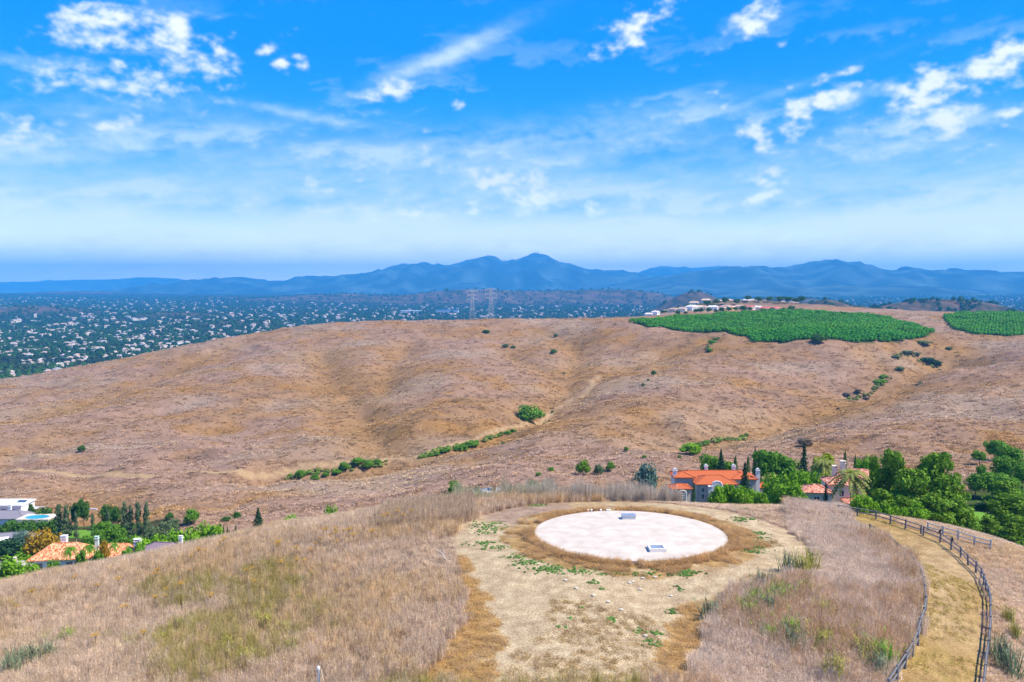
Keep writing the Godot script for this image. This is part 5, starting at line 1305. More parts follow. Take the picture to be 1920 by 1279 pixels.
# ------------------------------------------------------------------ trees and shrubs
func trees() -> void:
	for t in [["garden_tree", "round", Vector3(60.51, -18.96, -242.00), 6.48, "green", "broad green tree rising behind the villa roof", "trees behind the villa"], ["garden_tree", "round", Vector3(65.95, -21.11, -242.00), 5.84, "green", "broad green tree rising behind the villa roof", "trees behind the villa"], ["garden_tree", "round", Vector3(78.01, -17.47, -242.00), 8.43, "green", "broad green tree rising behind the villa roof", "trees behind the villa"], ["garden_tree", "round", Vector3(81.79, -18.47, -242.00), 9.08, "green", "broad green tree rising behind the villa roof", "trees behind the villa"], ["garden_tree", "round", Vector3(85.27, -20.12, -242.00), 7.46, "green", "broad green tree rising behind the villa roof", "trees behind the villa"], ["conifer", "cone", Vector3(63.20, -16.85, -238.00), 4.78, "conifer", "dark conifer behind the middle of the villa roof", ""], ["conifer", "cone", Vector3(75.95, -17.42, -246.00), 2.47, "conifer", "slim dark conifer beside the villa's right chimney", ""], ["conifer", "cone", Vector3(58.07, -11.93, -196.00), 4.46, "conifer", "dark conifer standing before the villa front", ""], ["conifer", "cone", Vector3(86.05, -13.77, -232.00), 4.66, "conifer", "dark bluish conifer between the villa and the palm house", ""], ["conifer", "cone", Vector3(59.97, -5.80, -150.00), 1.81, "conifer", "short dark conifer before the salmon tiled roof", ""], ["conifer", "cone", Vector3(-60.23, -20.66, -186.00), 4.24, "conifer", "dark conifer poking over the left grass slope", ""], ["cypress", "column", Vector3(67.58, -18.80, -238.00), 1.75, "deep", "narrow cypress behind the villa roof", "cypresses behind the villa"], ["cypress", "column", Vector3(71.44, -18.80, -238.00), 1.43, "deep", "narrow cypress behind the villa roof", "cypresses behind the villa"], ["cypress", "column", Vector3(75.00, -19.29, -238.00), 1.43, "deep", "narrow cypress behind the villa roof", "cypresses behind the villa"], ["cypress", "column", Vector3(86.75, -10.49, -205.00), 1.24, "deep", "taller narrow cypress beside the stone chimney", ""], ["cypress", "column", Vector3(89.42, -11.62, -205.00), 1.10, "deep", "shorter narrow cypress beside the stone chimney", ""], ["cypress", "column", Vector3(-69.27, -25.36, -188.00), 0.63, "deep", "tiny cypress at the crest of the left grass slope", "tiny cypresses over the grass crest"], ["cypress", "column", Vector3(-68.38, -25.62, -188.00), 0.63, "deep", "tiny cypress at the crest of the left grass slope", "tiny cypresses over the grass crest"], ["cypress", "column", Vector3(-66.33, -25.36, -188.00), 0.76, "deep", "tiny cypress at the crest of the left grass slope", "tiny cypresses over the grass crest"], ["hedge_bush", "bush", Vector3(39.75, -7.11, -152.00), 3.67, "bright", "bright green bush in front of the villa", "bushes in front of the villa"], ["hedge_bush", "bush", Vector3(42.46, -7.17, -154.00), 4.33, "bright", "bright green bush in front of the villa", "bushes in front of the villa"], ["hedge_bush", "bush", Vector3(44.18, -7.00, -152.00), 3.87, "bright", "bright green bush in front of the villa", "bushes in front of the villa"], ["hedge_bush", "bush", Vector3(45.85, -7.03, -150.00), 3.62, "bright", "bright green bush in front of the villa", "bushes in front of the villa"], ["hedge_bush", "bush", Vector3(46.43, -6.85, -146.00), 3.52, "bright", "bright green bush in front of the villa", "bushes in front of the villa"], ["hedge_bush", "bush", Vector3(42.46, -6.03, -142.00), 2.85, "bright", "bright green bush in front of the villa", "bushes in front of the villa"], ["garden_tree", "round", Vector3(64.09, -13.71, -192.00), 5.92, "bright", "bright green tree between the villa and the palm house", "trees between the two houses"], ["garden_tree", "round", Vector3(65.37, -12.60, -186.00), 5.48, "bright", "bright green tree between the villa and the palm house", "trees between the two houses"], ["garden_tree", "round", Vector3(69.58, -12.21, -190.00), 5.34, "bright", "bright green tree between the villa and the palm house", "trees between the two houses"], ["garden_tree", "round", Vector3(58.97, -11.40, -172.00), 5.76, "bright", "bright green tree between the villa and the palm house", "trees between the two houses"], ["garden_tree", "round", Vector3(61.17, -10.92, -170.00), 5.12, "bright", "bright green tree between the villa and the palm house", "trees between the two houses"], ["garden_tree", "round", Vector3(76.64, -14.71, -200.00), 4.02, "bright", "bright green tree between the villa and the palm house", "trees between the two houses"], ["garden_tree", "round", Vector3(84.99, -13.41, -216.00), 6.94, "lime", "yellow-green round tree behind the left palm", ""], ["garden_tree", "round", Vector3(93.27, -12.65, -208.00), 5.29, "bright", "light green tree right of the stone chimney", ""], ["palm_tree", "palm", Vector3(76.10, -10.03, -192.00), 6.69, "palm", "palm with grey trunk at the left of the tile roofs", ""], ["palm_tree", "palm", Vector3(64.78, -3.12, -150.00), 7.64, "palm", "larger palm with drooping fronds before the tile roofs", ""], ["pine_tree", "pine", Vector3(72.37, -1.67, -156.00), 4.49, "pine", "dense green pine in the cluster beside the rail fence", "pines beside the rail fence"], ["pine_tree", "pine", Vector3(72.29, 0.78, -150.00), 7.13, "pine", "dense green pine in the cluster beside the rail fence", "pines beside the rail fence"], ["pine_tree", "pine", Vector3(81.87, -1.67, -156.00), 5.33, "pine", "dense green pine in the cluster beside the rail fence", "pines beside the rail fence"], ["pine_tree", "pine", Vector3(81.46, -0.14, -150.00), 9.24, "pine", "dense green pine in the cluster beside the rail fence", "pines beside the rail fence"], ["pine_tree", "pine", Vector3(72.73, -1.80, -144.00), 9.36, "pine", "dense green pine in the cluster beside the rail fence", "pines beside the rail fence"], ["pine_tree", "pine", Vector3(78.07, -2.54, -140.00), 8.63, "pine", "dense green pine in the cluster beside the rail fence", "pines beside the rail fence"], ["pine_tree", "pine", Vector3(71.18, -4.10, -134.00), 9.15, "pine", "dense green pine in the cluster beside the rail fence", "pines beside the rail fence"], ["pine_tree", "pine", Vector3(66.74, -4.66, -140.00), 7.41, "pine", "dense green pine in the cluster beside the rail fence", "pines beside the rail fence"], ["pine_tree", "pine", Vector3(78.18, -5.33, -137.00), 6.52, "pine", "dense green pine in the cluster beside the rail fence", "pines beside the rail fence"], ["pine_tree", "pine", Vector3(66.46, -4.56, -134.00), 5.74, "pine", "dense green pine in the cluster beside the rail fence", "pines beside the rail fence"], ["hedge_bush", "bush", Vector3(57.32, -2.83, -124.00), 1.99, "bright", "small upright bush along the far rail fence", "bushes along the far rail fence"], ["hedge_bush", "bush", Vector3(59.18, -3.17, -124.00), 1.99, "bright", "small upright bush along the far rail fence", "bushes along the far rail fence"], ["hedge_bush", "bush", Vector3(60.71, -3.52, -124.00), 1.99, "bright", "small upright bush along the far rail fence", "bushes along the far rail fence"], ["hedge_bush", "bush", Vector3(62.14, -3.69, -124.00), 1.99, "bright", "small upright bush along the far rail fence", "bushes along the far rail fence"], ["hedge_bush", "bush", Vector3(55.43, -1.64, -124.00), 3.82, "bright", "small upright bush along the far rail fence", "bushes along the far rail fence"], ["hedge_bush", "bush", Vector3(64.22, -2.66, -124.00), 3.32, "bright", "small upright bush along the far rail fence", "bushes along the far rail fence"], ["hill_tree", "round", Vector3(164.05, -19.46, -268.00), 6.82, "green", "lone round tree on the slope above the pines", "lone trees above the pines"], ["hill_tree", "round", Vector3(153.36, -21.49, -258.00), 4.84, "green", "lone round tree on the slope above the pines", "lone trees above the pines"], ["hill_tree", "round", Vector3(135.09, -18.97, -226.00), 3.03, "green", "lone round tree on the slope above the pines", "lone trees above the pines"], ["garden_tree", "round", Vector3(153.93, -16.48, -242.00), 8.43, "green", "mid green tree in the grove beyond the lawn", "grove beyond the lawn"], ["garden_tree", "round", Vector3(141.58, -16.65, -226.00), 6.66, "green", "mid green tree in the grove beyond the lawn", "grove beyond the lawn"], ["garden_tree", "round", Vector3(138.91, -15.79, -214.00), 6.31, "green", "mid green tree in the grove beyond the lawn", "grove beyond the lawn"], ["garden_tree", "round", Vector3(123.56, -15.99, -202.00), 8.39, "green", "mid green tree in the grove beyond the lawn", "grove beyond the lawn"], ["garden_tree", "round", Vector3(119.18, -15.99, -202.00), 5.14, "green", "mid green tree in the grove beyond the lawn", "grove beyond the lawn"], ["garden_tree", "round", Vector3(120.49, -13.78, -190.00), 7.64, "green", "mid green tree in the grove beyond the lawn", "grove beyond the lawn"], ["pine_tree", "pine", Vector3(109.80, -11.52, -174.00), 8.62, "pine", "full green pine to the right of the small lawn", "pines right of the lawn"], ["pine_tree", "pine", Vector3(97.29, -8.17, -150.00), 8.84, "pine", "full green pine to the right of the small lawn", "pines right of the lawn"], ["pine_tree", "pine", Vector3(93.98, -9.51, -150.00), 6.73, "pine", "full green pine to the right of the small lawn", "pines right of the lawn"], ["pine_tree", "pine", Vector3(88.53, -9.01, -138.00), 6.84, "pine", "full green pine to the right of the small lawn", "pines right of the lawn"], ["pine_tree", "pine", Vector3(86.47, -10.34, -142.00), 4.09, "pine", "full green pine to the right of the small lawn", "pines right of the lawn"], ["hedge", "bush", Vector3(105.02, -17.62, -178.00), 3.10, "deep", "dark clipped hedge at the back of the small lawn", ""], ["hedge", "bush", Vector3(107.44, -17.62, -178.00), 3.10, "deep", "dark clipped hedge at the corner of the small lawn", ""], ["slender_tree", "tall", Vector3(-139.99, -34.74, -242.00), 3.57, "grey", "slender grey-green tree with pale trunk below the slope", "slender trees in the left garden"], ["slender_tree", "tall", Vector3(-137.70, -35.08, -242.00), 3.57, "grey", "slender grey-green tree with pale trunk below the slope", "slender trees in the left garden"], ["slender_tree", "tall", Vector3(-134.81, -37.08, -242.00), 1.95, "grey", "slender grey-green tree with pale trunk below the slope", "slender trees in the left garden"], ["slender_tree", "tall", Vector3(-129.56, -37.75, -242.00), 1.95, "grey", "slender grey-green tree with pale trunk below the slope", "slender trees in the left garden"], ["slender_tree", "tall", Vector3(-124.92, -36.58, -242.00), 2.27, "grey", "slender grey-green tree with pale trunk below the slope", "slender trees in the left garden"], ["slender_tree", "tall", Vector3(-119.58, -33.74, -242.00), 3.24, "grey", "slender grey-green tree with pale trunk below the slope", "slender trees in the left garden"], ["slender_tree", "tall", Vector3(-117.81, -35.08, -242.00), 2.59, "grey", "slender grey-green tree with pale trunk below the slope", "slender trees in the left garden"], ["slender_tree", "tall", Vector3(-115.48, -34.07, -242.00), 1.95, "grey", "slender grey-green tree with pale trunk below the slope", "slender trees in the left garden"], ["slender_tree", "tall", Vector3(-113.00, -33.74, -242.00), 2.76, "grey", "slender grey-green tree with pale trunk below the slope", "slender trees in the left garden"], ["garden_tree", "round", Vector3(-151.88, -42.65, -278.00), 4.47, "deep", "dark round tree behind the slender pale trunks", "dark trees behind the slender ones"], ["garden_tree", "round", Vector3(-156.25, -44.33, -280.00), 3.38, "deep", "dark round tree behind the slender pale trunks", "dark trees behind the slender ones"], ["garden_tree", "round", Vector3(-140.90, -42.77, -272.00), 4.74, "deep", "dark round tree behind the slender pale trunks", "dark trees behind the slender ones"], ["garden_tree", "round", Vector3(-135.38, -42.25, -268.00), 3.95, "deep", "dark round tree behind the slender pale trunks", "dark trees behind the slender ones"], ["hedge_bush", "bush", Vector3(-98.15, -26.46, -167.00), 2.91, "green", "green bush against the apricot roofed house", "bushes against the apricot house"], ["hedge_bush", "bush", Vector3(-81.63, -23.59, -166.00), 3.78, "green", "green bush against the apricot roofed house", "bushes against the apricot house"], ["hedge_bush", "bush", Vector3(-87.46, -23.95, -165.00), 2.87, "green", "green bush against the apricot roofed house", "bushes against the apricot house"], ["hedge_bush", "bush", Vector3(-80.81, -24.65, -170.00), 3.42, "green", "green bush against the apricot roofed house", "bushes against the apricot house"], ["ochre_tree", "round", Vector3(-117.33, -28.66, -196.00), 8.66, "ochre", "large rounded tree with ochre yellow foliage", ""], ["hedge_bush", "bush", Vector3(-163.84, -43.85, -255.00), 7.69, "deep", "dark green hedge bush below the grey roof and pool", "hedge below the pool"], ["hedge_bush", "bush", Vector3(-158.63, -43.67, -255.00), 7.69, "deep", "dark green hedge bush below the grey roof and pool", "hedge below the pool"], ["hedge_bush", "bush", Vector3(-151.10, -42.63, -252.00), 7.09, "deep", "dark green hedge bush below the grey roof and pool", "hedge below the pool"], ["hedge_bush", "bush", Vector3(-146.13, -41.37, -250.00), 5.69, "deep", "dark green hedge bush below the grey roof and pool", "hedge below the pool"], ["hedge_bush", "bush", Vector3(-174.12, -49.33, -292.00), 6.65, "deep", "dark green hedge bush below the grey roof and pool", "hedge below the pool"], ["hedge_bush", "bush", Vector3(-181.48, -49.19, -296.00), 3.17, "deep", "dark green hedge bush below the grey roof and pool", "hedge below the pool"], ["hedge_bush", "bush", Vector3(-87.61, -27.98, -186.00), 5.98, "bright", "bright green hedge bush above the purple roof", "hedge above the purple roof"], ["hedge_bush", "bush", Vector3(-85.84, -28.18, -190.00), 6.62, "bright", "bright green hedge bush above the purple roof", "hedge above the purple roof"], ["hedge_bush", "bush", Vector3(-83.36, -28.03, -193.00), 6.98, "bright", "bright green hedge bush above the purple roof", "hedge above the purple roof"], ["hedge_bush", "bush", Vector3(-81.04, -28.39, -196.00), 7.09, "bright", "bright green hedge bush above the purple roof", "hedge above the purple roof"], ["hedge_bush", "bush", Vector3(-78.85, -28.20, -200.00), 7.23, "bright", "bright green hedge bush above the purple roof", "hedge above the purple roof"], ["hedge_bush", "bush", Vector3(-75.87, -28.75, -200.00), 5.63, "bright", "bright green hedge bush above the purple roof", "hedge above the purple roof"], ["hedge_bush", "bush", Vector3(-91.81, -28.70, -190.00), 5.09, "bright", "bright green hedge bush above the purple roof", "hedge above the purple roof"], ["garden_tree", "round", Vector3(-101.51, -35.87, -228.00), 5.19, "grey", "greyish green tree behind the bright hedge", "greyish trees behind the hedge"], ["garden_tree", "round", Vector3(-103.27, -36.56, -225.00), 4.52, "grey", "greyish green tree behind the bright hedge", "greyish trees behind the hedge"], ["garden_tree", "round", Vector3(-100.58, -36.23, -232.00), 4.04, "grey", "greyish green tree behind the bright hedge", "greyish trees behind the hedge"], ["garden_tree", "round", Vector3(-123.53, -38.18, -236.00), 5.37, "green", "green tree behind the apricot tile roof", "trees behind the apricot roof"], ["garden_tree", "round", Vector3(-113.99, -36.56, -225.00), 6.03, "green", "green tree behind the apricot tile roof", "trees behind the apricot roof"], ["garden_tree", "round", Vector3(-99.36, -31.66, -200.00), 4.82, "green", "green tree behind the apricot tile roof", "trees behind the apricot roof"], ["garden_tree", "round", Vector3(-98.69, -30.39, -192.00), 4.37, "green", "green tree behind the apricot tile roof", "trees behind the apricot roof"], ["garden_tree", "round", Vector3(-114.70, -35.21, -212.00), 4.26, "green", "green tree behind the apricot tile roof", "trees behind the apricot roof"], ["garden_tree", "round", Vector3(-116.42, -35.84, -220.00), 3.83, "green", "green tree behind the apricot tile roof", "trees behind the apricot roof"], ["hedge_bush", "bush", Vector3(-109.86, -26.77, -170.00), 6.83, "bright", "bright leafy bush left of the apricot roof", "bushes left of the apricot roof"], ["hedge_bush", "bush", Vector3(-104.84, -27.50, -168.00), 5.18, "bright", "bright leafy bush left of the apricot roof", "bushes left of the apricot roof"], ["hedge_bush", "bush", Vector3(-101.69, -27.51, -166.00), 3.34, "bright", "bright leafy bush left of the apricot roof", "bushes left of the apricot roof"], ["hedge_bush", "bush", Vector3(-126.73, -35.58, -204.00), 6.01, "bright", "bright leafy bush left of the apricot roof", "bushes left of the apricot roof"], ["garden_tree", "round", Vector3(-138.41, -37.01, -214.00), 7.45, "conifer", "dark green tree below the slate roof", ""], ["garden_tree", "round", Vector3(-140.21, -37.50, -224.00), 5.10, "blue", "blue-grey tree before the slate roof", ""], ["palm_tree", "palm", Vector3(-97.25, -25.53, -172.00), 3.46, "green", "small bushy palm in front of the apricot roof", ""], ["palm_tree", "palm", Vector3(-93.55, -25.37, -173.00), 2.78, "green", "second small palm in front of the apricot roof", ""], ["palm_tree", "palm", Vector3(-86.59, -24.17, -170.00), 2.28, "green", "small palm at the right end of the apricot roof", ""], ["garden_tree", "round", Vector3(-96.09, -28.00, -184.00), 3.20, "ochre", "small yellowing tree between the apricot roofs", ""], ["garden_tree", "round", Vector3(-94.61, -25.92, -171.00), 2.75, "green", "small green tree overlapping the apricot roof", ""], ["slope_shrub", "bush", Vector3(-52.28, -31.15, -228.00), 6.11, "bright", "bright green bush just over the grass crest", ""], ["slope_shrub", "bush", Vector3(-56.37, -26.26, -200.00), 6.70, "bright", "low spreading green bush at the grass crest", ""], ["slope_shrub", "bush", Vector3(-40.46, -27.77, -210.00), 2.25, "grey", "small grey-green bush at the grass crest", ""], ["pine_tree", "pine", Vector3(-11.49, -6.17, -152.00), 4.68, "green", "dark green pine above the dry grass near the white roof", ""], ["slope_shrub", "bush", Vector3(-6.77, -6.72, -150.00), 2.41, "grey", "grey-green bush beside the white roof", ""], ["blue_shrub", "round", Vector3(24.77, -1.24, -146.00), 4.50, "blue", "blue-grey leafy tree at the right of the stalk thicket", ""], ["garden_tree", "round", Vector3(3.60, -2.65, -138.00), 2.40, "grey", "olive green tree at the left end of the stalk thicket", ""], ["garden_tree", "round", Vector3(2.39, -3.50, -138.00), 1.48, "bright", "light green sapling left of the stalk thicket", ""]]:
		plant(t[0], t[1], t[2], t[3], t[4], t[5], "palm" if t[1] == "palm" else ("shrub" if t[1] == "bush" else "tree"), t[6])
	for t in [["oak_tree", Vector2(10.95, -484.09), 18.48, 10.41, "green", "large solitary round tree on the valley floor", ""], ["slope_shrub", Vector2(70.32, -309.61), 8.71, 4.48, "bright", "wide bright bush on the slope behind the villa", ""], ["slope_shrub", Vector2(-30.75, -945.52), 10.13, 3.79, "deep", "small dark bush high on the hill below the pylons", ""], ["slope_shrub", Vector2(41.56, -798.28), 8.02, 4.96, "deep", "dark bush in the upper gully of the hill", ""], ["slope_shrub", Vector2(-237.37, -434.35), 4.36, 3.50, "deep", "solitary dark bush on the far slope above the track", ""], ["slope_shrub", Vector2(-4.54, -383.11), 3.59, 1.96, "deep", "small dark bush beside the green stream strip", ""], ["slope_shrub", Vector2(51.43, -929.47), 6.23, 4.00, "grey", "greyish bush on the hill right of the pylons", ""], ["slope_shrub", Vector2(-7.16, -837.15), 8.32, 3.66, "grey", "faint grey-green bush in the hill hollow", "faint bushes in the hill hollow"], ["slope_shrub", Vector2(1.38, -835.56), 6.28, 2.74, "grey", "faint grey-green bush in the hill hollow", "faint bushes in the hill hollow"], ["slope_shrub", Vector2(42.59, -651.29), 3.11, 1.59, "grey", "faint grey-green bush in the hill hollow", "faint bushes in the hill hollow"], ["stream_shrub", Vector2(-101.23, -375.90), 5.62, 2.99, "green", "green shrub in the loose group along the valley stream", "loose shrubs along the valley stream"], ["stream_shrub", Vector2(-98.22, -377.33), 2.84, 1.58, "green", "green shrub in the loose group along the valley stream", "loose shrubs along the valley stream"], ["stream_shrub", Vector2(-93.46, -373.05), 4.53, 3.12, "green", "green shrub in the loose group along the valley stream", "loose shrubs along the valley stream"], ["stream_shrub", Vector2(-89.23, -375.90), 3.71, 1.89, "green", "green shrub in the loose group along the valley stream", "loose shrubs along the valley stream"], ["stream_shrub", Vector2(-84.03, -378.05), 4.45, 2.65, "green", "green shrub in the loose group along the valley stream", "loose shrubs along the valley stream"], ["stream_shrub", Vector2(-81.52, -380.93), 5.35, 4.11, "green", "green shrub in the loose group along the valley stream", "loose shrubs along the valley stream"], ["stream_shrub", Vector2(-75.34, -384.57), 6.69, 2.92, "green", "green shrub in the loose group along the valley stream", "loose shrubs along the valley stream"], ["stream_shrub", Vector2(-70.12, -382.39), 5.46, 4.36, "green", "green shrub in the loose group along the valley stream", "loose shrubs along the valley stream"], ["stream_shrub", Vector2(-65.94, -386.04), 4.02, 2.80, "green", "green shrub in the loose group along the valley stream", "loose shrubs along the valley stream"], ["stream_shrub", Vector2(-44.50, -394.20), 3.92, 1.58, "green", "low green shrub in the narrow strip of the stream", "narrow green strip by the stream"], ["stream_shrub", Vector2(-40.94, -396.46), 3.60, 1.59, "green", "low green shrub in the narrow strip of the stream", "narrow green strip by the stream"], ["stream_shrub", Vector2(-37.68, -397.21), 3.03, 1.47, "green", "low green shrub in the narrow strip of the stream", "narrow green strip by the stream"], ["stream_shrub", Vector2(-34.61, -399.48), 3.85, 2.03, "green", "low green shrub in the narrow strip of the stream", "narrow green strip by the stream"], ["stream_shrub", Vector2(-33.05, -401.01), 4.17, 1.75, "green", "low green shrub in the narrow strip of the stream", "narrow green strip by the stream"], ["stream_shrub", Vector2(-27.55, -403.30), 5.13, 2.71, "green", "low green shrub in the narrow strip of the stream", "narrow green strip by the stream"], ["stream_shrub", Vector2(-25.82, -405.61), 6.42, 3.29, "green", "low green shrub in the narrow strip of the stream", "narrow green strip by the stream"], ["stream_shrub", Vector2(-23.04, -410.26), 6.37, 3.05, "green", "low green shrub in the narrow strip of the stream", "narrow green strip by the stream"], ["stream_shrub", Vector2(-20.17, -411.83), 6.50, 2.92, "green", "low green shrub in the narrow strip of the stream", "narrow green strip by the stream"], ["stream_shrub", Vector2(-19.00, -417.35), 3.48, 1.49, "green", "low green shrub in the narrow strip of the stream", "narrow green strip by the stream"], ["stream_shrub", Vector2(-12.79, -423.74), 3.73, 2.02, "green", "small green shrub upstream of the narrow strip", "shrubs upstream of the strip"], ["stream_shrub", Vector2(-7.33, -429.42), 2.97, 1.82, "green", "small green shrub upstream of the narrow strip", "shrubs upstream of the strip"], ["stream_shrub", Vector2(-2.78, -435.18), 4.84, 2.09, "green", "small green shrub upstream of the narrow strip", "shrubs upstream of the strip"], ["stream_shrub", Vector2(0.56, -440.17), 4.06, 1.97, "green", "small green shrub upstream of the narrow strip", "shrubs upstream of the strip"], ["stream_shrub", Vector2(23.50, -495.26), 2.10, 1.17, "deep", "small bush beside the sandy valley track", "bushes beside the sandy track"], ["stream_shrub", Vector2(20.06, -474.06), 4.06, 2.14, "deep", "small bush beside the sandy valley track", "bushes beside the sandy track"], ["stream_shrub", Vector2(46.98, -471.37), 2.73, 1.24, "deep", "small bush beside the sandy valley track", "bushes beside the sandy track"], ["stream_shrub", Vector2(26.21, -513.49), 2.15, 1.34, "deep", "small bush beside the sandy valley track", "bushes beside the sandy track"], ["slope_shrub", Vector2(278.25, -599.01), 9.44, 3.36, "bright", "green bush in the shallow dip of the right slope", "bushes in the right dip"], ["slope_shrub", Vector2(284.87, -608.19), 5.01, 2.14, "bright", "green bush in the shallow dip of the right slope", "bushes in the right dip"], ["slope_shrub", Vector2(375.03, -714.91), 12.45, 4.15, "conifer", "darkest bush on the right slope under the orchard", ""], ["slope_shrub", Vector2(382.53, -713.55), 10.51, 3.39, "conifer", "second dark bush on the right slope under the orchard", ""], ["slope_shrub", Vector2(359.89, -721.74), 10.55, 2.64, "grey", "pale green bush scattered on the slope under the orchard", "pale bushes under the orchard"], ["slope_shrub", Vector2(368.12, -721.74), 7.26, 2.28, "grey", "pale green bush scattered on the slope under the orchard", "pale bushes under the orchard"], ["slope_shrub", Vector2(342.83, -708.14), 8.58, 2.99, "grey", "pale green bush scattered on the slope under the orchard", "pale bushes under the orchard"], ["slope_shrub", Vector2(385.09, -742.62), 15.32, 3.13, "grey", "pale green bush scattered on the slope under the orchard", "pale bushes under the orchard"], ["slope_shrub", Vector2(403.61, -732.80), 6.02, 2.62, "grey", "pale green bush scattered on the slope under the orchard", "pale bushes under the orchard"], ["slope_shrub", Vector2(407.42, -667.60), 7.99, 1.85, "grey", "pale green bush scattered on the slope under the orchard", "pale bushes under the orchard"], ["slope_shrub", Vector2(308.66, -630.57), 7.48, 3.10, "grey", "pale green bush scattered on the slope under the orchard", "pale bushes under the orchard"], ["slope_shrub", Vector2(299.74, -581.06), 3.65, 1.63, "grey", "pale green bush scattered on the slope under the orchard", "pale bushes under the orchard"], ["slope_shrub", Vector2(244.93, -578.85), 6.36, 2.32, "dead", "dull grey-brown bush in the dry right gully", "grey bushes in the right gully"], ["slope_shrub", Vector2(253.92, -581.06), 5.07, 3.00, "dead", "dull grey-brown bush in the dry right gully", "grey bushes in the right gully"], ["slope_shrub", Vector2(257.36, -574.46), 5.26, 1.61, "dead", "dull grey-brown bush in the dry right gully", "grey bushes in the right gully"], ["slope_shrub", Vector2(200.75, -485.93), 2.42, 1.66, "dead", "dull grey-brown bush in the dry right gully", "grey bushes in the right gully"], ["slope_shrub", Vector2(119.09, -321.00), 6.45, 3.45, "dead", "leafless dark bush above the bluish conifer", ""], ["gully_shrub", Vector2(88.66, -376.61), 5.20, 1.81, "green", "low green growth in the gully above the villa", "green gully above the villa"], ["gully_shrub", Vector2(93.49, -380.93), 4.13, 1.74, "green", "low green growth in the gully above the villa", "green gully above the villa"], ["gully_shrub", Vector2(99.71, -384.57), 3.17, 1.21, "green", "low green growth in the gully above the villa", "green gully above the villa"], ["gully_shrub", Vector2(102.08, -389.73), 3.36, 1.36, "green", "low green growth in the gully above the villa", "green gully above the villa"], ["gully_shrub", Vector2(108.88, -396.46), 3.23, 1.20, "green", "low green growth in the gully above the villa", "green gully above the villa"], ["gully_shrub", Vector2(111.73, -398.72), 3.73, 1.56, "green", "low green growth in the gully above the villa", "green gully above the villa"], ["gully_shrub", Vector2(119.59, -409.48), 3.56, 1.30, "green", "low green growth in the gully above the villa", "green gully above the villa"], ["gully_shrub", Vector2(96.14, -559.37), 2.32, 1.73, "deep", "dark shrub in the cleft right of the sandy track", "dark shrubs in the cleft"], ["gully_shrub", Vector2(104.69, -585.49), 4.12, 3.54, "deep", "dark shrub in the cleft right of the sandy track", "dark shrubs in the cleft"], ["gully_shrub", Vector2(88.29, -533.39), 2.69, 2.33, "deep", "dark shrub in the cleft right of the sandy track", "dark shrubs in the cleft"], ["orchard_edge_tree", Vector2(277.74, -719.00), 14.45, 7.72, "deep", "big dark tree at the front edge of the orchard", ""], ["gully_shrub", Vector2(182.80, -734.20), 6.28, 3.23, "green", "green shrub in the notch left of the orchard", "shrubs left of the orchard"], ["gully_shrub", Vector2(190.05, -755.44), 8.50, 3.75, "green", "green shrub in the notch left of the orchard", "shrubs left of the orchard"], ["gully_shrub", Vector2(199.49, -778.79), 4.41, 1.87, "green", "green shrub in the notch left of the orchard", "shrubs left of the orchard"], ["slope_shrub", Vector2(14.61, -293.56), 2.64, 1.78, "green", "small green bush on the slope behind the tank", "bushes behind the tank"], ["slope_shrub", Vector2(9.43, -279.39), 2.06, 1.28, "green", "small green bush on the slope behind the tank", "bushes behind the tank"], ["slope_shrub", Vector2(48.25, -332.82), 2.10, 2.12, "green", "small green bush on the slope behind the tank", "bushes behind the tank"], ["slope_shrub", Vector2(64.39, -302.05), 1.72, 1.15, "green", "small green bush on the slope behind the tank", "bushes behind the tank"], ["slope_shrub", Vector2(51.53, -306.68), 1.91, 1.25, "green", "small green bush on the slope behind the tank", "bushes behind the tank"], ["slope_tree", Vector2(25.28, -279.39), 5.24, 5.48, "pine", "two-toned green tree behind the stalk thicket", ""], ["slope_tree", Vector2(31.06, -282.06), 3.78, 4.08, "grey", "grey-green small tree behind the stalk thicket", ""], ["slope_tree", Vector2(35.94, -287.48), 3.47, 3.37, "green", "small round green tree behind the stalk thicket", ""], ["oak_tree", Vector2(-108.84, -265.91), 5.34, 5.09, "green", "round oak on the brown slope past the hedge", ""], ["slope_shrub", Vector2(-122.35, -279.92), 3.07, 2.63, "deep", "small dark shrub on the brown slope past the hedge", "shrubs past the hedge"], ["slope_shrub", Vector2(-97.42, -267.43), 3.55, 1.50, "deep", "small dark shrub on the brown slope past the hedge", "shrubs past the hedge"], ["slope_shrub", Vector2(-95.70, -272.05), 3.28, 2.54, "deep", "small dark shrub on the brown slope past the hedge", "shrubs past the hedge"]]:
		shrub(t[0], t[1], t[2], t[3], t[4], t[5], t[6])

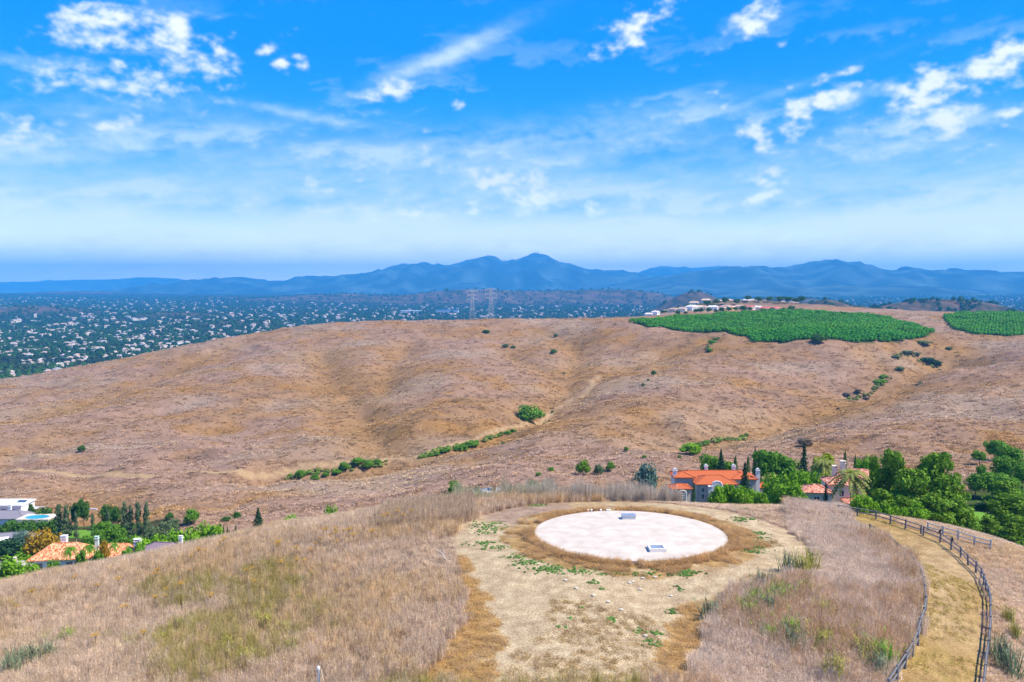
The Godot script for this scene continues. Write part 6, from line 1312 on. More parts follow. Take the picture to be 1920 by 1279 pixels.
func dry_growth() -> void:
	var straw := mat("dry_stalks", Color(1, 1, 1), 0.9, true)
	straw.backlight_enabled = true
	straw.backlight = Color(0.7, 0.66, 0.6)
	var tuft := [stalk_tuft(1, 24, 0.4, 1.0, 0.02, 3, Color(0, 0, 0, 0)), stalk_tuft(2, 26, 0.44, 1.0, 0.018, 3, Color(0, 0, 0, 0))]
	var tall := [Field.new(), Field.new()]
	var brush := [Field.new(), Field.new()]
	var weeds := Field.new()
	var short := Field.new()
	var greens := Field.new()
	# the open slopes near by
	for i in 105000:
		var z := -sqrt(rng.randf_range(48.0 * 48.0, 150.0 * 150.0))
		var p := Vector2(rng.randf_range(-0.85, 0.85) * -z, z)
		var kind := surface_kind(p)
		var n1 := noise_a.get_noise_2d(p.x * 0.8, p.y * 0.8); var n2 := noise_c.get_noise_2d(p.x * 5.0, p.y * 5.0)
		var v := rng.randf_range(0.68, 1.25)
		var turn := rng.randf() * TAU
		var r := p.distance_to(TANK)
		var g := ground(p)
		if kind == "ground" and r > 22.0:
			var c := Color(0.77, 0.61, 0.445).lerp(Color(0.72, 0.52, 0.27), 0.85 if rng.randf() < clampf(n1 * 1.6 + 0.3, 0.05, 0.8) else 0.1)
			if z > -97.0 and p.x < 14.0 and rng.randf() < clampf(n2 * 1.9 - 0.3 + n1 * 1.5, 0.0, 0.55): c = Color(0.46, 0.40, 0.11)
			elif rng.randf() < 0.05: c = Color(0.36, 0.25, 0.16)
			if p.x < 14.0: tall[i % 2].put(g, turn, Vector3(1.1, rng.randf_range(0.75, 1.5) * (1.0 + n2 * 0.7 + n1 * 0.4), 1.1), c * v)
			else: tall[i % 2].put(g, turn, Vector3(1.1, rng.randf_range(0.15, 0.4), 1.1), c * v)
		elif kind == "brush":
			var c := Color(0.79, 0.65, 0.515).lerp(Color(0.66, 0.44, 0.22), 0.85 if rng.randf() < clampf(n1 * 1.8 + 0.12, 0.04, 0.7) else 0.05)
			brush[i % 2].put(g, turn, Vector3(1.25, rng.randf_range(0.9, 1.5) * (1.0 + n1 * 1.1), 1.25), c * v)
		elif kind == "fringe" and rng.randf() < 0.55:
			weeds.put(g, turn, Vector3(1.0, rng.randf_range(0.08, 0.3), 1.0), Color(0.66, 0.43, 0.16).lerp(Color(0.50, 0.34, 0.18), rng.randf()) * v)
		elif kind == "verge" and r > 12.3 and noise_a.get_noise_2d(p.x * 3.0 + 70.0, p.y * 3.0) > 0.05:
			weeds.put(g, turn, Vector3(1.0, rng.randf_range(0.15, 0.4), 1.0), Color(0.60, 0.38, 0.14).lerp(Color(0.50, 0.34, 0.18), rng.randf()) * v)
		elif (kind == "trail" or kind == "dirt_road") and n1 + n2 > (0.10 if kind == "trail" else 0.3) and rng.randf() < 0.5:
			short.put(g, turn, Vector3(0.8, rng.randf_range(0.08, 0.22), 0.8), (Color(0.54, 0.43, 0.13) if kind == "trail" else Color(0.46, 0.32, 0.14)) * v)
	# denser brush and verge
	for i in 16000:
		var p := Vector2(rng.randf_range(8.0, 52.0), rng.randf_range(-120.0, -50.0))
		if surface_kind(p) != "brush": continue
		var n1 := noise_a.get_noise_2d(p.x * 0.8, p.y * 0.8)
		var edge := p.distance_to(TANK)
		var c := Color(0.82, 0.68, 0.54).lerp(Color(0.66, 0.44, 0.22), 0.85 if rng.randf() < clampf(n1 * 1.8 + 0.12, 0.04, 0.7) else 0.05)
		brush[i % 2].put(ground(p), rng.randf() * TAU, Vector3(1.2, rng.randf_range(0.8, 1.6) * (1.0 + n1 * 1.1), 1.2), c * rng.randf_range(0.65, 1.25))
	for i in 3400:
		var t := rng.randf() * TAU
		var r := 12.1 + 3.6 * pow(rng.randf(), 1.5)
		var p := TANK + Vector2(cos(t), sin(t)) * r
		if noise_a.get_noise_2d(p.x * 3.0 + 70.0, p.y * 3.0) < (r - 14.2) * 0.12: continue
		weeds.put(ground(p), t * 7.0, Vector3(0.9, rng.randf_range(0.25, 0.7) * (1.35 if r < 13.2 else 0.6), 0.9), Color(0.72, 0.46, 0.18).lerp(Color(0.52, 0.36, 0.20), rng.randf()) * rng.randf_range(0.75, 1.2))
	# tall thicket behind the tank
	var thicket := Field.new()
	for i in 3000:
		var px := rng.randf_range(-9.0, 26.0)
		var p := Vector2(px, rng.randf_range(-129.0, -119.5) - absf(px - 12.0) * 0.04)
		if p.distance_to(TANK) < 22.6: continue
		var lush := noise_a.get_noise_2d(p.x * 2.2, p.y * 2.2)
		if (lush < -0.1 or px < -0.5) and rng.randf() < 0.7: continue
		thicket.put(ground(p), rng.randf() * TAU, Vector3(0.9, rng.randf_range(1.2, 3.0) * (1.0 + lush * 1.2), 0.9), Color(0.60, 0.52, 0.42).lerp(Color(0.46, 0.48, 0.24), clampf(0.4 - px * 0.05, 0, 0.7)) * rng.randf_range(0.75, 1.25))
	for i in 3000:
		var p := Vector2(rng.randf_range(-19.0, -4.0), rng.randf_range(-122.0, -104.0))
		if surface_kind(p) != "ground" or p.distance_to(TANK) < 21.0 or (p.x / -p.y > -0.05 and p.y < -108.0): continue
		thicket.put(ground(p), rng.randf() * TAU, Vector3(1.0, rng.randf_range(1.3, 2.2), 1.0), Color(0.60, 0.45, 0.31) * rng.randf_range(0.75, 1.2))
	for i in 2:
		sow("dry_grass", tall[i], tuft[i], straw, ["pinkish dry mustard stalks covering the near slope", "pinkish straw grass mixed over the near slope"][i], "dry grass")
		sow("dry_brush", brush[i], tuft[1 - i], straw, ["tall greyish pink brush between tank and footpath", "dense dry brush on the mound beside the footpath"][i], "dry brush")
	sow("dry_weeds", weeds, stalk_tuft(4, 18, 0.4, 1.0, 0.022, 3, Color(0.85, 0.8, 0.75, 1)), straw, "rusty brown weeds ringing the concrete tank roof", "weeds")
	sow("short_grass", short, stalk_tuft(5, 30, 0.5, 1.0, 0.03, 0, Color(0, 0, 0, 0)), straw, "short yellowed grass tufts on the footpath and apron", "grass")
	sow("stalk_thicket", thicket, stalk_tuft(6, 16, 0.35, 1.0, 0.022, 4, Color(0, 0, 0, 0)), straw, "tall bare stalk thicket standing behind the tank", "thicket")
	# rough growth on the hills
	var hill := Field.new()
	for i in 150000:
		var d := exp(rng.randf_range(log(135.0), log(1150.0)))
		var p := Vector2(rng.randf_range(-0.74, 0.74) * d, -d)
		if d < 345.0 and (Geometry2D.is_point_in_polygon(p, garden_right) or Geometry2D.is_point_in_polygon(p, garden_left)) and rng.randf() < 0.9: continue
		if d > 300.0 and d < 700.0 and line_distance(valley_track, p) < 2.6: continue
		if d > 650.0 and (Geometry2D.is_point_in_polygon(p, orchard_main) or Geometry2D.is_point_in_polygon(p, orchard_side)): continue
		var c := ground_color(p, "ground")
		var clump := noise_a.get_noise_2d(p.x * 1.3 + 40.0, p.y * 1.3)
		if clump < 0.04 and rng.randf() < 0.82: continue
		var s := rng.randf_range(0.8, 1.7) * (0.8 + d / 700.0)
		hill.put(ground(p), rng.randf() * TAU, Vector3(s * 1.5, s * rng.randf_range(0.16, 0.34), s * 1.5), (c.lerp(Color(0.55, 0.33, 0.12), 0.6) if rng.randf() < 0.2 else c) * (rng.randf_range(0.75, 1.2) if rng.randf() > 0.05 else 0.4))
	sow("hill_grass", hill, stalk_tuft(7, 16, 0.5, 1.0, 0.07, 1, Color(0, 0, 0, 0)), straw, "dry straw grass clumps over the brown hills", "dry grass")
	var lush := Field.new()
	for p in [Vector2(-95.77, -377.33), Vector2(-99.53, -376.61), Vector2(-68.14, -385.31), Vector2(-97.63, -378.77), Vector2(-98.88, -377.33), Vector2(-67.67, -385.31), Vector2(-70.74, -383.84), Vector2(-81.57, -382.39), Vector2(-67.25, -384.57), Vector2(-77.53, -383.11), Vector2(-84.31, -378.05), Vector2(-69.23, -386.04), Vector2(-68.29, -388.25), Vector2(-69.84, -386.04), Vector2(-80.48, -382.39), Vector2(-93.88, -378.77), Vector2(-105.58, -376.61), Vector2(-83.57, -382.39), Vector2(-61.92, -387.51), Vector2(-98.96, -378.77), Vector2(-92.36, -379.49), Vector2(-82.62, -380.93), Vector2(-102.45, -376.61), Vector2(-78.86, -381.66), Vector2(-99.22, -378.05), Vector2(-77.38, -380.21), Vector2(-74.60, -383.11), Vector2(-94.20, -376.61), Vector2(-89.08, -378.05), Vector2(-70.25, -384.57), Vector2(-86.52, -379.49), Vector2(-64.54, -387.51), Vector2(-103.01, -375.18), Vector2(-90.62, -379.49), Vector2(-63.50, -388.25), Vector2(-103.95, -375.90), Vector2(-76.87, -382.39), Vector2(-81.72, -380.93), Vector2(-102.56, -379.49), Vector2(-88.87, -378.77), Vector2(-96.35, -378.77), Vector2(-86.28, -380.21), Vector2(-70.45, -385.31), Vector2(-95.02, -378.05), Vector2(-97.25, -378.05), Vector2(-104.95, -375.18), Vector2(-62.30, -389.73), Vector2(-79.78, -381.66), Vector2(-84.75, -380.21), Vector2(-69.53, -383.11), Vector2(-94.09, -380.21), Vector2(-79.80, -381.66), Vector2(-78.94, -382.39), Vector2(-66.38, -386.04), Vector2(-64.26, -385.31), Vector2(-105.18, -375.90), Vector2(-64.69, -387.51), Vector2(-101.01, -378.77), Vector2(-74.21, -382.39), Vector2(-106.62, -375.18), Vector2(-66.87, -384.57), Vector2(-73.13, -382.39), Vector2(-66.65, -385.31), Vector2(-93.23, -377.33), Vector2(-86.42, -380.93), Vector2(-106.41, -377.33), Vector2(-69.38, -386.04), Vector2(-92.41, -379.49), Vector2(-107.72, -374.47), Vector2(-103.84, -378.05), Vector2(-24.53, -411.04), Vector2(-33.49, -403.30), Vector2(-44.79, -397.21), Vector2(-32.18, -405.61), Vector2(-24.57, -408.71), Vector2(-39.99, -398.72), Vector2(-35.70, -402.53), Vector2(-22.16, -412.61), Vector2(-32.44, -404.84), Vector2(-21.87, -414.18), Vector2(-38.57, -401.01), Vector2(-27.10, -409.48), Vector2(-40.56, -397.97), Vector2(-25.67, -408.71), Vector2(-28.68, -408.71), Vector2(-21.26, -416.55), Vector2(-39.33, -398.72), Vector2(-29.84, -407.15), Vector2(-24.64, -411.04), Vector2(-42.71, -395.70), Vector2(-22.79, -410.26), Vector2(-36.97, -401.77), Vector2(-29.25, -406.38), Vector2(-19.75, -414.97), Vector2(-37.64, -400.24), Vector2(-46.31, -392.70), Vector2(-26.52, -409.48), Vector2(-42.92, -397.97), Vector2(-31.45, -404.07), Vector2(-19.07, -414.97), Vector2(-29.36, -407.93), Vector2(-22.06, -412.61), Vector2(-36.78, -403.30), Vector2(-26.87, -408.71), Vector2(-39.90, -401.77), Vector2(-21.48, -414.97), Vector2(-23.40, -411.83), Vector2(-45.21, -393.45), Vector2(-28.26, -408.71), Vector2(-20.79, -415.76), Vector2(-44.87, -392.70), Vector2(-21.79, -414.97), Vector2(-43.57, -395.70), Vector2(-21.89, -412.61), Vector2(-41.89, -396.46), Vector2(-19.23, -414.97), Vector2(-28.83, -410.26), Vector2(-39.67, -399.48), Vector2(-43.76, -394.95), Vector2(-42.17, -394.20), Vector2(-39.56, -398.72), Vector2(-28.41, -410.26), Vector2(-23.52, -412.61), Vector2(-28.76, -408.71), Vector2(-31.65, -403.30), Vector2(-33.28, -403.30), Vector2(-21.78, -413.40), Vector2(-28.53, -407.15), Vector2(-36.11, -401.77), Vector2(-22.14, -410.26), Vector2(-41.16, -396.46), Vector2(-23.01, -411.83), Vector2(-34.22, -403.30), Vector2(-23.94, -410.26), Vector2(-21.54, -413.40), Vector2(-24.26, -411.04), Vector2(-45.05, -397.21), Vector2(-39.88, -401.01), Vector2(-29.94, -404.84), Vector2(-40.57, -397.97), Vector2(-38.91, -398.72), Vector2(-38.85, -399.48), Vector2(-22.81, -411.83), Vector2(-28.25, -409.48), Vector2(-19.15, -417.35), Vector2(-27.23, -410.26), Vector2(-29.84, -406.38), Vector2(-46.26, -394.20), Vector2(-26.00, -407.15), Vector2(-23.97, -411.83), Vector2(-24.32, -412.61), Vector2(-46.27, -394.20), Vector2(-33.05, -403.30), Vector2(-23.66, -412.61), Vector2(-37.99, -401.01), Vector2(-44.72, -396.46), Vector2(-26.52, -409.48), Vector2(-29.02, -407.93), Vector2(-34.65, -402.53), Vector2(-22.49, -412.61), Vector2(-25.39, -411.04), Vector2(-22.51, -412.61), Vector2(-39.80, -399.48), Vector2(-37.81, -399.48), Vector2(-43.38, -396.46), Vector2(-19.10, -416.55), Vector2(-41.33, -397.21), Vector2(-22.19, -414.18), Vector2(-37.00, -403.30), Vector2(-40.59, -397.21), Vector2(-43.53, -394.95), Vector2(-32.81, -406.38), Vector2(-44.92, -394.95), Vector2(-26.66, -407.15), Vector2(-41.51, -397.21), Vector2(-35.96, -401.77), Vector2(-28.40, -408.71), Vector2(-40.01, -397.21), Vector2(-22.58, -415.76), Vector2(-45.57, -393.45), Vector2(-3.53, -435.18), Vector2(-11.32, -424.55), Vector2(-5.74, -433.53), Vector2(-2.83, -436.01), Vector2(-14.40, -420.53), Vector2(-11.44, -426.17), Vector2(-3.53, -435.18), Vector2(-2.65, -436.01), Vector2(-9.27, -427.79), Vector2(-13.81, -420.53), Vector2(-2.37, -436.01), Vector2(-13.76, -422.14), Vector2(-7.87, -428.61), Vector2(-6.51, -431.88), Vector2(-12.78, -421.33), Vector2(-1.87, -437.67), Vector2(-10.75, -428.61), Vector2(-6.89, -430.24), Vector2(-12.88, -424.55), Vector2(-4.71, -434.35), Vector2(-7.95, -430.24), Vector2(-14.22, -421.33), Vector2(-6.73, -431.06), Vector2(-11.64, -425.36), Vector2(-5.98, -430.24), Vector2(-10.15, -426.98), Vector2(-4.57, -434.35), Vector2(-11.93, -425.36), Vector2(-0.34, -442.69), Vector2(-13.82, -422.94), Vector2(-15.77, -419.73), Vector2(-14.41, -419.73), Vector2(-4.62, -435.18), Vector2(-14.31, -422.94), Vector2(-11.67, -425.36), Vector2(-3.18, -434.35), Vector2(-10.31, -426.98), Vector2(-6.93, -431.06), Vector2(-14.10, -422.14), Vector2(-8.11, -429.42), Vector2(114.59, -399.48), Vector2(92.41, -378.05), Vector2(122.81, -412.61), Vector2(96.96, -384.57), Vector2(89.88, -378.77), Vector2(108.37, -395.70), Vector2(110.09, -394.95), Vector2(92.44, -378.05), Vector2(98.59, -385.31), Vector2(106.92, -391.21), Vector2(89.60, -376.61), Vector2(113.18, -401.01), Vector2(98.57, -385.31), Vector2(104.44, -391.21), Vector2(108.50, -393.45), Vector2(108.89, -396.46), Vector2(107.80, -391.96), Vector2(107.62, -394.95), Vector2(102.74, -388.99), Vector2(98.32, -384.57), Vector2(94.55, -382.39), Vector2(98.75, -386.04), Vector2(115.63, -402.53), Vector2(115.91, -402.53), Vector2(122.72, -412.61), Vector2(116.23, -401.77), Vector2(105.94, -391.21), Vector2(122.35, -412.61), Vector2(100.88, -387.51), Vector2(90.01, -377.33), Vector2(88.61, -373.05), Vector2(100.15, -386.77), Vector2(123.05, -413.40), Vector2(109.36, -394.20), Vector2(112.57, -400.24), Vector2(121.72, -412.61), Vector2(100.14, -385.31), Vector2(94.11, -380.21), Vector2(92.44, -380.93), Vector2(111.64, -397.21), Vector2(108.31, -393.45), Vector2(119.42, -404.84), Vector2(116.16, -401.01), Vector2(112.04, -399.48), Vector2(117.29, -406.38), Vector2(120.43, -408.71), Vector2(87.64, -374.47), Vector2(110.04, -395.70), Vector2(101.94, -387.51), Vector2(102.36, -389.73), Vector2(91.45, -378.77), Vector2(109.29, -395.70), Vector2(112.56, -398.72), Vector2(100.36, -386.04), Vector2(104.12, -392.70), Vector2(110.23, -396.46), Vector2(118.60, -407.15), Vector2(102.19, -388.99), Vector2(116.71, -404.84), Vector2(95.43, -383.11), Vector2(108.59, -394.20), Vector2(119.77, -407.93), Vector2(87.59, -375.18), Vector2(90.78, -378.05), Vector2(106.29, -391.96), Vector2(90.67, -379.49), Vector2(109.86, -394.95), Vector2(89.40, -377.33), Vector2(89.10, -375.18), Vector2(94.30, -380.21), Vector2(98.38, -386.04), Vector2(109.84, -394.95), Vector2(108.37, -393.45), Vector2(89.99, -377.33), Vector2(109.73, -394.95), Vector2(95.16, -381.66), Vector2(99.89, -383.84), Vector2(106.35, -391.21), Vector2(109.75, -395.70), Vector2(99.03, -385.31), Vector2(183.77, -739.80), Vector2(188.47, -754.01), Vector2(201.49, -778.79), Vector2(185.88, -749.72), Vector2(183.60, -741.21), Vector2(203.34, -777.31), Vector2(200.33, -772.88), Vector2(199.85, -777.31), Vector2(190.42, -761.21), Vector2(194.65, -755.44), Vector2(191.60, -755.44), Vector2(183.30, -741.21), Vector2(194.09, -756.88), Vector2(199.90, -771.42), Vector2(195.85, -759.77), Vector2(183.64, -741.21), Vector2(186.87, -752.58), Vector2(187.48, -752.58), Vector2(200.97, -778.79), Vector2(198.70, -775.83), Vector2(184.45, -748.30), Vector2(191.59, -755.44), Vector2(190.90, -762.66), Vector2(193.48, -756.88), Vector2(194.81, -775.83), Vector2(191.23, -755.44), Vector2(193.94, -775.83), Vector2(200.94, -780.27), Vector2(201.47, -777.31), Vector2(194.56, -774.36), Vector2(184.87, -745.45), Vector2(189.30, -749.72), Vector2(197.20, -774.36), Vector2(190.65, -761.21), Vector2(188.65, -752.58), Vector2(181.94, -739.80), Vector2(201.91, -774.36), Vector2(182.75, -741.21), Vector2(198.04, -777.31), Vector2(181.33, -741.21), Vector2(274.38, -593.34), Vector2(279.07, -599.01), Vector2(273.23, -591.09), Vector2(280.22, -600.15), Vector2(271.16, -591.09), Vector2(283.59, -600.15), Vector2(275.46, -595.60), Vector2(279.94, -600.15), Vector2(283.80, -601.29), Vector2(287.38, -605.88), Vector2(272.87, -589.96), Vector2(264.61, -582.16), Vector2(281.70, -603.58), Vector2(283.37, -605.88), Vector2(282.06, -599.01), Vector2(281.07, -601.29), Vector2(265.29, -584.38), Vector2(272.60, -589.96), Vector2(275.13, -594.47), Vector2(277.83, -593.34), Vector2(269.21, -588.84), Vector2(270.80, -592.21), Vector2(273.44, -593.34), Vector2(287.02, -609.35), Vector2(274.58, -592.21), Vector2(275.79, -597.87), Vector2(284.83, -607.04), Vector2(277.84, -602.44), Vector2(274.22, -596.73), Vector2(274.62, -593.34), Vector2(270.81, -591.09), Vector2(267.99, -589.96), Vector2(287.42, -607.04), Vector2(273.52, -595.60), Vector2(282.18, -602.44), Vector2(283.37, -605.88), Vector2(289.03, -603.58), Vector2(268.34, -585.49), Vector2(269.34, -586.61), Vector2(268.39, -587.72), Vector2(379.75, -706.79), Vector2(365.50, -713.55), Vector2(364.00, -717.63), Vector2(368.81, -716.27), Vector2(369.72, -714.91), Vector2(375.54, -717.63), Vector2(352.46, -719.00), Vector2(365.04, -710.84), Vector2(366.02, -712.19), Vector2(384.47, -712.19), Vector2(351.33, -714.91), Vector2(371.67, -714.91), Vector2(348.51, -717.63), Vector2(367.18, -708.14), Vector2(376.49, -708.14), Vector2(361.83, -720.37), Vector2(374.45, -712.19), Vector2(343.88, -714.91), Vector2(351.31, -716.27), Vector2(381.56, -706.79), Vector2(380.57, -709.49), Vector2(357.53, -716.27), Vector2(348.64, -712.19), Vector2(379.57, -713.55), Vector2(370.77, -713.55), Vector2(378.31, -710.84), Vector2(380.84, -713.55), Vector2(370.23, -710.84), Vector2(379.68, -713.55), Vector2(352.78, -720.37), Vector2(362.99, -710.84), Vector2(368.84, -717.63), Vector2(370.44, -716.27), Vector2(381.98, -713.55), Vector2(355.73, -713.55), Vector2(368.21, -719.00), Vector2(375.59, -713.55), Vector2(374.62, -713.55), Vector2(347.39, -716.27), Vector2(375.83, -709.49), Vector2(352.10, -717.63), Vector2(355.65, -717.63), Vector2(376.44, -710.84), Vector2(376.02, -712.19), Vector2(374.48, -714.91), Vector2(376.58, -709.49), Vector2(363.17, -717.63), Vector2(383.22, -714.91), Vector2(353.25, -721.74), Vector2(377.71, -716.27), Vector2(247.20, -573.37), Vector2(244.72, -574.46), Vector2(244.27, -573.37), Vector2(268.04, -585.49), Vector2(244.08, -571.19), Vector2(241.25, -571.19), Vector2(253.08, -577.75), Vector2(258.88, -579.95), Vector2(261.01, -579.95), Vector2(261.73, -579.95), Vector2(250.20, -573.37), Vector2(251.02, -575.56), Vector2(257.56, -577.75), Vector2(261.48, -578.85), Vector2(256.98, -577.75), Vector2(244.01, -570.11), Vector2(249.58, -571.19), Vector2(242.71, -567.94), Vector2(245.90, -572.28), Vector2(259.85, -578.85), Vector2(241.37, -569.03), Vector2(256.41, -581.06), Vector2(240.23, -569.03), Vector2(247.47, -572.28), Vector2(264.15, -582.16), Vector2(266.41, -583.27), Vector2(248.15, -574.46), Vector2(254.11, -576.65), Vector2(261.27, -577.75), Vector2(254.53, -577.75)]:
		var w := rng.randf_range(1.0, 3.4)
		lush.put(ground(p) - Vector3(0, 0.15, 0), rng.randf() * TAU, Vector3(w, w * rng.randf_range(0.3, 0.7), w), Color(0.15, 0.26, 0.03).lerp(Color(0.30, 0.30, 0.10), rng.randf() * 0.8) * rng.randf_range(0.6, 1.2))
	sow("streamside_growth", lush, crown("small", 1), mat("lush_leaves", Color(1, 1, 1), 0.8, true), "green undergrowth along the stream and gullies", "undergrowth")
	# green ground cover
	for s in [[Vector2(-3.35, -103.53), 1.6, 60], [Vector2(-2.38, -101.38), 1.2, 40], [Vector2(-3.68, -99.28), 1.0, 30], [Vector2(-3.65, -94.67), 1.2, 40], [Vector2(-1.99, -92.71), 1.0, 30], [Vector2(0.51, -88.75), 1.0, 36], [Vector2(1.51, -86.74), 1.2, 50], [Vector2(3.51, -84.95), 1.2, 50], [Vector2(4.34, -84.14), 1.0, 50], [Vector2(6.31, -83.66), 1.2, 30], [Vector2(7.71, -83.35), 1.0, 24], [Vector2(10.12, -83.03), 0.8, 16], [Vector2(13.10, -83.19), 1.0, 20], [Vector2(14.83, -83.35), 0.8, 18], [Vector2(17.33, -83.03), 1.0, 14], [Vector2(18.93, -83.35), 1.0, 50], [Vector2(18.14, -82.87), 0.7, 16], [Vector2(32.07, -107.54), 1.2, 50], [Vector2(30.60, -105.72), 0.8, 20], [Vector2(31.13, -99.28), 1.0, 50], [Vector2(29.52, -94.49), 1.0, 50], [Vector2(29.12, -92.36), 0.8, 36], [Vector2(28.27, -90.62), 0.8, 30], [Vector2(30.98, -96.68), 0.7, 14], [Vector2(5.00, -121.69), 1.6, 60], [Vector2(3.59, -116.04), 1.2, 40], [Vector2(11.48, -246.90), 0.8, 20], [Vector2(0.04, -115.82), 1.0, 20], [Vector2(8.40, -80.54), 0.5, 16], [Vector2(9.15, -71.99), 0.5, 14], [Vector2(11.60, -69.70), 0.5, 14], [Vector2(12.89, -69.44), 0.5, 16], [Vector2(11.91, -67.87), 0.4, 8], [Vector2(12.37, -67.10), 0.5, 16], [Vector2(15.21, -74.64), 0.4, 8], [Vector2(15.30, -73.79), 0.4, 8], [Vector2(6.66, -74.50), 0.3, 5], [Vector2(5.27, -72.13), 0.3, 5], [Vector2(4.46, -70.37), 0.3, 5], [Vector2(9.20, -78.87), 0.3, 6], [Vector2(17.09, -79.48), 0.5, 10], [Vector2(59.53, -210.85), 1.6, 50], [Vector2(59.09, -214.49), 1.4, 40], [Vector2(33.31, -113.85), 1.4, 40], [Vector2(21.95, -89.25), 1.0, 0]]:
		for i in int(s[2]):
			var p: Vector2 = s[0] + Vector2(rng.randfn(), rng.randfn()) * Vector2(1.3, 0.8) * float(s[1]) * 0.6
			greens.put(ground(p), rng.randf() * TAU, Vector3(0.3, rng.randf_range(0.05, 0.16), 0.3) * rng.randf_range(0.7, 1.3), Color(0.12, 0.25, 0.05) * rng.randf_range(0.7, 1.3))
	sow("green_weeds", greens, crown("small", 2), mat("weed_leaves", Color(1, 1, 1), 0.8, true), "low green weeds dotted round the dirt apron", "weeds")
	# green bushes in the brush and yellow heads over the grass
	for s in [[Vector2(25.53, -74.78), 1.5, "green"], [Vector2(23.24, -73.65), 1.5, "green"], [Vector2(22.28, -72.13), 1.3, "green"], [Vector2(21.45, -72.68), 1.3, "olive"], [Vector2(24.07, -73.10), 1.5, "sage"], [Vector2(26.80, -75.93), 1.3, "green"], [Vector2(28.88, -76.66), 1.3, "olive"], [Vector2(29.06, -72.40), 1.4, "olive"], [Vector2(22.47, -68.39), 1.2, "green"], [Vector2(24.72, -68.91), 1.5, "green"], [Vector2(24.14, -66.85), 1.5, "sage"], [Vector2(26.49, -66.97), 1.5, "olive"], [Vector2(27.38, -67.48), 1.3, "olive"], [Vector2(29.57, -65.59), 1.6, "olive"], [Vector2(31.44, -65.71), 1.6, "green"], [Vector2(26.11, -63.14), 1.5, "olive"], [Vector2(30.70, -69.83), 1.0, "green"], [Vector2(30.66, -83.03), 1.6, "olive"], [Vector2(29.74, -83.66), 1.5, "sage"], [Vector2(32.45, -84.79), 1.5, "olive"], [Vector2(25.19, -78.28), 1.4, "sage"], [Vector2(30.03, -64.11), 1.4, "sage"], [Vector2(18.49, -72.82), 1.3, "sage"], [Vector2(-24.53, -77.83), 1.3, "olive"], [Vector2(-22.25, -75.50), 1.1, "olive"], [Vector2(-26.33, -80.08), 1.0, "olive"], [Vector2(-34.11, -80.24), 1.3, "olive"], [Vector2(-34.07, -76.36), 1.1, "olive"], [Vector2(-33.94, -82.56), 1.0, "olive"], [Vector2(-19.82, -69.57), 1.1, "olive"], [Vector2(-23.55, -68.52), 1.3, "olive"], [Vector2(-46.34, -80.54), 1.2, "green"], [Vector2(-48.94, -81.47), 0.9, "olive"], [Vector2(-27.15, -73.24), 1.1, "olive"], [Vector2(-37.55, -75.93), 1.0, "olive"], [Vector2(-46.28, -74.78), 1.4, "sage"], [Vector2(-47.65, -74.50), 1.4, "sage"], [Vector2(-45.49, -76.08), 1.3, "sage"], [Vector2(-46.66, -72.13), 1.4, "sage"], [Vector2(48.98, -76.80), 0.9, "olive"], [Vector2(48.07, -74.08), 0.9, "olive"], [Vector2(43.95, -69.44), 1.5, "sage"], [Vector2(43.54, -67.61), 1.5, "sage"]]:
		var g := ground(s[0])
		var o := base("green_brush", g, rng.randf() * TAU)
		var st := part("stems", stalk_tuft(11, 60, 0.5, 1.0, 0.03, 3, Color(0, 0, 0, 0)), mat("brush_" + s[2], {"green": Color(0.22, 0.40, 0.03), "olive": Color(0.38, 0.36, 0.07), "sage": Color(0.20, 0.26, 0.14)}[s[2]], 0.8, true), o)
		st.scale = Vector3(s[1] * 1.5, s[1] * 1.55, s[1] * 1.5)
		tag(o, {"green": "fresh green upright bush in the dry brush", "olive": "yellow olive bush in the dry brush", "sage": "dull sage green bush in the dry brush"}[s[2]], "shrub", {"green": "fresh green bushes in the brush", "olive": "yellow olive bushes in the brush", "sage": "sage bushes in the brush"}[s[2]])
	var stem := Kit.new()
	var head := Kit.new()
	var r := RandomNumberGenerator.new(); r.seed = 77
	stem.tube(Vector3(0, -0.2, 0), Vector3(0.05, 1.9, 0.02), 0.03, 0.018, 5)
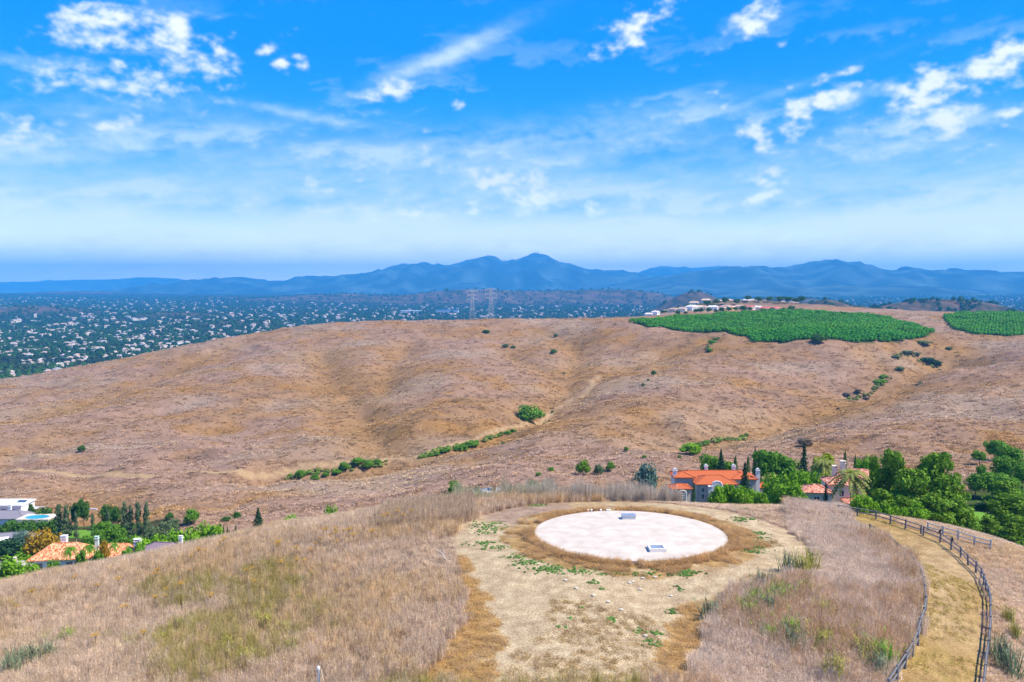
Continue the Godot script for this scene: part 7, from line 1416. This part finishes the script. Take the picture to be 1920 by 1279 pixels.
	for i in 7:
		var t := TAU * i / 7.0
		var q := Vector3(0.05 + cos(t) * 0.26, 2.05 + r.randf() * 0.2, sin(t) * 0.26)
		stem.tube(Vector3(0.04, 1.6 + r.randf() * 0.3, 0.02), q, 0.016, 0.012, 4)
		for j in 16:
			leaf(head, q + Vector3(r.randfn() * 0.07, r.randfn() * 0.03, r.randfn() * 0.07), Vector3.UP, 0.06, Color(1, 1, 1) * r.randf_range(0.7, 1.3), r)
	var sm := stem.mesh(); var hm := head.mesh()
	for s in [Vector2(-24.79, -98.34), Vector2(-24.39, -99.47), Vector2(-24.15, -101.96), Vector2(-23.38, -100.42), Vector2(-23.16, -102.55), Vector2(-24.59, -101.77), Vector2(-21.84, -97.78), Vector2(-20.73, -99.85), Vector2(-19.87, -97.97), Vector2(-21.91, -101.58), Vector2(-26.84, -97.23), Vector2(-24.95, -96.86), Vector2(-25.94, -94.14), Vector2(-27.67, -93.42), Vector2(-24.85, -93.42), Vector2(-29.69, -99.47), Vector2(-29.85, -99.10), Vector2(-22.43, -99.85), Vector2(-17.47, -97.97), Vector2(-16.06, -105.11), Vector2(-16.87, -105.72), Vector2(-15.55, -106.52), Vector2(-14.49, -104.12), Vector2(-17.28, -105.11), Vector2(-13.71, -106.32), Vector2(-38.31, -104.12), Vector2(-41.33, -100.61), Vector2(-41.04, -102.35), Vector2(-40.13, -102.35), Vector2(-39.03, -104.52), Vector2(-44.17, -97.23), Vector2(-43.60, -95.22), Vector2(-39.72, -96.13), Vector2(-31.71, -93.24), Vector2(-31.07, -93.24), Vector2(-40.48, -91.31), Vector2(-38.85, -91.31), Vector2(-39.83, -89.25), Vector2(-41.01, -89.42), Vector2(-43.29, -87.41), Vector2(-43.55, -87.07), Vector2(-50.10, -94.14), Vector2(-48.49, -96.13), Vector2(-55.64, -99.28), Vector2(-59.08, -95.94), Vector2(-58.29, -91.49), Vector2(-40.46, -75.50), Vector2(-29.53, -89.08), Vector2(-33.36, -86.25), Vector2(-36.08, -75.93)]:
		var o := base("dried_fennel", ground(s), rng.randf() * TAU)
		o.scale = Vector3.ONE * rng.randf_range(0.75, 1.1)
		part("stem", sm, mat("fennel_stem", Color(0.28, 0.19, 0.08)), o)
		part("flower_head", hm, mat("fennel_head", Color(0.50, 0.28, 0.02), 0.8, true), o)
		tag(o, "dried fennel stalk with ochre flower heads above the grass", "plant", "dried fennel stalks on the slope")
